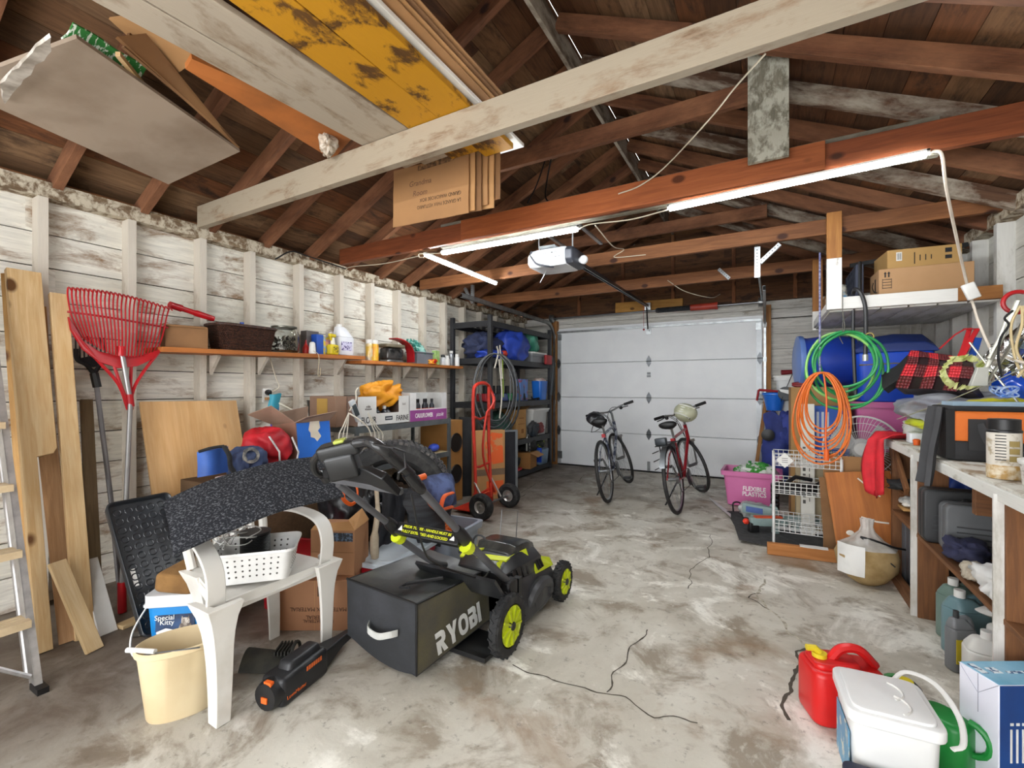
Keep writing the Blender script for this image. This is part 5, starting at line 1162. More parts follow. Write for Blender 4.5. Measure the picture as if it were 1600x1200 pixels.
lump(650,706,-2.98,(.12,.14,.1),mat('#3a3c40',.5,col2='#1d1e20'),'small dark grey tool lump beside the drill','tool','angle_grinder',43,z=.577)
lump(600,745,-3.1,(.3,.4,.2),mat('#4a3a2c',.8,col2='#2a211a'),'dark brown bundle on the lowest level of metal shelf','bundle','cloth_bundle',44,z=.182)
lump(600,745,-3.1,(.25,.3,.25),BLKR,'black bundle on lowest metal shelf level near the post','bundle','cloth_bundle',45,pos=V((-3.1,3.4,.182)))
# subwoofer-like cabinet
sc_=root('speaker_cabinet','brown hardboard speaker cabinet with two black round cones','speaker',(-3.15,4.0,0)); mb=MB(); mb.box((0,0,.44),(.4,.24,.88)); obj('cabinet',mb,mat('#a9783f',.6,col2='#9a6b36',scale=4),sc_,bevel=.004)
for z in (.64,.3):
    mb=MB(); mb.lathe([(.001,-.03),(.035,-.02),(.088,.0),(.1,.008),(.104,.0)],28,TR((.201,0,z),(0,PI/2,0))); obj('cone',mb,BLK,sc_)
# black garment bag / folded chair
mb=MB(); mb.sheet(cloth_grid(lambda u,v:(-3.02+.08*v+.05*math.sin(u*3)*v,4.17+.10*v+.04*u,.9*(1-u)+.0),18,8,.015,7,2),.05); solo('folded_camp_chair',mb,mat('#1b1c1e',.75,col2='#29292b'),'black folded camp chair in its bag beside the speaker cabinet','chair',angle=70)
# boxes behind hand truck
cb2=carton('cardboard_box','tall cardboard box with orange print behind red hand truck',(-2.72,4.29,0),math.radians(52),(.36,.10,.76),mat('#b98a58',.85,col2='#a87a4b',scale=2))
mb=MB(); 
mb.prism([(-.02,.38),(.16,.40),(.15,.72),(.02,.74),(-.06,.62)],0,.001,TR((0,-.0508,0),(PI/2,0,0))); mb.box((.06,-.051,.12),(.2,.001,.16)); obj('orange_print',mb,mat('#e2622a',.7,col2='#c98a58',scale=9,lo=.55,hi=.6),cb2)
mb=MB(); mb.box((0,-.0515,.30),(.355,.001,.07)); obj('brown_band',mb,mat('#7d6650',.8),cb2)
ff=root('furnace_filter','black filter panel in a grey frame standing by the black rack','filter',(-2.66,4.57,0),rz=math.radians(60)); mb=MB(); mb.box((0,0,.37),(.26,.02,.70)); obj('mesh_panel',mb,mat('#202127',.7,col2='#2b2c33'),ff); mb=MB()
for c_,d_ in (((-.14,0,.37),(.03,.035,.74)),((.14,0,.37),(.03,.035,.74)),((0,0,.73),(.3,.035,.02)),((0,0,.012),(.3,.035,.024))): mb.box(c_,d_)
obj('frame',mb,mat('#9aa0a5',.4,.5),ff)
# ================================================================ BLACK RACK
rkk=root('storage_rack','tall black plastic shelving rack in the far left corner','shelf unit',(-3.2,5.5,0)); TRK=M.Translation(-rkk.location)
RKB=mat('#242528',.5,col2='#2e2f32')
RX0,RX1,RY0,RY1=-3.49,-2.93,4.66,6.38
for x in (RX0,RX1):
    for y in (RY0,RY1): m=MB(); m.T=TRK; m.b2((x-.025,y-.025,0),(x+.025,y+.025,2.12)); obj('post',m,RKB,rkk,bevel=.004)
for z in (2.05,1.60,1.05,.53,.10):
    m=MB(); m.T=TRK; m.b2((RX1-.01,RY0,z-.07),(RX1+.015,RY1,z)); m.b2((RX0-.015,RY0,z-.07),(RX0+.01,RY1,z)); m.b2((RX0,RY0-.015,z-.07),(RX1,RY0+.01,z)); m.b2((RX0,RY1-.01,z-.07),(RX1,RY1+.015,z))
    if z<2:
        m.b2((RX0,RY0,z-.02),(RX1,RY1,z-.008))
    else:
        for k in range(12): m.b2((RX0,RY0+.14*k+.02,z-.02),(RX1,RY0+.14*k+.045,z-.01))
        for k in range(6): m.b2((RX0+.09*k+.03,RY0,z-.02),(RX0+.09*k+.05,RY1,z-.01))
    obj('shelf_deck',m,RKB,rkk)
BL2=mat('#2f4fbf',.55,col2='#243f9e',scale=5,bmp=.2,bs=20); NVY=mat('#343c5c',.8,col2='#262b44',scale=8,bmp=.3)
lump(0,0,0,(.40,.50,.30),NVY,'navy folded jackets on the upper level of black rack','clothes','jacket_pile',51,pos=V((-3.22,4.95,1.60)),fold=.9)
lump(0,0,0,(.30,.30,.10),BL2,'blue folded blanket at the near front of rack upper level','blanket','folded_blanket',57,pos=V((-3.05,4.82,1.60)))
mb=MB(); crumple(mb,(0,0,.2),(.34,.62,.44),52,.2,2.2,24,True,.6)
for i,v_ in enumerate(mb.v): mb.v[i]=V((v_.x,v_.y,v_.z*(1-.9*max(0,v_.y)) if v_.z>0 else v_.z))
solo('sleeping_bag',mb,BL2,'bright blue sleeping bag slumped on the upper level of black rack','sleeping bag',loc=(-3.05,5.42,1.60))
lump(0,0,0,(.30,.34,.30),mat('#5fb096',.45,col2='#3f8f78',scale=6,lo=.4,hi=.6),'mint green bag on top of grey bin in black rack','bag','green_bag',53,pos=V((-3.12,5.98,1.74)))
tote('storage_bin','grey shallow bin under the mint green bag in black rack','bin',(-3.1,5.98,1.6),0,(.36,.40,.135),mat('#8f9296',.5),WHT)
mb=MB(); mb.rbox((0,0,.03),(.05,.2,.14),.02,.01); solo('red_reel',mb,mat('#b0272a',.5),'red oval reel hanging at the far end of rack upper level','reel',loc=(-2.88,6.22,1.62))
mb=MB(); mb.ball((0,0,.02),.05,8,(1,1.2,.8)); solo('red_knob_toy',mb,mat('#d8442c',.5),'small red orange lump between navy and blue bundles','toy',loc=(-3.0,5.12,1.66))
for k in range(3): pass
# second level: cordless tool jumble
rcol=[('#a3222a','red'),('#3f79b8','blue'),('#202226','black'),('#7d8790','grey'),('#2a3f74','navy'),('#3f8a5a','green')]
for k in range(9):
    c_,nm=rcol[k%6]; y=4.78+.1*k; 
    t=root('power_tool',f'{nm} tool on middle rack level, '+['nearest the wall post','second from the near post','third from the near post','fourth along','fifth along','sixth along','seventh along','eighth along','last before blue carton'][k],'tool',(-3.12+.05*(k%3),y,1.05),rz=k*.9)
    mb=MB(); mb.rbox((0,0,.06),(.18,.07,.10),.02,.012,taper=.8); obj('housing',mb,mat(c_,.5),t); mb=MB(); mb.rbox((.04,0,.15),(.05,.045,.12),.012,.008); obj('grip',mb,BLK,t)
mb=MB(); mb.box((0,0,.15),(.1,.22,.30)); t=solo('blue_carton',mb,mat('#5f86c9',.5,col2='#b03a34',scale=12,lo=.58,hi=.64),'blue printed carton behind the cable coil on middle rack level','carton',loc=(-3.02,5.62,1.052),bevel=.003)
t=root('blue_cup','translucent blue plastic tumbler bin on middle level of black rack','container',(-2.98,6.13,1.052)); mb=MB(); mb.rbox((0,0,.14),(.14,.2,.28),.03,.005,taper=1.25); obj('body',mb,mat('#1f6fd1',.3,col2='#1a60ba',scale=2),t); mb=MB(); crumple(mb,(0,0,.29),(.16,.22,.06),54,.3,4,8); obj('contents',mb,mat('#d5cfc8',.7,col2='#b98d7c',scale=20),t)
cable([(-2.92,5.75,1.1),(-2.95,5.85,1.07),(-2.9,5.95,1.08),(-2.95,6.0,1.06)],.012,BLK,label='short black cable heap left of the blue container')
cable([(-2.88,6.3,1.72),(-2.86,6.36,1.6),(-2.86,6.34,1.4),(-2.88,6.32,1.12)],.022,mat('#3c4043',.6),label='thick dark strap hanging down the far post of black rack',cat='strap')
# third level
ca=carton('cardboard_box','printed cardboard box on third level of the black rack',(-3.1,5.55,.532),-.1,(.26,.24,.40),mat('#bd9159',.85,col2='#ab7f4a',scale=3),flaps=[('y',1,1.2)])
mb=MB(); mb.box((.1312,0,.28),(.001,.12,.012)); mb.box((.1312,0,.20),(.001,.16,.008)); mb.box((.1312,.03,.10),(.001,.06,.06)); obj('printing',mb,mat('#8a5a2a',.8),ca)
tote('storage_bin','white translucent lidded bin on third level of the black rack','bin',(-3.14,6.08,.532),0,(.40,.50,.38),mat('#d5d6d3',.4,col2='#c6c7c3',scale=2),WHT,taper=1.12)
lump(0,0,0,(.12,.2,.20),mat('#3b3b3e',.6,col2='#22303a'),'dark shoe bag before the white bin in black rack','bag','shoe_bag',55,pos=V((-2.93,5.83,.532)))
lump(0,0,0,(.12,.24,.14),mat('#8c3a38',.6,col2='#5f2a2c'),'dull red cap lying before the white bin in black rack','cap','baseball_cap',56,pos=V((-2.93,5.98,.57)))
lump(0,0,0,(.3,.4,.36),mat('#26443c',.7,col2='#3c6a5a',scale=10),'dark green net bundle on third rack level behind hand truck','net','green_net',58,pos=V((-3.1,5.1,.532)),f=6)
# lowest levels
cc_=carton('cardboard_box','small open cardboard box on the bottom level of the black rack',(-3.0,5.72,.105),.15,(.24,.28,.22),mat('#a9773f',.85,col2='#98693a',scale=2),flaps=[('x',1,2.0)])
t=root('blue_tub','clear blue tub on the bottom level of black rack','tub',(-3.0,6.1,.105)); mb=MB(); mb.rbox((0,0,.11),(.22,.26,.22),.03,.006,taper=1.15); obj('body',mb,mat('#5f7b96',.3,col2='#7d97ad',scale=2),t); mb=MB(); mb.b2((-.12,-.14,.04),(.13,-.12,.25)); obj('blue_side',mb,mat('#1f4fd0',.4),t)
lump(0,0,0,(.2,.3,.16),BLKR,'black gloves heap over the small open box in the rack','gloves','glove_heap',59,pos=V((-3.0,5.8,.33)),f=5)
lump(0,0,0,(.14,.22,.12),mat('#22261c',.7,col2='#a3b53a',scale=14,lo=.6,hi=.65),'black and lime gloves on the clear blue tub','gloves','work_gloves',60,pos=V((-2.98,6.08,.33)),f=5)
lump(0,0,0,(.3,.3,.22),BLKR,'black bag on the bottom rack level behind the filter','bag','black_bag',61,pos=V((-3.1,5.3,.105)))
mb=MB(); mb.tube(arc((0,0,.18),.045,0,PI,10,'yz',.06)+[V((0,-.045,.02))],.012,8); mb.tube([(0,.045,.18),(0,.045,0)],.012,8); solo('chrome_hook',mb,mat('#a8a9a6',.3,.8),'grey bent tube hook sticking up on bottom level of rack','hook',loc=(-2.93,5.66,.33))
mb=MB(); mb.box((0,0,.02),(.05,.3,.03),(0,0,.1)); solo('red_tool',mb,mat('#b5262a',.5),'flat red tool lying at the near bottom of the rack','tool',loc=(-2.95,5.35,.105))
# cable coil hanging on rack post
ck=root('cable_coil','large coil of black cable hanging on near post of the black rack','cable coil',(-2.84,4.62,1.62))
for k in range(9):
    dx=rnd.uniform(-.01,.05); rx=.20+.010*k+rnd.uniform(-.015,.015); rz_=.40+.012*k; off=rnd.uniform(-.03,.03)
    pts=[V((.85*(off+rx*math.sin(a))+dx+.01*math.sin(3*a+k),.52*(off+rx*math.sin(a))-dx,-rz_+rz_*math.cos(a)+.02)) for a in (2*PI*j/30 for j in range(30))]
    mb=MB(); mb.tube(pts,.0065,6,closed=True); obj('loop',mb,mat('#2c2d2f',.5) if k%3 else mat('#5a5c5e',.4),ck)
for pts in ([(.06,-.05,.10),(.06,-.02,.02),(.06,-.10,-.16)],[(.06,.02,.12),(.05,.05,.02),(.07,.06,-.28)],[(.06,.0,-.05),(.07,.05,-.45),(.07,.0,-.75)]):
    mb=MB(); mb.tube(bez(pts,5),.009,6); obj('tie_cord',mb,mat('#c9c2b4',.6),ck)
mb=MB(); mb.tube([(.05,.1,0),(.05,.12,-.5)],.006,6); obj('tie_cord',mb,mat('#a9c93a',.5),ck,label='lime green cord')
# ================================================================ HAND TRUCK
ht=root('hand_truck','red hand truck with two black air tyres near the black rack','hand truck',(-2.48,3.81,0)); THT=M.Translation(-ht.location)
HR=mat('#c0301f',.4,col2='#a52718',scale=6)
def HB(): m=MB(); m.T=THT; return m
m=HB(); m.tube(bez([(-2.47,3.67,.12),(-2.48,3.67,.5),(-2.50,3.67,.9),(-2.50,3.67,1.16),(-2.50,3.70,1.25),(-2.50,3.80,1.28),(-2.50,3.92,1.27),(-2.50,3.99,1.20),(-2.47,4.0,1.12),(-2.45,3.95,1.02)],5),.017,10); obj('main_tube',m,HR,ht)
m=HB(); m.tube([(-2.47,3.95,.12),(-2.50,3.95,.7),(-2.50,3.95,1.26)],.017,10); obj('main_tube',m,HR,ht)
m=HB(); m.tube(bez([(-2.46,4.0,.16),(-2.49,3.83,.55),(-2.46,3.84,.95),(-2.45,3.9,1.02),(-2.45,3.98,1.1)],4),.012,8) ; obj('handle_brace',m,HR,ht)
for z in (.2,.47,.95):
    m=HB(); m.tube([(-2.49,3.67,z),(-2.52,3.81,z-.03),(-2.49,3.95,z)],.013,8); obj('cross_bar',m,HR,ht)
m=HB(); m.b2((-2.72,3.64,.03),(-2.47,3.98,.04)); m.b2((-2.48,3.64,.03),(-2.465,3.98,.18)); obj('toe_plate',m,HR,ht)
for y in (3.66,3.96): m=HB(); m.tube([(-2.48,y,.32),(-2.36,y,.13)],.01,6); obj('axle_brace',m,mat('#b8b2ac',.4,.7),ht)
m=HB(); m.cyl((-2.33,3.52,.125),(-2.33,4.10,.125),.009); obj('axle',m,STEEL,ht)
for y,s_ in ((3.55,-1),(4.07,1)):
    T0=THT@TR((-2.33,y,.125),(PI/2,0,0))
    m=MB(); m.T=T0; m.lathe([(.06,-.03),(.095,-.04),(.118,-.03),(.125,-.01),(.125,.01),(.118,.03),(.095,.04),(.06,.03),(.06,-.03)],32,caps=False); w=obj('wheel',m,TYR,ht)
    m=MB(); m.T=T0; m.lathe([(.001,.03),(.02,.03),(.022,.012),(.045,.008),(.06,.025),(.063,.02),(.063,-.02),(.06,-.025),(.045,-.008),(.022,-.012),(.02,-.03),(.001,-.03)],24); obj('rim',m,mat('#b9b5b0',.3,.6),w)
t=root('paint_tin','small yellow paint tin beside the tyre by the metal shelf','tin',(-2.62,3.18,.0)); mb=MB(); mb.lathe([(.05,0),(.05,.11),(.053,.115)],18); obj('body',mb,mat('#b9a94a',.4,col2='#8f8a50',scale=14),t); mb=MB(); mb.lathe([(.053,.114),(.053,.122),(.04,.12)],18); obj('lid',mb,GALV,t)
# blue open box, red bag etc. on lumber box against left wall
sb_=root('cardboard_box','open cardboard box with bright blue side behind the door mat','box',(-2.93,2.13,.685),rot=(0,-.10,.0))
mb=MB()
for c_,d_ in (((.13,0,.15),(.004,.28,.30)),((-.13,0,.15),(.004,.28,.30)),((0,.14,.15),(.26,.004,.30)),((0,-.14,.15),(.26,.004,.30)),((0,0,.003),(.26,.28,.005))): mb.box(c_,d_)
obj('walls',mb,mat('#8d6a58',.8),sb_,flat=True)
mb=MB(); mb.box((.1335,0,.15),(.002,.27,.29)); obj('blue_side',mb,mat('#2d74d6',.5,col2='#2566c4',scale=3),sb_)
mb=MB(); mb.prism([(-.03,.30),(.045,.30),(.05,.25),(.03,.23),(.055,.19),(.02,.155),(0,.18),(-.03,.19),(-.03,.22),(-.045,.24)],0,.0015,M(((0,0,1,.1346),(1,0,0,0),(0,1,0,0),(0,0,0,1)))); obj('torn_patch',mb,mat('#e3d8c4',.8),sb_)
mb=MB(); mb.add([(.13,-.14,.3),(.13,.14,.3),(.20,.16,.36),(.20,-.10,.33)],[(0,1,2,3)]); mb.add([(-.13,-.14,.3),(-.13,.14,.3),(-.10,.14,.42),(-.10,-.12,.38)],[(0,1,2,3)]); mb.add([(-.13,-.14,.3),(.13,-.14,.3),(.15,-.32,.42),(-.12,-.32,.38)],[(0,1,2,3)]); o=obj('flap',mb,mat('#a98c78',.8),sb_,flat=True); q=o.modifiers.new('s','SOLIDIFY'); q.thickness=.004
mb=MB(); mb.box((0,0,.34),(.46,.88,.68)); 
solo('wooden_crate',mb,wood('#6b5138','#54402c',None,.8,name='dark_crate'),'dark low wooden chest against left wall under red bag','chest',loc=(-2.89,1.86,0),bevel=.004)
mb=MB(); crumple(mb,(0,0,.15),(.26,.26,.26),71,.16,2.2,22,True,.7); t=solo('red_backpack',mb,mat('#c11a27',.6,col2='#8c101b',scale=5,bmp=.2,bs=20),'shiny red backpack sitting behind the black mat','backpack',loc=(-2.90,1.83,.685))
mb=MB(); mb.tube([(.12,-.06,.24),(.165,-.02,.14),(.14,0,.04)],.012,6,flat=.5); mb.tube([(.12,.1,.22),(.16,.12,.12),(.13,.12,.03)],.012,6,flat=.5); obj('strap',mb,mat('#d9d5d2',.6,col2='#1a1a1a',scale=10),t)
mb=MB(); mb.sheet(cloth_grid(lambda u,v:aX(308+48*v,706+40*u-8*v,-2.72-.0*v+.05*math.sin(v*PI)),12,12,.006,8,6),.05); 
t=solo('blue_bag',mb,mat('#2f5aa8',.6,col2='#264a8e',scale=5,bmp=.2,bs=20),'blue canvas bag with black trim in front of the plywood','bag',angle=60)
mb=MB(); mb.tube([p-t.location for p in bez([aX(350,697,-2.66),aX(358,712,-2.64),aX(360,728,-2.64),aX(366,738,-2.64)],5)],.02,8,flat=.5); mb.tube([p-t.location for p in bez([aX(310,706,-2.68),aX(330,700,-2.66),aX(350,697,-2.66)],5)],.008,8); obj('trim',mb,BLKR,t)
mb=MB(); crumple(mb,(0,0,.1),(.2,.2,.17),72,.25,3,16); t=solo('navy_bag',mb,mat('#39486b',.7,col2='#2a3550',scale=7),'navy bag with a tape roll behind the mat, right of blue bag','bag',loc=(-2.78,1.62,.685))
mb=MB(); c0_=V((-2.70,1.60,.83)); mb.T=TR(c0_,(.3,PI/2-.3,.2)); mb.lathe([(.03,-.015),(.048,-.015),(.048,.015),(.03,.015),(.03,-.015)],20,caps=False); solo('tape_roll',mb,mat('#3a3a3d',.4,col2='#8f8a80',scale=30),'roll of dark tape resting on the navy bag','tape roll')
mb=MB(); mb.sheet(cloth_grid(lambda u,v:aX(335+70*v,745-14*v+8*u,-2.66+.02*u),6,14,.01,20,6),.01); solo('pink_cloth',mb,mat('#d99a9a',.8,col2='#e8d8d4',scale=30),'pink patterned cloth edge peeking behind the black mat','cloth')
mb=MB(); mb.sheet(cloth_grid(lambda u,v:aX(421+18*v-4*math.sin(u*PI)+3*u,616+52*u,-3.42+.03*math.sin(v*PI)),16,8,.01,14,8),.02); t=solo('teal_tote_bag',mb,mat('#3aa0b8',.5,col2='#5b3fa8',scale=9,lo=.5,hi=.54,stretch=(1,1,.6)),'teal and purple bag hanging below the wall outlet','bag',angle=70)
t=root('plant_pot','black plastic pot on the open box by the left wall','pot',(-3.32,2.52,.0)); mb=MB(); mb.lathe([(.09,.0),(.10,1.0),(.085,1.19),(.08,1.2)],22); 
mb=MB(); mb.lathe([(.075,0),(.09,.16),(.093,.17),(.08,.17)],22); obj('body',mb,mat('#2b2726',.25),t); t.location=(-3.36,2.58,.96)
plank('pot_ledge',(-3.54,2.46,.945),(-3.54+.0,2.70,.945),.0,.0,P_E) if False else None
mb=MB(); mb.b2((-3.54,2.44,.93),(-3.26,2.72,.958)); mb.b2((-3.54,2.46,.8),(-3.5,2.70,.93)); solo('small_ledge',mb,P_E,'small wooden ledge under the black pot on the left wall','ledge')
# ================================================================ BICYCLES
def bicycle(name_label,rear,heading,lean,steer,frame_m,rack=False,fork_m=None,saddle_m=None):
    """local: X forward, Y left, Z up; origin at rear tyre contact"""
    t=root('bicycle',name_label,'bicycle',rear,rot=(0,0,0))
    t.matrix_basis=M.Translation(V(rear))@M.Rotation(heading,4,'Z')@M.Rotation(-lean,4,'X')
    Rw=.335; WB=1.05
    bl=mat('#1c1c1d',.6,col2='#2d2c2b',scale=20); al=mat('#b4b7b9',.3,.85)
    def whl(T0,lab):
        m=MB(); m.T=T0; m.tube([(Rw*.95*math.cos(a),Rw*.95*math.sin(a),0) for a in (2*PI*k/40 for k in range(40))],.019,8,closed=True); w=obj('wheel',m,bl,t)
        m=MB(); m.T=T0; m.tube([(Rw*.885*math.cos(a),Rw*.885*math.sin(a),0) for a in (2*PI*k/40 for k in range(40))],.010,6,closed=True); obj('rim',m,al,w)
        m=MB(); m.T=T0
        for k in range(28):
            a=2*PI*k/28; a2=a+(.45 if k%2 else -.45); z=.03 if k%4<2 else -.03
            m.tube([(.02*math.cos(a2),.02*math.sin(a2),z),(Rw*.88*math.cos(a),Rw*.88*math.sin(a),0)],.0013,4)
        s_=obj('spokes',m,al,w); s_['kind']='stuff'
        m=MB(); m.T=T0; m.cyl((0,0,-.05),(0,0,.05),.018); obj('hub',m,STEEL,w)
    whl(TR((0,0,Rw),(PI/2,0,0)),'rear')
    # steering axis
    bb=V((.43,0,.29)); st=V((.27,0,.72)); ht0=V((.90,0,.66)); ht1=V((.86,0,.79)); fa=V((WB,0,Rw))
    def tub(name,pts,r,m_,par=t,n=10):
        q=MB(); q.tube(pts,r,n); return obj(name,q,m_,par)
    fr=tub('frame',[bb,ht0],.017,frame_m); 
    q=MB(); q.tube([st,ht1-V((0,0,.02))],.015,10); q.tube([bb,st],.015,10); q.tube([ht0-V((-.01,0,.03)),ht1+V((-.01,0,.03))],.02,10)
    for s_ in (-1,1): q.tube([bb,V((.2,.05*s_,.315)),V((0,.06*s_,Rw))],.009,8); q.tube([st-V((0,0,.04)),V((.15,.045*s_,.55)),V((0,.06*s_,Rw))],.008,8)
    obj('frame_tubes',q,frame_m,fr)
    tub('seat_post',[st,st+V((-.045,0,.12))],.013,al)
    q=MB(); rings=[]
    sx,sz_=st.x-.05,.86
    for x,w,h in ((.15,.018,.02),(.08,.028,.026),(.0,.045,.03),(-.07,.085,.032),(-.12,.09,.03),(-.14,.06,.02)):
        rings.append([(sx+x,w*math.cos(a),sz_+h*math.sin(a)*(1 if math.sin(a)>0 else 1.6)+(.012 if x<-.05 else 0)) for a in (2*PI*k/14 for k in range(14))])
    q.loft(rings); obj('saddle',q,saddle_m or BLK,t,angle=70)
    # steered assembly rotates about head axis
    ax=(ht1-ht0).normalized(); ST=M.Translation(ht0)@M.Rotation(steer,4,ax)@M.Translation(-ht0)
    whl(ST@TR((WB,0,Rw),(PI/2,0,0)),'front')
    q=MB(); q.T=ST
    for s_ in (-1,1): q.tube([ht0+V((.01,.05*s_,-.03)),V((.96,.055*s_,.55)),V((WB,.055*s_,Rw))],.012,8)
    q.box(ht0+V((.01,0,-.04)),(.04,.13,.03)); obj('fork',q,fork_m or al,t)
    q=MB(); q.T=ST; q.tube([ht1,ht1+ax*.14],.014,10); q.tube([ht1+ax*.14,ht1+ax*.15+V((.07,0,.02))],.014,10); obj('stem',q,al,t)
    hb=ht1+ax*.15+V((.07,0,.02))
    q=MB(); q.T=ST; q.tube(bez([hb+V((-.05,-.30,.03)),hb+V((-.01,-.16,.025)),hb+V((.01,-.05,0)),hb+V((.01,.05,0)),hb+V((-.01,.16,.025)),hb+V((-.05,.30,.03))],4),.011,8); bar=obj('handlebar',q,al,t)
    for s_ in (-1,1):
        q=MB(); q.T=ST; q.tube([hb+V((-.03,.20*s_,.028)),hb+V((-.055,.32*s_,.032))],.017,10); obj('grip',q,BLK,bar)
        q=MB(); q.T=ST; q.tube([hb+V((-.0,.17*s_,.02)),hb+V((.05,.19*s_,.0)),hb+V((.03,.27*s_,-.005))],.006,6); q.ball(hb+V((0,.16*s_,.0)),.022,6); obj('brake_lever',q,BLK,bar)
    for k,(s_,d) in enumerate(((1,.14),(-1,.18),(1,.20))):
        q=MB(); q.T=ST; q.tube(bez([hb+V((.04,.18*s_,.0)),hb+V((d,.10*s_,.03)),hb+V((d*.8,0,-.08)),ht0+V((.06,0,0))],5),.0035,5); obj('brake_cable',q,BLK,bar)
    # drivetrain
    q=MB(); q.T=TR((bb.x,-.055,bb.z),(PI/2,0,0)); q.lathe([(.02,-.003),(.085,-.003),(.09,0),(.085,.003),(.02,.003)],28); obj('chainring',q,mat('#6d6f72',.3,.8),t)
    q=MB(); q.T=TR((0,-.05,Rw),(PI/2,0,0)); q.lathe([(.02,-.015),(.045,-.012),(.03,.012)],20); obj('cassette',q,STEEL,t)
    q=MB(); q.tube([(bb.x,-.05,bb.z+.088),(0,-.05,Rw+.045)],.004,5); q.tube([(bb.x,-.05,bb.z-.088),(.05,-.05,.2),(0,-.05,Rw-.045)],.004,5); obj('chain',q,mat('#4c4a46',.4,.7),t)
    ca_=.9
    for s_,sgn in ((-1,1),(1,-1)):
        e=bb+V((.165*math.cos(ca_)*sgn,.075*s_,-.165*math.sin(ca_)*sgn)); q=MB(); q.tube([bb+V((0,.06*s_,0)),e],.011,8); cr=obj('crank',q,al,t)
        q=MB(); q.box(e+V((0,.05*s_,0)),(.09,.08,.022)); q.box(e+V((0,.095*s_,0)),(.1,.008,.03)); obj('pedal',q,BLK,cr)
    q=MB(); q.tube([V((.30,.04,.27)),V((.26,.20,.02*1))],.008,8); obj('kickstand',q,BLK,t)
    q=MB(); q.box((st.x-.06,0,.70),(.02,.04,.04)) ; obj('tail_light',q,RED,t)
    if rack:
        q=MB(); 
        for y in (-.05,.05): q.tube([(-.26,y,.69),(.2,y,.69)],.006,6)
        for x in (-.24,-.1,.05,.18): q.tube([(x,-.05,.69),(x,.05,.69)],.005,6)
        for s_ in (-1,1): q.tube([(-.12,.05*s_,.69),(0,.075*s_,Rw+.01)],.006,6); q.tube([(.05,.05*s_,.69),(0,.075*s_,Rw+.01)],.006,6)
        obj('rear_rack',q,BLK,t)
        q=MB(); q.rbox((-.22,0,.73),(.06,.11,.07),.015,.01); obj('rear_lamp',q,mat('#3c4146',.3,.3),t)
        q=MB(); q.sheet([[V((Rw*1.07*math.cos(a),w,Rw+Rw*1.07*math.sin(a))) for w in (-.025,0,.025)] for a in [.5+k*.2 for k in range(12)]],.003); obj('mudguard',q,mat('#8d9194',.3,.6),t)
        for z in (.52,.42): q=MB(); q.rbox((-.13,.13,z),(.16,.05,.08),.01,.006); 
        for k in range(3): q=MB(); q.tube([(-.18,.11,.62-.08*k),(.04,.11,.62-.08*k)],.005,5); obj('pannier_wire',q,BLK,t)
    return t
def hd(a,b): return math.atan2(b[1]-a[1],b[0]-a[0])
lean=math.radians(9)
b1=bicycle('bicycle on the left with silver and black frame and black helmet on bar',(-1.49,4.78,0),hd((-1.49,4.78),(-1.60,5.98)),lean,math.radians(32),mat('#4a5064',.35,.3,col2='#aab0b8',scale=14,lo=.5,hi=.55))
b2=bicycle('bicycle on the right with red frame and rear rack',(-.76,4.68,0),hd((-.76,4.68),(-.68,5.97)),lean,math.radians(38),mat('#a3202a',.3,col2='#8f1a23'),rack=True)
def helmet(label,loc,rot,m1,m2):
    t=root('bike_helmet',label,'helmet',loc,rot=rot); m=MB(); prof=[(.001,.12),(.05,.115),(.09,.085),(.108,.04),(.112,0),(.10,-.02),(.09,-.01),(.1,.02),(.08,.075),(.04,.105),(.001,.11)]
    m.lathe(prof,24,M.Diagonal((1.2,.95,1,1))); obj('shell',m,m1,t)
    for k in range(5):
        y=-.06+.03*k; m=MB(); m.tube([(-.10,y*1.1,.05),(-.06,y*.95,.10),(0,y*.9,.116),(.06,y*.95,.10),(.10,y*1.1,.05)],.009,6); obj('vent_rib',m,m2,t)
    m=MB(); m.tube([(.06,-.08,0),(.04,-.04,-.10),(.03,0,-.14),(.04,.04,-.10),(.06,.08,0)],.004,5); obj('strap',m,BLK,t); return t
helmet('black bicycle helmet hanging from the left bicycle handlebar',aY(930,660,5.35),(.5,.3,1.0),mat('#222225',.3),mat('#3a3b40',.3,col2='#7c7f86',scale=20,lo=.5,hi=.6))
helmet('white and black bicycle helmet hanging from the right bicycle handlebar',aY(1072,646,5.45),(1.1,.2,-.4),mat('#c3c4a8',.35,col2='#a9aa8c'),mat('#e2e3da',.35,col2='#1c1c1c',scale=12,lo=.5,hi=.52))
# ================================================================ DOOR OPENER AND OVERHEAD HARDWARE
op=root('door_opener','white garage door opener motor hanging under the brown beams','garage door opener',(-1.51,3.4,2.19)); 
m=MB(); rings=[]
for x,k in ((-.20,.45),(-.185,.75),(-.15,.95),(-.1,1),(.12,1),(.15,.97)):
    rings.append([(x,.17*k*c_,.075+.075*k*s_) for c_,s_ in ((-1,-.5),(-.75,-.9),(.75,-.9),(1,-.5),(1,.5),(.75,.95),(-.75,.95),(-1,.5))])
m.loft(rings); obj('cover',m,mat('#dfe1e3',.3,col2='#d2d5d8',scale=3),op,bevel=.008)
m=MB(); rings=[]
for x,k in ((.15,.97),(.2,.9),(.215,.7)): rings.append([(x,.17*k*c_,.075+.075*k*s_) for c_,s_ in ((-1,-.5),(-.75,-.9),(.75,-.9),(1,-.5),(1,.5),(.75,.95),(-.75,.95),(-1,.5))])
m.loft(rings); obj('end_panel',m,mat('#2b2d33',.4,col2='#3f4148'),op,bevel=.006)
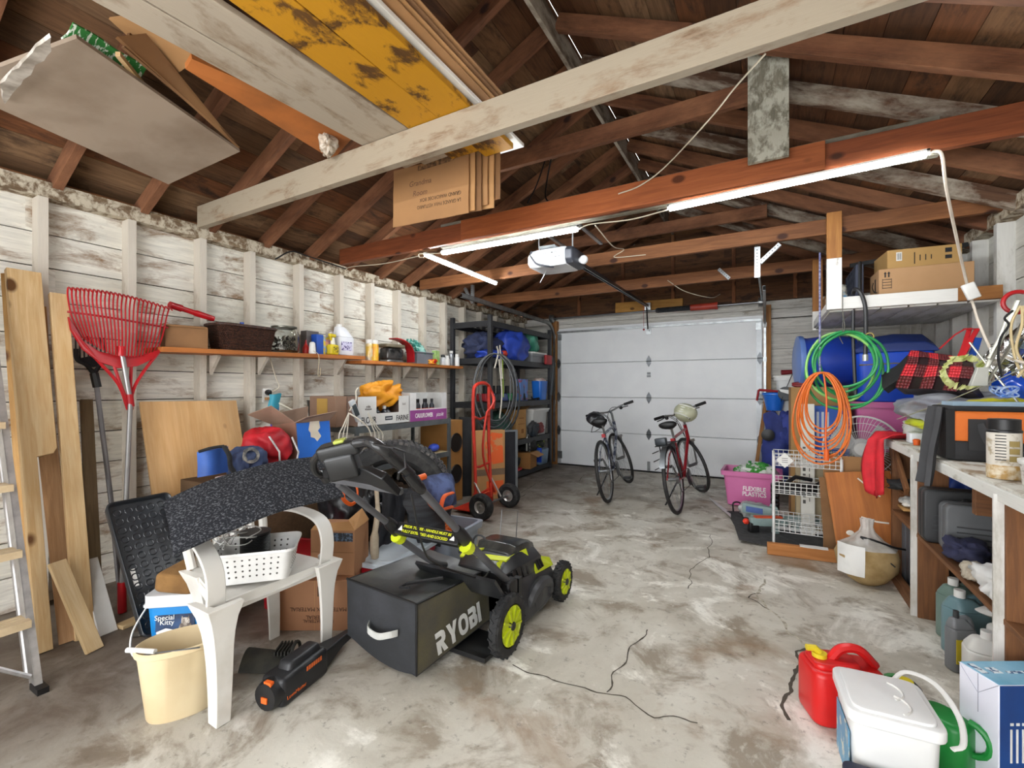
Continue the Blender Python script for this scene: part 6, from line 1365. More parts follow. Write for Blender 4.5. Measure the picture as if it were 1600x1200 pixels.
m=MB(); m.tube(bez([(-.13,-.172,.13),(-.135,-.175,.09),(-.09,-.172,.03),(-.03,-.155,.008),(.03,-.1,.003)],5),.008,6,flat=1.); obj('dark_stripe',m,mat('#34363c',.4),op)
m=MB(); m.ball((-.125,-.174,.10),.009,6); obj('led_lamp',m,mat('#ffffff',.2,emit=2),op)
m=MB(); m.text('CRAFTSMAN',.024,TR((.02,-.1705,.098),(PI/2,0,0)),bold=.0003); m.text('3/4 HP',.022,TR((.085,-.1705,.062),(PI/2,0,0)),bold=.0005); obj('lettering',m,INK,op,flat=True)
m=MB(); m.b2((-.07,-.17,.15),(.07,.1,.16)); obj('top_plate',m,GALV,op)
m=MB(); m.ball((.25,-.02,.05),.035,10,(1,1,1)); m.cyl((.2,-.02,.05),(.235,-.02,.05),.018); obj('light_bulb',m,mat('#e9ebec',.25),op)
for (x0,z0,x1,y1) in ((-.14,.16,-.15,.62),(.15,.16,.15,.62)):
    m=MB(); m.tube([(x0,0,.14),(x1,.0,.26),(x1,.02,.36)],.012,6,flat=.25); obj('hanging_strap',m,mat('#c9cbcc',.35,.6),op)
m=MB(); m.tube([(-.08,0,.01),(-.13,-.02,-.09)],.006,6,flat=.4); obj('antenna_strip',m,GALV,op)
m=MB(); m.b2((-.18,-.02,.345),(.2,.03,.365)); obj('hanger_angle',m,GALV,op)
m=MB(); m.b2((-.17,-.0,.36),(-.14,.64,.375)); m.b2((.16,-.0,.36),(.19,.64,.375)); obj('hanger_angle',m,GALV,op)
orl=root('opener_rail','dark steel opener rail running from the motor to the door header','garage door opener',(-1.33,3.57,2.235)); F,L=frame((0,0,0),V((-1.505,6.66,2.40))-V((-1.33,3.57,2.235)))
m=MB(); m.T=F; m.b2((0,-.018,-.012),(L,-.012,.02)); m.b2((0,.012,-.012),(L,.018,.02)); m.b2((0,-.018,.016),(L,.018,.02)); obj('rail',m,mat('#4a4c50',.35,.7),orl)
m=MB(); m.T=F; m.tube([(0,0,0),(L,0,0)],.005,6); obj('chain',m,mat('#a6a8aa',.3,.8),orl)
m=MB(); e=V((L-.12,0,-.02)); m.T=F; m.tube([e,(L-.03,.0,-.33)],.012,6,flat=.3); obj('door_arm',m,BLK,orl); m=MB(); m.T=F; m.b2((L-.05,-.04,-.05),(L+.02,.04,.05)); obj('header_bracket',m,GALV,orl)
m=MB(); m.T=F; m.tube([(L-.35,.0,-.02),(L-.36,0,-.32)],.003,4); m.ball((L-.36,0,-.35),.014,6); obj('release_cord',m,RED,orl,label='red release cord')
def angle_iron(name,p0,p1,label,w=.03):
    F,L=frame(p0,p1,(0,-1,0)); m=MB(); m.b2((0,0,0),(L,w,.003)); m.b2((0,0,-w),(L,.003,0))
    o=obj(name,m,mat('#c2c6c8',.35,.6)); o.matrix_basis=F; tag(o,label,'metal bracket')
    m=MB()
    n=int(L/.025)
    for k in range(n): m.cyl((.012+k*.025,w*.55,.0031),(.012+k*.025,w*.55,.0036),.0045,8)
    h=obj('punched_holes',m,BLK,o); h['kind']='stuff'; return o
angle_iron('angle_bracket',aY(1188,433,4.0),aY(1188,385,4.0),'upright perforated steel angle on the brown beam above right door edge',.04)
angle_iron('angle_bracket',aY(1190,412,3.99),aY(1221,383,3.99),'slanted perforated steel angle meeting the upright one')
angle_iron('angle_bracket',aY(739,474,4.6),aY(739,445,4.6),'short perforated angle at end of left door track')
angle_iron('angle_bracket',aY(738,470,4.6),aY(727,449,4.6),'short slanted perforated angle at end of left door track')
angle_iron('angle_bracket',aY(1121,422,5.2),aY(1138,437,5.2),'small loose steel strip on the beam nearest the door')
mb=MB(); mb.tube(bez([aY(1182,381,5.0),aY(1186,430,5.6),aY(1191,470,6.4)],4),.012,8); solo('steel_pipe',mb,GALV,'grey steel pipe slanting down to the right door track','pipe')
# wires
WC=mat('#d4c9b2',.6)
cable([aY(1196,84,2.25),aY(1150,135,2.4),aY(1108,187,2.6),aY(1040,260,2.78),aY(1000,290,2.8),aY(966,303,2.8)],.004,WC,label='pale string sagging from the grey plank to the long beam',cat='string')
cable([aY(905,357,2.8),aY(925,350,2.8),aY(985,343,2.8),aY(1043,328,2.8)],.004,WC,label='cream wire joining the two beam lights')
cable([aY(690,396,2.8),aY(668,396,2.86),aY(655,397,2.86),aY(655,402,2.86),aY(662,402,2.86)],.004,WC,label='short cream wire loop linking left lights')
cable([aY(655,400,2.86),aY(600,412,2.9),aY(545,418,3.0),V((-3.50,2.98,2.30))],.004,WC,label='cream wire running from left light to the top plate')
cable([aY(930,352,3.0),aY(958,385,3.6),aY(975,390,4.0),aY(960,402,4.0),aY(1009,398,4.02)],.004,WC,label='tangled cream wire on the third tie beam')
cable([aY(1043,438,5.2),aY(1070,455,5.3),aY(1110,465,5.5),aY(1125,460,6.0)],.004,WC,label='cream wire sagging below the beam nearest the door')
cable([aY(865,228,3.0),aY(855,280,3.0),aY(853,310,2.93),aY(870,322,2.9)],.006,BLK,label='right black cable drooping behind the long beam')
cable([aY(860,225,3.1),aY(840,285,3.0),aY(824,318,2.93)],.005,BLK,label='left black cable drooping behind the long beam')
cable([aX(430,405,-3.49),aX(455,393,-3.45),aX(480,400,-3.45),aX(540,420,-3.49)],.006,BLK,label='black cable drooping along the left top plate')
lc=cable([aY(1452,240,2.80),aY(1462,236,2.80),aY(1472,243,2.80),aY(1478,290,2.85),aY(1492,360,3.2),aY(1510,440,3.6),aY(1522,480,3.6),aY(1530,505,3.6),aY(1548,545,3.5),aY(1558,552,3.3),aY(1600,567,2.9),aY(1640,570,2.7)],.007,mat('#e8dccb',.45),label='white power cord hanging from the longest light down the right side',cat='cord',k=6)
t=root('inline_switch','white inline cord switch hanging before the right overhead shelf','switch',aY(1517,455,3.58)); F2=M.Rotation(-.35,4,'Y'); m=MB(); m.T=F2; m.rbox((0,0,0),(.06,.03,.095),.01,.006); obj('housing',m,WHT,t)
# ================================================================ STORED ON THE TIE BEAMS
def board4(name,pts,t_,m,label,cat,group=None):
    """thick board through bottom corners a,b,c,d (a-d one end, b-c other end)"""
    a,b_,c,d=[V(p) for p in pts]; p0=(a+d)/2; p1=(b_+c)/2; w=((a-d).length+(b_-c).length)/2
    n=(b_-a).cross(d-a); n=n if n.z>0 else -n
    o=plank(name,p0,p1,w,t_,m,up=n,label=label,cat=cat,group=group,bevel=.003); return o
zb=2.514
m_wp=wood('#9a8872','#75614c',None,.75,name='white_plank',paint='#aa9d8b',plo=.5,phi=.66,pscale=4,seed=12,psx=1)
m_yp=wood('#6d4a22','#4b3118',None,.6,name='yellow_plank',paint='#bd861c',plo=.53,phi=.6,pscale=3.2,seed=14,psx=1.2)
board4('loft_plank',[(-1.98,.2,zb+.014),(-1.84,2.0,zb+.014),(-1.715,2.0,zb+.014),(-1.83,.2,zb+.014)],.025,m_wp,'left whitewashed plank lying on the nearest tie beam','plank')
board4('loft_plank',[(-1.825,.2,zb+.014),(-1.71,2.02,zb+.014),(-1.54,2.02,zb+.014),(-1.62,.2,zb+.014)],.025,m_wp,'right whitewashed plank lying beside the yellow planks','plank')
board4('loft_plank',[(-1.56,.2,zb+.016),(-1.535,2.05,zb+.016),(-1.365,2.05,zb+.016),(-1.36,.2,zb+.016)],.03,m_yp,'left yellow painted plank with scraped patches, on nearest tie beam','plank')
board4('loft_plank',[(-1.355,.2,zb+.016),(-1.36,2.12,zb+.016),(-1.19,2.12,zb+.016),(-1.17,.2,zb+.016)],.03,m_yp,'right yellow painted plank with grooved scratches, on nearest tie beam','plank')
board4('painted_board',[(-1.55,.25,zb+.05),(-1.54,2.2,zb+.05),(-1.17,2.2,zb+.05),(-1.15,.25,zb+.05)],.02,WHTP,'white edged board lying on top of the yellow planks','board')
for k in range(4):
    board4('cardboard_sheet',[(-1.6,.3,zb+.075+.014*k),(-1.58,2.05+.03*k,zb+.075+.014*k),(-1.15+.012*k,2.05+.03*k,zb+.075+.014*k),(-1.10+.012*k,.3,zb+.075+.014*k)],.007,[CARD,CARDL,CARDD,CARD][k],['lowest','second','third','topmost'][k]+' flattened cardboard sheet stacked above the yellow planks','cardboard',group='flattened cardboard sheets')
# hanging flattened box
wb=root('wardrobe_box','flattened wardrobe moving box hanging below the planks, with handwriting','box',(-1.73,2.1,2.23))
def hbx(x,y): return aY(x,y,2.08)-wb.location
tl_,tr_,br_,bl_=[aY(*p,2.08) for p in ((616,268),(733,238),(733,333),(615,356))]
m=MB(); m.T=M.Translation(-wb.location)
for k in range(6):
    o_=V((.018*k,.018*k,.004*k)); e_=V((.012*k,0,.012*k*(1 if k%2 else .3)))
    m=MB(); m.T=M.Translation(-wb.location); pts=[tl_+o_,tr_+o_+e_,br_+o_+e_,bl_+o_+V((0,0,.01*k))]
    m.sheet(cloth_grid(lambda u,v:pts[0].lerp(pts[1],u).lerp(pts[3].lerp(pts[2],u),v),8,6,.0025,9,k),.006); obj('cardboard_layer',m,[CARD,CARDL,CARDD][k%3],wb)
ux=(tr_-tl_).normalized(); uz=(tl_-bl_).normalized(); nn=ux.cross(uz)
if nn.y>0: nn=-nn
cB=(tl_+br_)/2-wb.location
FT=lambda c_,flip,sz:None
def face_text(m,body,size,u,v,flip=False,**k):
    X=-ux if flip else ux; Zv=-uz if flip else uz; c_=cB+ux*u+uz*v+nn*.0062; n3=X.cross(Zv)
    m.text(body,size,M(((X.x,Zv.x,n3.x,c_.x),(X.y,Zv.y,n3.y,c_.y),(X.z,Zv.z,n3.z,c_.z),(0,0,0,1))),**k)
m=MB(); face_text(m,'GRAND WARDROBE BOX',.030,.08,-.045,True,font_sx=.85); face_text(m,'LA GRANDE PARA VESTUARIO',.030,.07,-.085,True,font_sx=.78); obj('lettering',m,mat('#3a2a1c',.8),wb,flat=True)
m=MB(); face_text(m,'Grandma',.045,-.07,.06,shear=.2); face_text(m,'Room',.045,-.07,.0,shear=.2); obj('handwriting',m,mat('#6b4a38',.8),wb,flat=True)
m=MB(); m.box(cB+uz*.15+ux*.05+V((0,-.012,0)),(.26,.004,.03)); obj('black_print',m,mat('#4a3626',.8,col2='#a87c50',scale=30),wb)
# left loft: pale panel, cardboard and green cloth
def hardpanel(name,pts,t_,m_,label,cat): 
    a,b_,c,d=[V(p) for p in pts]; q=MB(); n=(b_-a).cross(d-a).normalized(); n=n if n.z>0 else -n
    q.add([a,b_,c,d,a+n*t_,b_+n*t_,c+n*t_,d+n*t_],[(0,1,2,3),(7,6,5,4),(0,4,5,1),(1,5,6,2),(2,6,7,3),(3,7,4,0)]); return solo(name,q,m_,label,cat,flat=True)
pnl=[aZ(375,237,2.56),aZ(263,288,2.50),aZ(-60,152,2.50),aZ(60,60,2.56)]
hardpanel('loft_board',[aZ(375,237,2.60),aZ(263,288,2.47),aZ(-80,135,2.47),aZ(120,60,2.60)],.018,mat('#a39280',.6,col2='#8c7a68',scale=3,lo=.45,hi=.7),'large pale board lying loose across the rafters at top left','board')
hardpanel('cardboard_sheet',[aZ(372,232,2.64),aZ(362,222,2.66),aZ(225,55,2.72),aZ(180,60,2.64)],.012,CARD,'long brown cardboard strip on the pale board','cardboard')
hardpanel('cardboard_sheet',[aZ(365,222,2.66),aZ(270,120,2.74),aZ(200,50,2.76),aZ(190,75,2.63)],.012,CARDD,'wide folded cardboard sheet leaning above the pale board','cardboard')
hardpanel('loft_batten',[aZ(272,192,2.615),aZ(262,186,2.615),aZ(180,88,2.62),aZ(188,88,2.62)],.02,P_A,'narrow pale batten on the underside of cardboard at top left','batten')
hardpanel('cardboard_sheet',[aZ(315,88,2.72),aZ(270,120,2.72),aZ(170,30,2.76),aZ(240,20,2.76)],.01,CARDL,'upper cardboard flap at top left beside whitewashed plank','cardboard')
q=MB(); q.sheet(cloth_grid(lambda u,v:aZ(95+115*u+20*v,62+70*u-25*v,2.64+.03*v),14,6,.012,10,3),.008); solo('green_cloth',q,mat('#2f7a33',.8,col2='#dfe6d4',scale=26,lo=.55,hi=.6,stretch=(1,3,1)),'green and white patterned cloth between boards at top left','cloth')
q=MB(); q.sheet(cloth_grid(lambda u,v:aZ(0+76*u+4*v,140-80*u+26*v-10,2.47+.01*v),12,5,.012,10,5),.012); solo('plastic_sheeting',q,mat('#cfc8bd',.35,col2='#9b9184',scale=14),'dirty clear plastic wrapped batten at the far top left','plastic')
hardpanel('loft_carton_sheet',[aZ(290,108,2.60),aZ(300,92,2.62),aZ(560,205,2.60),aZ(520,250,2.56)],.03,mat('#b0672d',.8,col2='#8f5526',scale=4),'printed orange brown carton lying on the beam left of the whitewashed planks','carton')
q=MB(); crumple(q,(0,0,.03),(.08,.08,.10),88,.4,5,12,False); solo('tape_scrap',q,mat('#c9bba9',.2,col2='#8f7f6b',scale=20),'crumpled clear packing tape hanging off the orange brown carton','tape',loc=aZ(513,235,2.51))
q=MB(); q.rbox((0,0,0),(.10,.07,.03),.01,.004); solo('carton_print_tab',q,mat('#8a2d22',.7,col2='#37552f',scale=20),'red and green printed tab on carton underside','label',loc=aZ(505,208,2.575)) if False else None
# grey mottled plank hanging from the roof
m_gp=wood('#8d8878','#5e5a4d',None,.85,name='mildewed_plank',paint='#b3b1a2',plo=.44,phi=.56,pscale=9,seed=20,psx=1)
cplk=plank('hanging_plank',(.0,2.76,2.44),(.0,2.76,3.10),.19,.03,m_gp,up=(0,1,0),label='mildewed grey plank hanging down to the long beam near the top right',cat='plank')
# ================================================================ RIGHT SIDE
m_ws=wood('#a8733e','#7d4f28','#4a2c15',.7,name='bare_brown',seed=22)
m_bro=wood('#8d5f3a','#61402a','#3a2417',.7,name='brown_lumber',seed=24)
# overhead storage platform
m_wh=wood('#a99a86','#8c7a64',None,.7,name='white_painted',paint='#e6e4de',plo=.58,phi=.68,pscale=5,seed=23)
os_=root('overhead_shelf','white painted storage platform hung from the beams on the right','shelf',(.84,4.65,1.80)); TO=M.Translation(-os_.location)
def opl(name,p0,p1,w,t_,m_,up): o=plank(name,p0,p1,w,t_,m_,up=up); l=o.matrix_basis.copy(); o.parent=os_; o.matrix_basis=TO@l; return o
opl('front_board',(.37,4.03,1.845),(1.08,4.03,1.845),.04,.085,m_wh,(0,0,1)); opl('bare_board_end',(1.08,4.03,1.845),(1.29,4.03,1.845),.04,.085,m_ws,(0,0,1)); opl('back_board',(.37,5.22,1.845),(1.29,5.22,1.845),.04,.085,m_wh,(0,0,1))
opl('side_board',(.39,4.05,1.83),(.39,5.20,1.83),.03,.06,m_wh,(0,0,1))
m_pp=wood('#b98144','#94602f','#5a3518',.6,name='post_pine',seed=31); hp1=opl('hanger_post',(.415,4.00,2.167),(.415,4.00,2.50),.09,.04,m_pp,(0,1,0)); opl('painted_post_end',(.415,4.00,1.80),(.415,4.00,2.167),.09,.04,m_wh,(0,1,0))
opl('hanger_post',(.41,5.19,1.96),(.41,5.19,2.45),.08,.04,m_pp,(0,1,0)); opl('painted_post_end',(.41,5.19,1.78),(.41,5.19,1.96),.08,.04,m_wh,(0,1,0))
for k in range(6): opl('slat',(.39+.15*k+.075,4.05,1.80),(.39+.15*k+.075,5.20,1.80),.14,.02,m_studr,(0,0,1))
zt=1.888
cu=carton('cardboard_box','long lower cardboard carton with arrows on right overhead shelf',(.93,4.22,zt),math.radians(2),(.50,.26,.185),mat('#b68f67',.85,col2='#aa835b',scale=2))
m=MB()
for dx in (-.215,-.195): m.prism([(dx-.004,.125),(dx+.004,.125),(dx+.004,.15),(dx+.009,.15),(dx,.165),(dx-.009,.15),(dx-.004,.15)],.0,.0008,TR((0,-.1312,0),(PI/2,0,0)))
for z_ in (.05,.07,.09,.11): m.box((-.205,-.1308,z_),(.05,.001,.004))
m.box((-.23,-.1308,.08),(.003,.001,.07)); m.box((-.18,-.1308,.08),(.003,.001,.07)); obj('printed_marks',m,INK,cu)
m=MB(); m.tube(bez([(-.251,-.08,.03),(-.251,-.0,.05),(-.251,.05,.09),(-.251,.02,.12)],4),.004,5); m.box((-.2508,-.03,.09),(.001,.03,.09)); obj('side_print',m,INK,cu)
cv=carton('cardboard_box','upper cardboard carton with barcode on right overhead shelf',(.92,4.26,zt+.186),math.radians(5),(.40,.30,.13),mat('#b9935a',.85,col2='#aa8650',scale=2))
m=MB(); m.box((-.135,-.1512,.08),(.032,.001,.06)); lb=obj('barcode_label',m,WHT,cv)
m=MB()
for k in range(5): m.box((-.145+.005*k,-.1518,.08),(.002,.001,.045))
for x_,h_ in ((-.05,.08),(-.02,.04),(.01,.04),(.04,.03)): m.box((x_,-.151,.06),(.005,.001,h_))
m.box((.13,-.151,.095),(.035,.001,.03)); m.box((.13,-.151,.05),(.035,.001,.025)); obj('printed_marks',m,INK,cv)
q=MB(); q.box((0,0,.13),(.05,.5,.30)); o=solo('quilted_pad',q,mat('#4b5060',.8,col2='#3c4150',scale=5,bmp=.4,bs=20),'grey quilted pad standing left of the cartons on overhead shelf','pad',loc=(.60,4.5,zt),bevel=.01)
q=MB()
for k in range(6):
    q.tube([(-.027,-.24+.09*k,-.01),(-.027,-.24+.09*k+.18 if k<4 else .24,.26)],.003,4); q.tube([(-.027,.24-.09*k,-.01),(-.027,max(.24-.09*k-.18,-.24),.26)],.003,4)
obj('stitching',q,mat('#2f3340',.8),o)
q=MB(); q.tube([(.0,-.255,-.02),(0,-.255,.285),(0,.25,.29)],.012,8); obj('edge_binding',q,BLK,o)
plank('dark_pole',(.56,4.40,2.19),(1.25,4.45,2.265),.03,.03,BLKR,label='dark pole lying behind and above the cartons on overhead shelf',cat='pole')
q=MB(); crumple(q,(0,0,.1),(.14,.2,.2),91,.35,4,14); solo('towel_heap',q,mat('#c9c4b6',.8,col2='#5b9cc9',scale=6,lo=.5,hi=.55),'blue and cream towel heap near the shelf post','towel',loc=(.52,4.75,zt))
q=MB(); q.box((0,0,.08),(.12,.2,.16)); solo('small_brown_carton',q,CARDD,'small brown carton behind the shelf post on overhead shelf','carton',loc=(.50,4.98,zt),bevel=.003)
# hanging hoses and cords
XH=aY(1316,560,3.98)
gh=root('garden_hose','coiled green garden hose hanging from the overhead shelf','hose',V((aY(1316,520,3.95).x,3.95,aY(1316,520,3.95).z)))
for k in range(6):
    rx=.165+.012*k; rz_=.19+.017*k; ox=rnd.uniform(-.02,.05); 
    pts=[V((ox+rx*math.sin(a),.02*math.sin(2*a+k)+.012*k-.03,-rz_+rz_*math.cos(a)+.01*math.sin(3*a+k))) for a in (2*PI*j/36 for j in range(36))]
    m=MB(); m.tube(pts,.009,8,closed=True); obj('coil',m,mat('#2f9a53',.4,col2='#238246',scale=4) if k!=3 else mat('#8cc76a',.4),gh)
m=MB(); m.tube(bez([(0,-.02,.15),(.01,-.03,.02),(-.02,-.03,-.02),(0,-.03,-.08)],4),.003,5); m.tube([(0,-.02,.3),(0,-.02,.0)],.002,5); obj('wire_tie',m,mat('#5a564c',.6),gh)
og=root('extension_cord','orange extension cord coil hanging from the purple rope','extension cord',V((aY(1281,582,3.9).x,3.9,aY(1281,582,3.9).z)))
for k in range(9):
    rx=.11+.011*k; rz_=.20+.016*k; ox=.02*rnd.uniform(-1,1)+.015
    pts=[V((ox+rx*math.sin(a)*(.72+.28*(1-math.cos(a))/2),-.02+.004*k+.01*math.sin(2*a+k),-rz_+rz_*math.cos(a))) for a in (2*PI*j/32 for j in range(32))]
    m=MB(); m.tube(pts,.006,6,closed=True); obj('loop',m,mat('#e07422',.5,col2='#cf6418',scale=4),og)
m=MB(); m.tube(bez([(.02,-.04,-.01),(.035,-.045,-.2),(.03,-.045,-.45),(.035,-.045,-.56)],5),.006,6); m.cyl((.035,-.045,-.54),(.035,-.045,-.62),.016); obj('plug',m,mat('#e0621f',.5),og)
cable([aY(1281,395,3.96),aY(1281,450,3.94),aY(1281,520,3.93),aY(1281,582,3.9)],.0065,mat('#4a4c7a',.6,col2='#9a9cb8',scale=60),label='purple and white rope hanging by the shelf post',cat='rope')
bh=root('black_hose','black hose hanging over the overhead shelf edge','hose',aY(1347,458,3.97)); bo=bh.location
def bp_(x,y,Y): return aY(x,y,Y)-bo
m=MB(); m.tube(bez([bp_(1333,458,4.08),bp_(1336,452,4.0),bp_(1345,458,3.97),bp_(1352,480,3.97),bp_(1353,520,3.97),bp_(1352,556,3.97)],5),.013,8); obj('tube',m,mat('#2c2c2e',.4),bh)
m=MB(); m.cyl(bp_(1352,554,3.97),bp_(1352,564,3.97),.017); obj('fitting',m,mat('#c9c9c4',.3,.5),bh)
cable([aY(1333,485,4.0),aY(1333,530,4.0),aY(1335,580,4.0),aY(1337,618,4.0)],.011,BLK,label='second black hose hanging left of the fitted one',cat='hose')
q=MB(); q.lathe([(.02,-.01),(.028,-.01),(.028,.01),(.02,.01),(.02,-.01)],16,TR(rot=(PI/2,0,0)),caps=False); solo('brass_fitting',q,mat('#a8965a',.3,.8),'small brass hose fitting hanging near the black hose','fitting',loc=aY(1358,526,3.96))
plank('hook_rail',aY(1325,524,4.05),aY(1354,526,4.05),.03,.02,BLK,label='short black bar between hoses under the overhead shelf',cat='bar')
# far right pile
lump(0,0,0,(.6,.5,.62),mat('#6d5a48',.85),'brown blanket covered base under the white bin by the door','blanket','blanket_heap',101,pos=V((.36,6.2,0)),amp=.1)
wbn=tote('storage_bin','white lidded bin on top of the heap right of the garage door','bin',(.36,6.15,.72),0,(.56,.46,.64),mat('#d9dad8',.4,col2='#cfd0cd',scale=2),WHT,taper=1.2)
q=MB(); q.text('STERILITE',.04,TR((-.05,-.232,.52),(PI/2,0,0))) if False else q.box((-.05,-.2315,.53),(.1,.001,.012)); obj('embossed_mark',q,mat('#b5b6b4',.5),wbn)
q=MB(); q.tube([(-.12,-.02,.02),(.02,0,.03),(.10,.0,.02)],[.03,.022,.008],10); solo('garden_shears',q,mat('#7c1a22',.5),'dark red handled shears lying on the white bin lid','shears',loc=(.25,6.0,1.385))
q=MB(); q.box((0,0,.03),(.05,.05,.16),(0,.6,0)); solo('orange_grip_tool',q,mat('#b5641f',.5),'orange gripped tool leaning on wall above the white bin','tool',loc=(.47,6.25,1.46))
q=MB(); q.rbox((0,0,.07),(.12,.06,.14),.02,.02); solo('red_bag_bundle',q,mat('#6d1a22',.7),'dark red bundle against wall above the white bin','bundle',loc=(.50,6.715,1.62))
cable([aY(1240,580,5.85),aY(1230,603,5.8),aY(1220,627,5.7)],.004,BLK,label='thin black cord hanging down in front of the white bin')
bb_=root('blue_barrel','blue plastic barrel lying on its side under the overhead shelf','barrel',(.45,4.95,1.24),rz=.1)
m=MB(); m.lathe([(.001,-.20),(.20,-.20),(.215,-.19),(.22,-.17),(.215,-.15),(.225,-.05),(.225,.1),(.215,.2),(.19,.22),(.001,.22)],36,TR((0,0,.23),(0,PI/2,0))); obj('body',m,mat('#1d3fa6',.35,col2='#1a3690',scale=3),bb_)
m=MB(); m.lathe([(.001,-.235),(.17,-.235),(.20,-.225),(.235,-.22),(.24,-.20),(.235,-.18),(.2,-.18)],36,TR((0,0,.23),(0,PI/2,0))); obj('lid',m,mat('#5f7fc0',.4,col2='#5474b4',scale=3),bb_,label='paler blue lid')
cbx=carton('cardboard_box','large brown cardboard box under the blue barrel',(.39,5.05,0),.0,(.42,.50,1.24),mat('#a6804f',.85,col2='#967246',scale=1.5))
q=MB(); crumple(q,(0,0,.02),(.16,.1,.05),103,.2,3,10); solo('dark_red_bowl',q,mat('#7a1c22',.4),'dark red dish on the cardboard box left of barrel','dish',loc=(.27,4.84,1.243))
cr=root('blue_carton','blue and red printed carton standing behind the orange cord','carton',(.42,4.71,.60)); m=MB(); m.box((0,0,.24),(.34,.10,.48)); obj('body',m,mat('#2a5cb8',.5,col2='#2450a4',scale=2),cr); m=MB(); m.box((-.13,-.0512,.30),(.07,.001,.3)); obj('red_band',m,mat('#a84a58',.5),cr); m=MB()
for k in range(3): m.box((-.05+.035*k,-.0512,.32),(.018,.001,.22))
m.box((.12,-.0512,.35),(.06,.001,.13)); obj('white_print',m,mat('#d5dbe2',.5),cr)
carton('cardboard_box','plain beige carton beneath the blue printed carton',(.40,4.69,0),0,(.38,.16,.598),mat('#b9a98a',.8,col2='#a99878',scale=3))
fs=root('foam_strip','tall white printed packing strip leaning behind the wire rack','packing strip',(.29,4.53,0),rot=(-.05,.0,0)); m=MB(); m.box((0,0,.55),(.10,.05,1.10)); obj('strip',m,mat('#e0ddd3',.6,col2='#d3cfc4'),fs,bevel=.003); m=MB()
for k in range(11): m.box((-.025,-.0256,.28+.045*k),(.02,.001,.016 if k%3 else .03)); 
for k in range(10): m.box((.012,-.0256,.30+.05*k),(.006,.001,.03))
obj('printing',m,mat('#5d5a54',.7),fs)
tote('recycling_bin','pink plastic bin under the blue bin, behind the fan','bin',(.86,4.82,.72),0,(.46,.40,.40),mat('#c9689c',.4,col2='#ba5c8d',scale=2),open_=True,taper=1.15)
carton('cardboard_box','plain brown carton supporting the pink bin behind the fan',(.86,4.84,0),0,(.40,.34,.715),CARDD)
q=MB(); q.prism([(-.03,-.04),(.03,-.05),(.035,.03),(.0,.05),(-.035,.03)],0,.002,TR((-.10,-.205,.22),(PI/2-.06,0,0))); 
rb=root('recycling_bin','bright blue wheeled bin with dark blue lid beside the plaid bag','bin',(.88,4.82,1.12)); m=MB(); m.rbox((0,0,.20),(.44,.36,.40),.04,.01,taper=1.1); obj('body',m,mat('#174fd0',.4,col2='#1545b8',scale=2),rb)
m=MB(); rings=[]
for x,h in ((-.26,.06),(-.2,.12),(0,.15),(.18,.14),(.24,.08),(.26,.02)): rings.append([(x,-.2,.40),(x,-.2,.40+h*.5),(x,-.1,.40+h),(x,.1,.40+h),(x,.2,.40+h*.5),(x,.2,.40)])
m.loft(rings); obj('lid',m,mat('#2c4187',.5,col2='#25387a',scale=3),rb,bevel=.012)
m=MB(); m.tube([(-.23,-.19,.30),(.0,-.192,.31),(.24,-.19,.30)],.006,6); obj('twine',m,mat('#8a7a55',.8),rb)
# fan
fn=root('electric_fan','white electric fan with round wire grille behind the red cloth','fan',(.64,4.46,0),rz=math.radians(-4)); TFn=TR((0,0,.76),(PI/2,0,0)); FW=mat('#dcdcd8',.35)
m=MB(); m.T=TFn
m.tube([(.25*math.cos(a),.25*math.sin(a),0) for a in (2*PI*k/40 for k in range(40))],.008,6,closed=True)
for r_,z_ in ((.20,.05),(.14,.065),(.07,.07)): m.tube([(r_*math.cos(a),r_*math.sin(a),z_) for a in (2*PI*k/30 for k in range(30))],.0022,4,closed=True)
for k in range(60):
    a=2*PI*k/60; m.tube([(.25*math.cos(a),.25*math.sin(a),.0),(.22*math.cos(a+.05),.22*math.sin(a+.05),.045),(.14*math.cos(a+.12),.14*math.sin(a+.12),.065),(.05*math.cos(a+.2),.05*math.sin(a+.2),.07)],.0015,4)
g_=obj('front_grille',m,FW,fn); 
m=MB(); m.T=TFn; m.lathe([(.001,.075),(.05,.075),(.055,.065)],20); obj('badge',m,WHT,fn)
m=MB(); m.T=TFn
for k in range(3):
    a0=2*PI*k/3; m.sheet([[V((r*math.cos(a0+w),r*math.sin(a0+w),.0+.05*(w-.5))) for w in (0,.3,.6,.9,1.1)] for r in (.04,.1,.17,.215)],.004)
obj('blades',m,mat('#c2c4c2',.3,col2='#b5b7b5'),fn)
m=MB(); m.T=TFn; m.lathe([(.001,-.14),(.05,-.13),(.07,-.08),(.07,-.02),(.04,0)],20); obj('motor',m,FW,fn)
m=MB(); m.cyl((0,.06,.0),(0,.06,.74),.016); m.lathe([(.16,0),(.16,.02),(.03,.04)],24); obj('stand',m,FW,fn)
q=MB()
for k in range(90):
    a=rnd.uniform(0,2*PI); e=rnd.uniform(-.2,1.2); r=rnd.uniform(.05,.13); p=V((r*math.cos(a)*math.cos(e),r*math.sin(a)*math.cos(e)*.6,.05+r*math.sin(e)*.7)); d=V((math.cos(a),math.sin(a),.5)).normalized()*.025; s_=d.cross(V((0,0,1))).normalized()*.008
    q.add([p,p+d*.5+s_,p+d,p+d*.5-s_],[(0,1,2,3)])
o=solo('artificial_plant',q,mat('#2f4f35',.7,col2='#4b6f4a',scale=20),'dark green artificial plant left of the fan','plant',loc=(.46,4.32,.62),flat=True)
plank('stick_support',(.46,4.3,0),(.46,4.3,.63),.02,.02,m_bro,label='thin dark stake holding up the artificial plant',cat='stake')
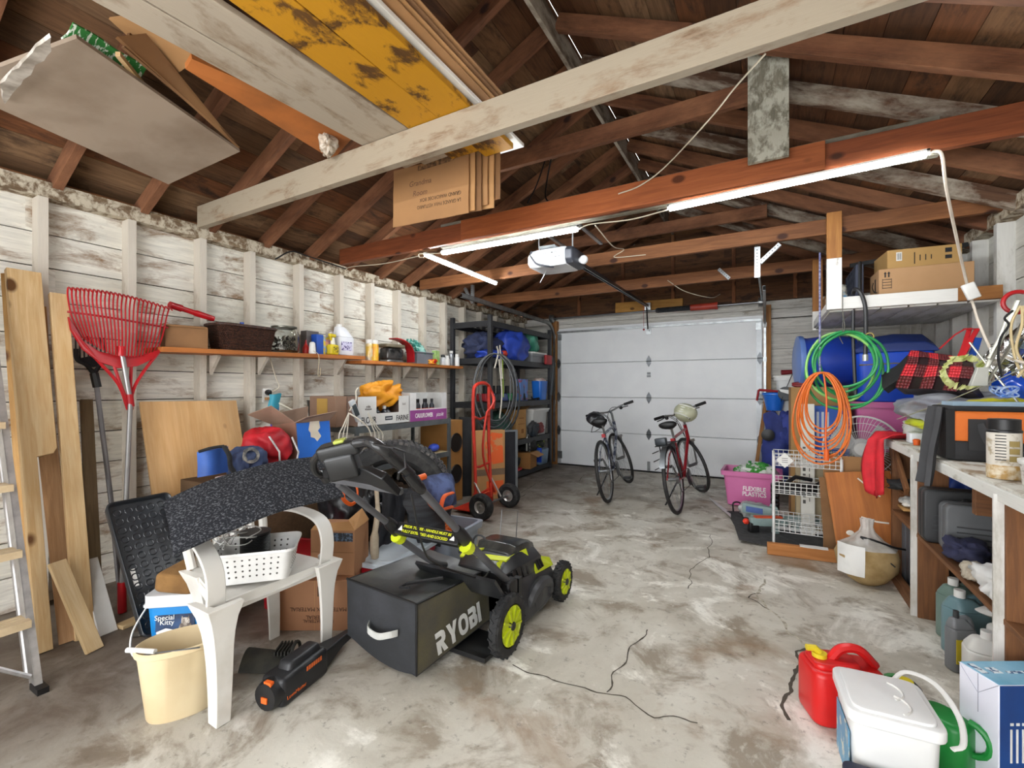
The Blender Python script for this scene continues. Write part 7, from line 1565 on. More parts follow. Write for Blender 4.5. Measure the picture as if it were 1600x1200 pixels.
# stroller, pail, leaning stock
plank('leaning_board',(-.16,6.40,0),(-.02,6.58,1.10),.05,.04,m_fir,up=(1,0,0),label='natural wood strip leaning at the right edge of garage door',cat='lumber')
plank('leaning_bar',(-.09,6.36,0),(.04,6.55,1.12),.025,.025,RED,up=(1,0,0),label='thin red bar leaning beside the natural wood strip',cat='bar')
stl=root('folded_stroller','folded navy blue stroller with red frame, right of the garage door','stroller',(.09,5.82,0)); NV=mat('#2b3a86',.75,col2='#212d68',scale=6,bmp=.3,bs=20)
m=MB(); m.sheet(cloth_grid(lambda u,v:(-.14+.30*v+.02*math.sin(u*8),-.06+.06*math.sin(v*PI)*-1,.95-.70*u+.03*math.sin(v*7)),18,10,.02,8,2),.05); obj('fabric_seat',m,NV,stl,angle=70)
m=MB(); crumple(m,(.10,-.04,.80),(.20,.18,.34),111,.2,3,14,False); obj('fabric_fold',m,mat('#3c4a9c',.75,col2='#2c377a',scale=5),stl)
m=MB(); m.lathe([(.001,0),(.06,0),(.065,.03),(.03,.04)],20,TR((-.09,-.13,.72),(PI/2,0,0))); obj('wheel',m,BLK,stl)
m=MB(); m.tube(bez([(.12,0,.98),(.20,-.02,.85),(.26,-.02,.66),(.25,0,.3),(.24,0,.02)],4),.012,8); obj('frame',m,mat('#b0202c',.4),stl)
m=MB(); m.tube([(-.1,.02,.9),(-.1,.02,.02)],.01,8); obj('frame',m,mat('#a9abad',.3,.7),stl)
bp2=root('blue_pail','bright blue plastic pail on top of the folded stroller','pail',(.06,5.86,.98)); m=MB(); m.lathe([(.07,0),(.075,.0),(.115,.19),(.12,.20),(.11,.2),(.07,.01)],26); obj('pail_body',m,mat('#1e67c9',.35,col2='#1a5cb6',scale=2),bp2); m=MB(); m.lathe([(.115,.17),(.125,.175),(.125,.19),(.115,.195)],26,caps=False); obj('rim',m,mat('#2a76d8',.35),bp2)
q=MB(); q.tube([(-.12,0,0),(.10,0,-.02),(.14,0,-.06)],.014,8); q.tube([(-.12,0,0),(-.14,.02,-.12)],.012,8); solo('red_hand_tool',q,mat('#9c1c26',.5),'dark red tube handle lying across the blue pail','tool',loc=(.03,5.80,1.21))
q=MB(); q.lathe([(.05,-.012),(.075,-.015),(.08,0),(.075,.015),(.05,.012)],24,TR(rot=(PI/2-.3,0,0))); solo('sanding_disc',q,mat('#5d5f61',.6),'grey round disc resting on the blue pail rim','disc',loc=(.17,5.75,1.17))  # small loose grey wheel
q=MB(); q.sheet([[V((-.03,0,.0)),V((-.05,0,.03))],[V((.06,0,-.03)),V((.05,0,.02))]],.01); solo('white_scraper',q,WHT,'white scraper blade over the grey disc','scraper',loc=(.15,5.70,1.19))
# pink bin
pk=tote('recycling_bin','pink open bin with FLEXIBLE PLASTICS lettering on floor by door','bin',(-.15,5.44,.012),math.radians(-1),(.52,.40,.355),mat('#d878ac',.4,col2='#cc6ca0',scale=2),open_=True,taper=1.18)
m=MB(); TT=TR((.02,-.187,.165),(PI/2-.08,0,0)); m.text('FLEXIBLE',.062,TR((.03,-.1895,.185),(PI/2-.078,0,0)),bold=.0012,font_sx=.85,depth=.002); m.text('PLASTICS',.062,TR((.03,-.184,.130),(PI/2-.078,0,0)),bold=.0012,font_sx=.85,depth=.002); obj('lettering',m,WINK,pk,flat=True)
q=MB(); crumple(q,(0,0,.12),(.36,.3,.24),121,.22,3,18); solo('plastic_sack',q,mat('#d8dcd6',.4,col2='#3f9a3a',scale=10,lo=.5,hi=.54),'white and green printed plastic sack in the pink bin','sack',loc=(-.12,5.42,.20))
t=root('green_bottle','green plastic bottle standing at the back of the pink bin','bottle',(-.17,5.50,.25)); m=MB(); m.lathe([(.035,0),(.038,.1),(.03,.16),(.015,.18),(.015,.2)],16); obj('body',m,GRN,t)
# floor mat, toys
q=MB(); g=[[V((-.36,5.0,.004)),V((.0,5.1,.004)),V((.5,5.0,.004))],[V((-.26,4.5,.004)),V((.1,4.5,.004)),V((.5,4.5,.004))],[V((-.20,4.02,.03)),V((.05,4.05,.004)),V((.5,4.1,.004))]]; q.sheet(g,-.004); solo('rubber_mat',q,mat('#3a3a3b',.9,col2='#4a4a4a',scale=20),'dark grey rubber mat on floor under the wire rack','mat',angle=80)
q=MB(); q.sheet(cloth_grid(lambda u,v:aZ(1108+34*u,777+24*u-6*v*(1-u)+8*v,.004+.01*v*u),6,5,.004,9),.002); solo('plastic_scrap',q,mat('#cfd0cd',.4),'flat piece of clear plastic sheet on the floor left of pink bin','plastic')
plank('lumber_on_floor',(-.005,3.88,.045),(.47,3.93,.045),.04,.085,wood('#c98a52','#a86c38','#6d3f1c',.65,name='floor_lumber',seed=33),up=(0,0,1),label='orange brown length of lumber on edge on the floor before the wire rack',cat='lumber')
q=MB(); q.sheet(cloth_grid(lambda u,v:(.20+.17*u,3.86+.06*v,.095+.004*u),6,4,.005,12),.004); solo('paper_scrap',q,WHT,'white paper scrap lying over the lumber on floor','paper')
TEAL=mat('#8fa3a0',.5,col2='#7f9390',scale=6); 
t=root('toy_blaster','grey green toy blaster with orange top and red tip on the mat','toy',(-.0,4.42,.0),rz=math.radians(205)); 
m=MB(); m.rbox((0,0,.10),(.30,.06,.07),.015,.01); m.rbox((-.06,0,.05),(.05,.05,.1),.012,.008); obj('body',m,TEAL,t); m=MB(); m.box((0,0,.14),(.22,.045,.014)); obj('orange_top',m,mat('#d8562e',.5),t); m=MB(); m.rbox((.12,0,.055),(.08,.06,.08),.01,.006); obj('magazine',m,BLK,t); m=MB(); m.ball((.18,0,.10),.025,8); obj('muzzle_tip',m,mat('#e23b22',.5),t)
t=root('toy_blaster','grey green toy blaster with blue panel behind the orange topped one','toy',(-.08,4.72,.0),rz=math.radians(165)); m=MB(); m.rbox((0,0,.12),(.26,.07,.09),.02,.012); m.tube(arc((-.10,0,.12),.06,PI/2,PI*1.6,8,'xz'),.016,8); m.rbox((.03,0,.05),(.05,.05,.1),.012,.008); obj('body',m,TEAL,t); m=MB(); m.box((.02,-.036,.12),(.14,.005,.05)); m.box((.02,.036,.12),(.14,.005,.05)); obj('blue_panel',m,mat('#5068a8',.5),t)
t=root('toy_blaster','third grey green toy blaster farthest under the wire rack','toy',(.25,4.60,.0),rz=math.radians(20)); m=MB(); m.rbox((0,0,.10),(.30,.07,.08),.02,.012); m.rbox((-.05,0,.05),(.06,.05,.1),.012,.008); obj('body',m,TEAL,t)
q=MB(); crumple(q,(0,0,.06),(.22,.2,.14),123,.3,4,12); solo('clear_bag',q,mat('#c3c6c4',.3,col2='#a9acaa'),'crumpled clear plastic bag in front of the pink bin','bag',loc=(-.12,4.93,.006))
cable([(-.30,5.0,.01),(-.30,5.0,.09),(-.25,5.02,.10),(-.22,5.0,.07)],.008,BLK,name='bent_rod',label='small bent black rod on the mat before the pink bin',cat='rod')
q=MB()
for k in range(9): q.rbox((0,0,.03+.04*k),(.07,.12,.033),.02,.01)
solo('ribbed_boot',q,BLK,'black ribbed upright rubber piece behind the rack post','rubber part',loc=(.055,4.75,.0))
t=root('car_seat_frame','black plastic tool body lying on the wire rack','tool',(.20,4.33,.36),rz=.3); m=MB(); m.rbox((0,0,.06),(.30,.10,.09),.03,.02); m.tube([(.1,0,.05),(.2,.02,.12),(.26,.02,.2)],.02,8); m.tube([(-.1,0,.08),(0,.02,.15),(.12,.02,.13)],.016,8); obj('body',m,BLK,t)
# wire rack
wr_=root('wire_rack','white wire basket rack with a paper tag on its front','rack',(.23,4.33,0)); WW=mat('#e9e9e6',.35)
xa,xb,ya,yb=-.19,.25,-.16,.14
for x,y in ((xa,ya),(xb,ya),(xa,yb),(xb,yb)): m=MB(); m.cyl((x,y,0.004),(x,y,.70),.010,8); obj('post',m,WW,wr_)
for z in (.62,.40,.10):
    m=MB()
    for y in (ya,yb):
        for dz in (0,.03,.06,.09): m.cyl((xa,y,z+dz*1.0),(xb,y,z+dz),.0028,5)
        n=12
        for k in range(n+1): m.cyl((xa+(xb-xa)*k/n,y,z),(xa+(xb-xa)*k/n,y,z+.09),.0024,5)
    for x in (xa,xb):
        for dz in (0,.045,.09): m.cyl((x,ya,z+dz),(x,yb,z+dz),.0028,5)
        for k in range(7): m.cyl((x,ya+(yb-ya)*k/6,z),(x,ya+(yb-ya)*k/6,z+.09),.0024,5)
    for k in range(13): m.cyl((xa+(xb-xa)*k/12,ya,z),(xa+(xb-xa)*k/12,yb,z),.0024,5)
    for k in range(5): m.cyl((xa,ya+(yb-ya)*k/4,z),(xb,ya+(yb-ya)*k/4,z),.0024,5)
    obj('wire_basket',m,WW,wr_)
m=MB(); m.box((xa+.075,ya-.006,.665),(.085,.001,.085),(0,PI/4,0)); tg=obj('paper_tag',m,WHT,wr_)
m=MB()
for k in range(3): m.box((xa+.075,ya-.007,.68-.015*k),(.04,.0008,.004))
obj('tag_print',m,mat('#55585a',.7),tg)
# plywood offcut
P0,P1=V((.44,3.94,0)),V((.83,3.98,0)); T0_,T1_=V((.374,4.10,.61)),V((.745,4.12,.64))
pb=plank('plywood_offcut',(P0+P1)/2,(T0_+T1_)/2,.385,.018,wood('#c77a37','#a35f27','#7a4218',.5,name='orange_ply',gs=.6,paint='#e5dccb',plo=.2,phi=.24,pscale=8,seed=40),up=(0,-1,0),label='orange plywood offcut with white splashes leaning behind the sand bag',cat='plywood',bevel=.001)
m=MB(); Lp=.64
m.text('23',.05,TR((.575,-.125,.0096),(0,0,PI/2+PI)),depth=.0005) ; obj('marker_number',m,mat('#5a3518',.8),pb,flat=True)
m=MB(); m.tube([(.575+.045*math.cos(a),-.125+.05*math.sin(a),.0092) for a in (2*PI*k/20 for k in range(20))],.0015,4,closed=True); obj('marker_circle',m,mat('#5a3518',.8),pb)
m=MB(); m.tube([(.60,-.0,.009),(.47,-.11,.009)],.005,5,flat=.3); m.tube([(.33,.02,.009),(.30,-.06,.009),(.29,-.13,.009)],.006,5,flat=.3); m.ball((.22,.10,.009),.018,6,(1,1.3,.15)); obj('paint_splash',m,mat('#e9e2d4',.6),pb)
plank('cardboard_sheet',(.46,4.02,0),(.39,4.22,.72),.22,.006,CARDD,up=(0,-1,0),label='brown cardboard sheet behind the orange plywood offcut',cat='cardboard') if False else None
q=MB(); q.box((.55,4.22,.36),(.36,.012,.72)); solo('cardboard_sheet',q,CARD,'brown cardboard sheet standing behind the orange plywood offcut','cardboard')
q=MB(); q.box((.405,4.16,.28),(.10,.006,.56),(0,-.06,0)); solo('cardboard_sheet',q,CARDD,'narrow brown cardboard piece at the left edge of plywood offcut','cardboard')
# sand bag
sg=root('sand_bag','clear plastic bag of sand slumped against the orange plywood','sand bag',(.545,3.60,0)); m=MB(); rings=[]
for z,w,d in ((.0,.05,.04),(.03,.10,.08),(.10,.155,.12),(.18,.170,.125),(.23,.15,.11),(.25,.08,.06)):
    rings.append([(w*math.cos(a)*(1+.07*noise.noise(V((math.cos(a)*2,math.sin(a)*2,z*9)))),d*math.sin(a)*(1+.07*noise.noise(V((math.cos(a)*2,math.sin(a)*2,z*9+4)))),z) for a in (2*PI*k/26 for k in range(26))])
m.loft(rings); obj('sand',m,mat('#a98f63',.9,col2='#8f7549',scale=10,bmp=.3,bs=60),sg,angle=180)
m=MB(); rings=[]
for z,w,d in ((.235,.152,.112),(.25,.13,.095),(.28,.085,.06),(.33,.04,.03),(.36,.03,.03),(.41,.035,.02)):
    rings.append([(w*math.cos(a)*(1+.12*math.sin(7*a)*(z-.15)*4),d*math.sin(a)*(1+.12*math.sin(7*a)*(z-.15)*4),z) for a in (2*PI*k/42 for k in range(42))])
m.loft(rings,caps=False); obj('clear_plastic',m,mat('#d9d7d2',.2,col2='#bfbcb5',alpha=.55,scale=12),sg,angle=180)
m=MB(); m.sheet([[V((-.16+.13*v,-.11-.02*math.sin(v*3),.05+.19*u)) for v in (0,.33,.66,1)] for u in (0,.5,1)],.003); m.v=[V((p.x*.98,-.125*math.sqrt(max(0,1-(min(abs(p.x),.165)/.17)**2))*(1.02 if p.z>.1 else .75+.27*p.z/.1)-.004,p.z+.02)) for p in m.v]; obj('white_label',m,mat('#e3e2de',.5),sg)
m=MB(); m.tube(bez([(-.04,-.04,.30),(.03,-.05,.29),(.12,-.03,.26),(.19,.02,.24)],4),.007,6); m.tube([(-.04,-.04,.30),(.05,-.08,.22),(.12,-.10,.16)],.004,6); obj('black_tie',m,BLK,sg)
# ---- workbench
wbk=root('workbench','long white topped workbench along the right wall','workbench',(.98,2.7,0)); TB=M.Translation(-wbk.location)
m_bt=wood('#9a8468','#776248',None,.75,name='bench_top',paint='#cfccc2',plo=.48,phi=.64,pscale=5,seed=42,psx=1)
def bpl(name,p0,p1,w,t_,m_,up): o=plank(name,p0,p1,w,t_,m_,up=up); l=o.matrix_basis.copy(); o.parent=wbk; o.matrix_basis=TB@l; return o
for k in range(3): bpl('top_board',(.69+.1+.2*k,1.45,.89),(.69+.1+.2*k,3.86,.89),.196,.03,m_bt,(0,0,1))
bpl('front_edge',(.695,1.45,.872),(.695,3.86,.872),.02,.045,wood('#c9c6bb','#a8a597',None,.7,name='edge_white',paint='#dad9d3',plo=.55,phi=.66,pscale=5,seed=43),(0,0,1))
for y in (2.18,3.22,3.80):
    bpl('leg',(.765,y,0),(.765,y,.872),.125,.04,m_bro,(0,1,0)); bpl('leg_edge',(.698,y,.0),(.698,y,.872),.012,.045,m_studr,(1,0,0)) if y<3.5 else None
    bpl('leg',(1.22,y,0),(1.22,y,.872),.09,.04,m_bro,(0,1,0))
    bpl('cross_rail',(.70,y+.04,.82),(1.28,y+.04,.82),.03,.09,m_bro,(0,0,1))
for k in range(2): bpl('lower_shelf_board',(.83+.27*k,1.5,.44),(.83+.27*k,3.78,.44),.26,.02,m_bro,(0,0,1))
bpl('brace_block',(.72,2.50,.795),(.95,2.50,.795),.04,.13,m_bro,(0,0,1)); bpl('floor_rail',(.71,3.24,.03),(.71,4.2,.03),.04,.06,m_bro,(0,0,1)); bpl('lower_cross',(.70,2.21,.36),(1.25,2.21,.36),.04,.07,P_B,(0,0,1))
bpl('diagonal_brace',(.72,3.84,.86),(.72,3.5,.62),.02,.05,m_bro,(0,0,1))
def case(label,loc,rz,d,m_,handle=True):
    t=root('tool_case',label,'tool case',loc,rz); w,l,h=d
    m=MB(); m.rbox((0,0,0),(w,h,l*.5),.03,.01,T=TR((0,-l*.25,h/2),(PI/2,0,0))); obj('front_shell',m,m_,t)
    m=MB(); m.rbox((0,0,0),(w,h,l*.48),.03,.01,T=TR((0,l*.25,h/2),(PI/2,0,0))); obj('back_shell',m,m_,t)
    if handle: m=MB(); m.rbox((.0,0,0),(w*.42,.035,l*.6),.016,.004,T=TR((.04,-l*.26,h-.05),(PI/2,0,0))); obj('handle_slot',m,BLK,t)
    m=MB()
    for k in range(4): m.box((0,-l*.5-.001,h*.25+.025*k),(w*.8,.004,.006))
    obj('ridges',m,mat('#3b3c3e',.5),t); return t
case('large grey plastic tool case standing on the lower bench shelf',(.93,2.93,.452),0,(.40,.11,.235),mat('#5f6163',.5,col2='#525456',scale=4))
case('black plastic tool case behind the grey one on the lower bench shelf',(.86,3.10,.452),0,(.34,.11,.27),mat('#2a2b2d',.5,col2='#232425',scale=4))
case('dark grey case standing on edge on floor at the bench end',(.83,3.72,.005),.25,(.16,.10,.40),mat('#54565a',.5),handle=False)
case('black and orange case beside the post under the bench',(.84,3.45,.005),.1,(.20,.12,.36),mat('#38393b',.5),handle=False)
q=MB(); q.box((0,0,.15),(.07,.01,.26)); solo('orange_pouch',q,mat('#e0702a',.7),'orange cloth pouch front between the cases under the bench','pouch',loc=(.79,3.37,.04),bevel=.004)
lump(0,0,0,(.30,.2,.06),BLKR,'flat black pouch on the bench cross rail at far end','pouch','black_pouch',131,pos=V((.82,3.66,.60)))
plank('bench_ledge',(.72,3.66,.59),(1.2,3.66,.59),.16,.018,m_bro,label='narrow brown ledge below the far end of the bench',cat='ledge')
lump(0,0,0,(.16,.12,.06),mat('#d6d2c8',.5,col2='#8b8f92',scale=20),'white crumpled packaging under the flat black pouch','packaging','white_packaging',132,pos=V((.80,3.66,.50)))
plank('bench_ledge',(.72,3.66,.49),(1.2,3.66,.49),.14,.016,P_B,label='lower light ledge below the far end of bench',cat='ledge')
lump(0,0,0,(.2,.25,.18),mat('#1d4aa8',.3,col2='#163c8c'),'blue plastic bag under the bench top between posts','bag','blue_bag',133,pos=V((1.02,3.52,.60)))
plank('bench_ledge',(1.02,3.3,.585),(1.02,3.74,.585),.2,.02,m_bro,label='brown ledge holding the blue plastic bag under the bench',cat='ledge')
q=MB(); q.sheet(cloth_grid(lambda u,v:(.80+.42*u,2.66-.26*v+.05*u,.50+.12*math.sin(u*2.2)+.02*v-.06*(1-u)),12,10,.01,9,4),.012); solo('mesh_pad',q,mat('#74787c',.7,col2='#5d6165',scale=80,bmp=.4,bs=200),'grey mesh seat pad bulging from the lower bench shelf','pad',angle=80)
q=MB(); q.sheet(cloth_grid(lambda u,v:(.74+.40*u,2.50-.25*v,.455+.13*math.sin(min(1,u*1.4)*PI/2)-.03*v),12,10,.012,7,6),.02); solo('grey_cushion',q,mat('#5f646a',.6,col2='#565b60'),'smooth grey cushion on the lower bench shelf nearest the post','cushion',angle=80)
lump(0,0,0,(.14,.20,.10),mat('#2a2c4a',.8,col2='#1d1f36'),'navy cloth on the lower bench shelf beside mesh pad','cloth','navy_cloth',134,pos=V((.78,2.78,.452)))
lump(0,0,0,(.10,.12,.06),mat('#b5aa98',.9,col2='#9c917f',scale=60),'cream knitted glove on the lower bench shelf edge','glove','knit_glove',135,pos=V((.745,2.55,.452)))
lump(0,0,0,(.20,.22,.11),mat('#dcdbd8',.4,col2='#c9c8c6'),'white crumpled plastic bag on the lower bench shelf','bag','white_bag',136,pos=V((.79,2.36,.452)),f=4.5)
# jugs under bench
def jug(label,loc,rz,d,m_,capm,cat='jug',name='jug',hdl=True,labelm=None):
    t=root(name,label,cat,loc,rz); w,l,h=d; m=MB(); m.rbox((0,0,h*.36),(w,l,h*.72),min(w,l)*.3,.01); m.rbox((0,0,h*.80),(w,l,h*.18),min(w,l)*.3,.01,taper=.45,shear=(-w*.15,0)); obj('body',m,m_,t)
    m=MB(); m.cyl((-w*.18,0,h*.88),(-w*.18,0,h),min(w,l)*.17); obj('cap',m,capm,t)
    if hdl: m=MB(); m.tube(bez([(-w*.05,0,h*.86),(w*.25,0,h*.88),(w*.42,0,h*.72),(w*.44,0,h*.5)],4),.012,8); obj('handle',m,m_,t)
    if labelm: m=MB(); m.box((0,-l/2-.001,h*.36),(w*.8,.003,h*.4)); obj('label',m,labelm,t)
    return t
JB=mat('#6f8d93',.3,col2='#5f7d84',scale=3)
jug('dusty blue green washer fluid jug nearest the bench leg',(.82,3.03,0),.5,(.16,.12,.30),mat('#6f857c',.35,col2='#5f756c',scale=4),WHT)
jug('light blue washer fluid jug in front of the greener one',(.80,2.87,0),.5,(.16,.12,.30),JB,WHT)
jug('slim grey oil bottle with yellow label on floor under bench',(.735,2.70,0),.4,(.10,.06,.26),mat('#77797c',.4),DGREY,labelm=mat('#c9b32a',.5))
wj=jug('white jug with dark label under the bench front',(.80,2.50,0),-.1,(.22,.12,.27),mat('#dad9d4',.4,col2='#cfcdc6'),WHT,labelm=mat('#26332c',.5))
m=MB()
for k in range(4): m.rbox((-.05+.028*k,-.064,.13),(.02,.003,.02),.004)
obj('label_letters',m,WINK,wj)
t=root('pump_bottle','white pump sprayer bottle with green collar behind the white jug','bottle',(.86,2.66,0)); m=MB(); m.rbox((0,0,.12),(.10,.09,.24),.03,.02); obj('body',m,WHT,t); m=MB(); m.cyl((0,0,.24),(0,0,.275),.03); obj('green_collar',m,GRN,t); m=MB(); m.lathe([(.001,.31),(.05,.305),(.065,.29),(.05,.28),(.02,.275)],20,M.Diagonal((1.4,.8,1,1))); obj('pump_head',m,WHT,t)
jug('grey bottle with olive label in the shade under the bench',(.98,2.62,0),.2,(.10,.08,.25),DGREY,BLK,labelm=mat('#7c7a2a',.5),hdl=False)
q=MB(); q.lathe([(.045,0),(.05,.14),(.04,.15)],18); solo('white_cup',q,WHT,'white round container beside the post under the bench','container',loc=(.88,2.34,0))
# bench top items
ob=root('tool_bag','black and orange soft tool bag standing on the bench','tool bag',(.96,2.92,.907)); 
m=MB(); m.rbox((0,0,.045),(.48,.26,.09),.03,.01); obj('base',m,mat('#2c2c2e',.8,col2='#232325'),ob); m=MB(); m.rbox((0,0,.155),(.48,.25,.15),.03,.02); obj('orange_body',m,mat('#e5772a',.7,col2='#da6a20',bmp=.15,bs=120),ob)
m=MB(); m.rbox((0,0,.235),(.49,.26,.022),.03,.008); obj('zip_top',m,BLKR,ob); m=MB(); m.box((-.235,0,.12),(.03,.265,.22)); obj('side_panel',m,BLKR,ob); m=MB(); m.box((-.14,-.133,.12),(.07,.01,.14)); obj('webbing',m,mat('#353537',.8),ob)
m=MB(); m.tube(bez([(-.14,-.14,.17),(-.10,-.17,.06),(.0,-.20,.045),(.06,-.24,.06)],4),.018,6,flat=.25); obj('shoulder_strap',m,mat('#3a3a3c',.8),ob)
m=MB(); m.sheet(cloth_grid(lambda u,v:(-.26-.06*u+.03*math.sin(v*3)-.02*v,-.12+.10*v-.06*u,.24-.36*u),14,6,.006,8),.02); obj('hanging_strap',m,mat('#3b3b3d',.75,col2='#2f2f31'),ob,angle=70)
m=MB(); m.box((0,.02,.255),(.40,.16,.018)); solo('pale_blue_tray',m,mat('#a9c3d6',.4),'pale blue plastic tray lying on the tool bag','tray',loc=(.96,2.95,.907))
cn=root('sealant_can','tall can with black lid and printed label on the bench','can',(.755,2.34,.907)); m=MB(); m.lathe([(.044,0),(.046,.006),(.046,.165),(.044,.17)],28); obj('body',m,mat('#cfc9bd',.4,col2='#a3957c',scale=30,lo=.55,hi=.65),cn); m=MB(); m.lathe([(.0475,.168),(.0475,.175),(.044,.178),(.044,.215),(.04,.217)],28); obj('lid',m,BLK,cn); m=MB(); m.lathe([(.0462,.0),(.0465,.01),(.0465,.045),(.0462,.05)],28,caps=False); obj('gold_band',m,mat('#b08a4a',.5,col2='#d9cfb8',scale=40),cn)
m=MB()
for k in range(3): m.rbox((.012,-.0465,.075+.027*k),(.026,.002,.020),.002,T=TR(rot=(0,0,0)))
obj('step_pictures',m,mat('#8f7b45',.6),cn)
m=MB()
for k in range(9): m.box((-.022,-.041,.07+.011*k),(.028,.002,.003),(0,0,-.45))
obj('fine_print',m,INK,cn)
tb_=root('putty_tub','round white putty tub with printed label at the bench front','tub',(.80,2.10,.907)); m=MB(); m.lathe([(.075,0),(.083,.085)],32); obj('body',m,mat('#cfcac2',.45,col2='#9b958c',scale=60,lo=.5,hi=.56),tb_); m=MB(); m.lathe([(.085,.083),(.088,.088),(.088,.098),(.08,.1)],32); obj('lid',m,WHT,tb_)
q=MB(); q.lathe([(.001,0),(.05,0),(.055,.006),(.05,.012),(.001,.012)],28); solo('jar_lid',q,WHT,'white round lid lying on the bench edge','lid',loc=(.755,1.93,.907))
wp=root('wipes_canister','white wipes canister with blue lid and base on the bench','canister',(.87,3.70,.907)); m=MB(); m.lathe([(.04,.02),(.04,.165)],24); obj('body',m,mat('#e6e3dd',.4,col2='#d9b98a',scale=20,lo=.62,hi=.66),wp); m=MB(); m.lathe([(.042,.165),(.042,.19),(.038,.192)],24); obj('lid',m,BLUE,wp); m=MB(); m.lathe([(.041,0),(.041,.02)],24); obj('base',m,BLUE,wp)
q=MB(); q.rbox((0,0,.03),(.13,.09,.06),.01,.004); t=solo('wipes_pack',q,mat('#e3e6ea',.4,col2='#3f7fb5',scale=18,lo=.6,hi=.62),'white and blue flat pack on the far bench corner','pack',loc=(.80,3.56,.907))
q=MB(); q.lathe([(.015,0),(.018,.03),(.01,.035)],12); solo('orange_nozzle',q,ORNG,'small orange nozzle lying before the white pack','nozzle',loc=(.745,3.42,.907))
q=MB(); q.rbox((0,0,.02),(.10,.14,.035),.01,.004); solo('hardware_pack',q,mat('#c9c7c2',.3,col2='#8f9294',scale=25),'clear hardware pack on the bench by the bag strap','pack',loc=(.80,3.27,.907))
rc=root('red_cloth','red cloth draped over the far bench corner','cloth',(.70,3.86,.9)); 
m=MB(); g=[]
for i in range(20):
    u=i/19
    row=[]
    for j in range(12):
        v=j/11
        if u<.3: k=u/.3; p=V((.86-.20*k-.06*v*k,3.68+.19*v,.925+.03*math.sin(v*6+k*3)*.6))
        else: k=(u-.3)/.7; p=V((.655-.10*v*(.6+.4*math.sin(k*2.6))-.015*math.sin(v*11)-.01,3.70+.17*v-.02*math.sin(v*9+k*2),.915-.02*v-.40*k*(1-.30*abs(v-.35))))
        row.append(p-rc.location)
    g.append(row)
m.sheet(g,.006); obj('fabric',m,mat('#cf1f2c',.75,col2='#a91622',scale=7,bmp=.2,bs=60),rc,angle=120)
m=MB(); m.sheet(cloth_grid(lambda u,v:(-.09,-.0+.04*v,-.02-.22*u),8,3,.01,9),.003); obj('floral_edge',m,mat('#e6ddd3',.8,col2='#c9803a',scale=30),rc)
# heap on far part of the bench
def heap(name,label,cat,loc,d,m_,seed,amp=.22,f=2.4,n=20,fold=.7): 
    q=MB(); crumple(q,(0,0,d[2]/2),d,seed,amp,f,n,True,fold); return solo(name,q,m_,label,cat,loc=loc)
q=MB(); q.box((0,0,.06),(.38,.86,.12)); solo('plastic_crate',q,mat('#4a4a4c',.6),'dark crate carrying the plastic bags on the bench','crate',loc=(1.08,3.40,.907),bevel=.006)
heap('grey_plastic_bag','crumpled grey silver plastic bag spread over the bench heap','bag',(1.0,3.55,1.03),(.54,.70,.17),mat('#9d9fa4',.3,col2='#7c7e86',scale=6,lo=.45,hi=.6),141)
heap('white_plastic_bag','white plastic bag under the grey one at the far bench end','bag',(.92,3.78,.907),(.30,.26,.15),mat('#d5dad2',.35,col2='#bcc4b4'),142)
heap('lime_plastic_bag','lime yellow bag edge under the grey plastic bag','bag',(.90,3.45,1.0),(.34,.5,.06),mat('#cdd42c',.4,col2='#b5bb3c'),143)
heap('yellow_plastic_bag','yellow bag bulging between the grey bag and blue tray','bag',(1.0,3.12,1.03),(.26,.22,.15),mat('#c9c21c',.35,col2='#aaa51c'),144)
heap('blue_plastic_bag','shiny blue plastic bag before the foil duct','bag',(1.18,3.3,1.05),(.26,.30,.28),mat('#1d4fc4',.2,col2='#173f9e'),145)
pl=root('plaid_bag','red and black plaid shopping bag lying on the bench heap','shopping bag',(.98,3.78,1.18)); 
m_pl,nt,b=newmat('buffalo_plaid'); ck_=N(nt,'TexChecker'); ck_.inputs['Scale'].default_value=13; ck_.inputs['Color1'].default_value=lin('#d92a30'); ck_.inputs['Color2'].default_value=lin('#2a1a1c'); nt.links.new(coords(nt,(1,1,1),(.03,.05,.02)),ck_.inputs['Vector'])
wv=N(nt,'TexChecker'); wv.inputs['Scale'].default_value=13; wv.inputs['Color1'].default_value=(1,1,1,1); wv.inputs['Color2'].default_value=lin('#6a2a2e'); nt.links.new(coords(nt,(1,.5,0),(.0,.05,.02)),wv.inputs['Vector'])
nt.links.new(mixc(nt,.5,ck_.outputs[0],wv.outputs[0],'MULTIPLY'),b.inputs['Base Color']); b.inputs['Roughness'].default_value=.35
A_,B_,C2_,D_2=[aY(*p) for p in ((1425,548,4.0),(1518,560,3.6),(1522,612,3.3),(1400,606,3.75))]
GP=cloth_grid(lambda u,v:A_.lerp(B_,u).lerp(D_2.lerp(C2_,u),v)+V((0,-.06*math.sin(u*PI)*math.sin(v*PI),.03*math.sin(v*PI))),25,17,.014,7,3)
m=MB(); m.T=M.Translation(-pl.location+V((0,.004,0))); m.sheet(GP,-.08); bf_=obj('bag_front',m,mat('#221618',.35,col2='#2f2022'),pl,angle=80)
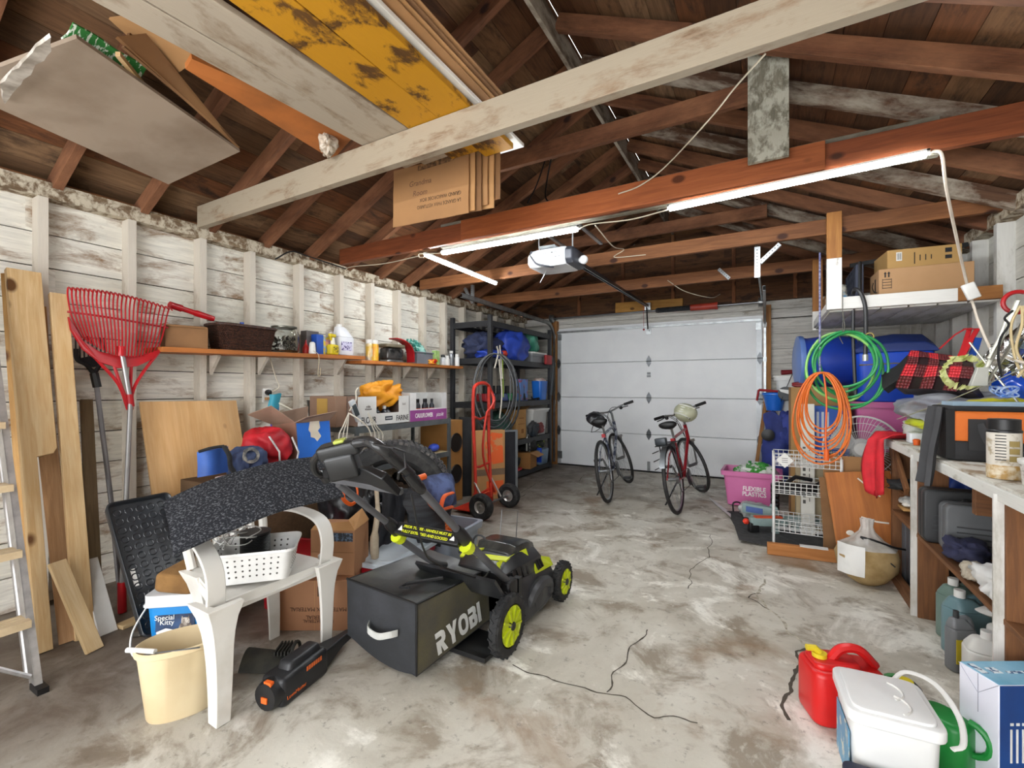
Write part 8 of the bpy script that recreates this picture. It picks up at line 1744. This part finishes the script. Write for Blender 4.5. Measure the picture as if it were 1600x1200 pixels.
for nm_,col_,test in (('red_checks','#e0303a',lambda I,J:I%2==0 and J%2==0),('dark_red_checks','#6a2226',lambda I,J:(I%2==0)!=(J%2==0))):
    m=MB(); m.T=M.Translation(-pl.location+V((-.002,-.007,.002)))
    for i in range(24):
        for j in range(16):
            if test((i+(j//4)*0)//4,j//4): m.add([GP[i][j],GP[i+1][j],GP[i+1][j+1],GP[i][j+1]],[(0,1,2,3)])
    o=obj(nm_,m,mat(col_,.35),bf_,angle=80); q=o.modifiers.new('s','SOLIDIFY'); q.thickness=.002; q.offset=0
m=MB(); m.T=M.Translation(-pl.location); m.sheet(cloth_grid(lambda u,v:aY(1425-48*u+4*v,550+36*u+28*v*(1-.2*u),4.0-.1*v),12,6,.012,9,5),.05); obj('black_gusset',m,BLKR,pl,angle=80)
m=MB(); m.T=M.Translation(-pl.location); m.tube([aY(1468,545,3.85),aY(1492,523,3.85),aY(1508,514,3.85),aY(1515,514,3.82),aY(1505,545,3.75),aY(1498,560,3.7)],.016,6,flat=.3); m.tube([aY(1527,514,3.75),aY(1515,535,3.7),aY(1502,560,3.65)],.016,6,flat=.3); m.tube([aY(1508,514,3.85),aY(1527,514,3.75)],.014,6,flat=.3); obj('red_handle',m,mat('#c4161f',.6),pl)
q=MB(); q.sheet(cloth_grid(lambda u,v:aY(1524-12*u+12*v,528+32*u,3.7),8,4,.008,9),.01); solo('blue_strap_bag',q,mat('#1e4ea8',.4,col2='#d9c84a',scale=12,lo=.6,hi=.64),'blue and yellow printed strip behind the plaid bag handle','strap')
q=MB()
for k in range(60):
    t_=k/60; p=aY(1506+32*math.cos(t_*7),585+22*math.sin(t_*7)-6*t_,3.28); d=V((rnd.uniform(-.06,.06),-.01,rnd.uniform(-.04,.04))); s_=V((.010,0,.016)); q.add([p-d*.5,p+s_,p+d*.5,p-s_],[(0,1,2,3)])
solo('gold_garland',q,mat('#c9c98a',.3,col2='#8f9a3a',scale=20),'pale gold leaf garland on the plaid bag','garland',flat=True)
dg=root('foil_duct','crumpled silver foil duct bunched on the wall side','duct',(1.16,3.35,1.27)); m=MB(); pts=[]; rr=[]
path=bez([(0,.25,.10),(-.02,.05,.14),(0,-.12,.2),(.02,-.2,.1),(0,-.05,.02),(0,.12,.0)],14)
rr=[.085+.012*math.sin(k*2.1) for k in range(len(path))]
m.tube(path,rr,18); m.v=[p+V((noise.noise(p*30),noise.noise(p*30+V((5,0,0))),noise.noise(p*30+V((0,5,0)))))*.012 for p in m.v]; obj('duct_skin',m,mat('#c9c9c6',.18,1,col2='#8f8f8c',scale=12,bmp=.8,bs=25),dg,angle=20)
for k,(a,b_,w) in enumerate((((1590,470),(1527,602),.012),((1600,500),(1540,600),.010),((1515,535),(1600,640),.012),((1600,575),(1402,655),.006),((1575,490),(1545,560),.008))):
    q=MB(); pa=aY(*a,3.05 if k!=3 else 2.9); pb2=aY(*b_,3.0 if k!=3 else 3.3); q.tube([pa,pa.lerp(pb2,.5)+V((0,-.01,-.01)),pb2],w,6,flat=.4); solo('aluminium_strip',q,mat('#b5b3a6',.35,.5,col2='#9d9b8e'),['long pale strip slanting down from the red hook','second pale strip right of the first near the hook','grey strip crossing down to the right edge over the heap','thin cream rod crossing the whole heap to the wipes canister','short pale strip below the red hook'][k],'strip')
q=MB(); q.loft([[aY(1535,574,2.98)+V((x,y,0)) for x,y in ((-.02,-.015),(.02,-.015),(.02,.015),(-.02,.015))],[aY(1530,603,2.98)+V((x,y,0)) for x,y in ((-.035,-.02),(.025,-.02),(.025,.02),(-.035,.02))]]); solo('plastic_bracket',q,mat('#b9b9b0',.4),'grey tapered plastic piece at the crossing of the strips','bracket',bevel=.003)
for k in range(3):
    cable([aY(1594+3*k,478,3.0-.01*k),aY([1580,1597,1606][k],508,3.0-.02*k),aY([1583,1588,1612][k],545,3.0-.02*k),aY([1592,1604,1600][k],575,3.0-.02*k),aY([1604,1612,1590][k],590,3.0-.02*k)],.0055,mat('#cdb88a',.6),label=['leftmost','middle','rightmost'][k]+' tan cord loop hanging on the red hook',cat='cord',group='tan cord loops on the red hook')
q=MB(); q.tube(arc((0,0,0),.05,PI*.35,PI*1.6,14,'xz'),.010,8); solo('red_hook',q,RED,'red plastic hook screwed into the right wall stud','hook',loc=aY(1590,472,3.1))
cable([aY(1583,485,3.0),aY(1570,497,3.0),aY(1576,508,3.0),aY(1563,530,3.0),aY(1560,560,3.0),aY(1566,590,3.0)],.005,BLK,label='bent black wire hanging from the red hook',cat='wire')
for k in range(3):
    pts=[aY(1560+14*math.sin(t*1.7+k)+9*k,612+8*math.cos(t*1.3+k*2),3.0-.02*k) for t in [j*.6 for j in range(14)]]
    cable(pts,.004,mat('#3f74c4',.5,col2='#c9d6e6',scale=40),label=['left','middle','right'][k]+' part of the blue white rope tangle at right edge',cat='rope',group='blue rope tangle',k=4)
mt=root('cordless_battery_tool','orange and black battery tool at the right picture edge','tool',(1.17,2.74,1.18),rz=.4); m=MB(); m.rbox((0,0,.035),(.14,.08,.07),.02,.01); obj('body',m,mat('#3a302c',.5),mt); m=MB(); m.box((-.03,-.041,.045),(.04,.004,.03)); m.box((.035,-.041,.03),(.03,.004,.03)); m.box((-.02,0,.071),(.05,.04,.004)); obj('orange_panels',m,ORNG,mt)
q=MB(); q.box((0,0,0),(.2,.1,.1)); 
# foreground right
wp_=root('white_pail','square white pail with lid and handle at bottom of picture','pail',(.315,1.80,0),rz=math.radians(4)); m=MB(); m.rbox((0,0,.125),(.195,.215,.25),.03,.006,taper=1.08); obj('pail_body',m,mat('#e2e2e0',.4,col2='#d6d6d4',scale=3),wp_)
m=MB(); m.rbox((0,0,.262),(.235,.255,.035),.035,.006); m.rbox((0,0,.283),(.20,.22,.01),.03,.003); obj('lid',m,mat('#ebebea',.35,col2='#e0e0df',scale=3),wp_)
m=MB(); m.tube(arc((-.0,.02,.2885),.05,-PI*.35,PI*.35,8,'xy'),.0035,5); m.tube(arc((-.0,-.05,.2885),.05,-PI*.35,PI*.35,8,'xy'),.0035,5); obj('moulded_arcs',m,WHT,wp_)
m=MB(); m.box((-.108,-.01,.12),(.002,.17,.16)); obj('picture_label',m,mat('#5a9ec4',.4,col2='#d9d8c8',scale=12,lo=.5,hi=.55),wp_)
m=MB(); m.tube(bez([(.05,.13,.26),(.10,.17,.285),(.16,.12,.29),(.175,.0,.27),(.15,-.1,.25),(.12,-.12,.24)],5),.008,8,flat=.5); obj('bail_handle',m,WHT,wp_)
gc2=root('gas_can','red plastic gas can with yellow cap beside the white pail','gas can',(.24,2.10,0),rz=math.radians(20)); m=MB(); m.rbox((0,0,.10),(.25,.17,.20),.04,.02); m.rbox((-.03,0,.205),(.16,.12,.03),.03,.012); obj('body',m,mat('#cf1c1c',.35,col2='#b81616',scale=3),gc2)
m=MB(); m.tube(bez([(-.04,0,.21),(0,0,.255),(.06,0,.255),(.115,0,.20)],5),.017,8); obj('handle',m,mat('#d42020',.35),gc2); m=MB(); m.cyl((-.075,0,.21),(-.075,0,.235),.025); m.tube([(-.075,0,.235),(-.09,0,.25),(-.12,0,.25)],.012,8); obj('cap',m,mat('#e0c82a',.4),gc2)
t=root('pouring_spout','black ribbed spout with yellow insert behind the white pail','spout',(.41,2.02,0.0)); m=MB(); m.cyl((0,0,0),(0,0,.2),.022); obj('tube',m,BLK,t); m=MB(); m.lathe([(.001,.23),(.03,.23),(.045,.215),(.045,.20),(.02,.195)],20); obj('collar',m,BLK,t); m=MB(); m.lathe([(.001,.236),(.022,.236),(.025,.228)],16); obj('yellow_insert',m,mat('#e6d21c',.4),t)
gn=root('green_can','green plastic watering can behind the white pail handle','watering can',(.50,1.98,0),rz=-.6); m=MB(); m.rbox((0,0,.09),(.14,.12,.18),.04,.02); obj('body',m,mat('#1e8c3c',.4,col2='#187a32'),gn); m=MB(); m.tube([(-.06,0,.1),(-.12,0,.15),(-.15,0,.22)],.018,8); obj('spout',m,mat('#1e8c3c',.4,col2='#187a32'),gn); m=MB(); m.tube(arc((.06,0,.14),.05,-PI/2,PI/2,8,'xz'),.01,8); obj('handle',m,mat('#1e8c3c',.4,col2='#187a32'),gn)
wbx=root('water_filter_box','white and blue printed box at bottom right on the floor','box',(.70,2.02,0),rz=math.radians(30)); w_,l_,h_=.30,.12,.35
m=MB(); m.box((0,0,h_/2),(w_,l_,h_)); obj('carton',m,mat('#dfe0ea',.45,col2='#d3d4e0',scale=3),wbx,bevel=.003)
m=MB(); m.box((0,-l_/2-.001,h_/2),(w_-.004,.001,h_-.002)); bf=obj('blue_front',m,mat('#1c4d94',.4,col2='#20386f',scale=3),wbx)
m=MB(); m.box((0,0,h_+.001),(w_-.004,l_-.004,.001)); tp=obj('light_blue_top',m,mat('#8fc3dd',.4,col2='#6fb0cf',scale=8),wbx)
m=MB(); m.box((-.13,.02,h_+.002),(.02,.05,.0008)); m.box((.02,.0,h_+.002),(.16,.012,.0008)); m.box((-.09,.01,h_+.002),(.03,.03,.0008)); obj('top_print',m,mat('#e4eef4',.5,col2='#3b5f8c',scale=60,lo=.5,hi=.54),tp)
RZm=TR(rot=(PI/2,0,0))@M.Rotation(-PI/2,4,'Z')
m=MB(); m.text('CLEAN',.048,TR((-.02,-l_/2-.002,.19))@RZm,bold=.001); m.text('WATER',.048,TR((.025,-l_/2-.002,.19))@RZm,bold=.001)
for k in range(3): m.box((-.115+.018*k,-l_/2-.002,.17-.0*k),(.006,.001,.10)); m.box((-.113+.018*k,-l_/2-.002,.235),(.010,.001,.008))
m.box((-.057,-l_/2-.002,.13),(.014,.001,.14)); obj('lettering',m,WINK,bf,flat=True)
m=MB(); m.box((-w_/2-.0008,0,h_-.06),(.001,.002,.12)); m.tube([(-w_/2-.001,-l_/2,h_-.0),(-w_/2-.001,0,h_-.06),(-w_/2-.001,l_/2,h_)],.001,4); obj('end_folds',m,mat('#a9aab8',.6),wbx)
q=MB(); q.rbox((0,0,.07),(.22,.2,.14),.02,.01); solo('dark_box',q,mat('#22263c',.5),'dark navy lidded box partly hidden below the white pail','box',loc=(.30,1.56,0))
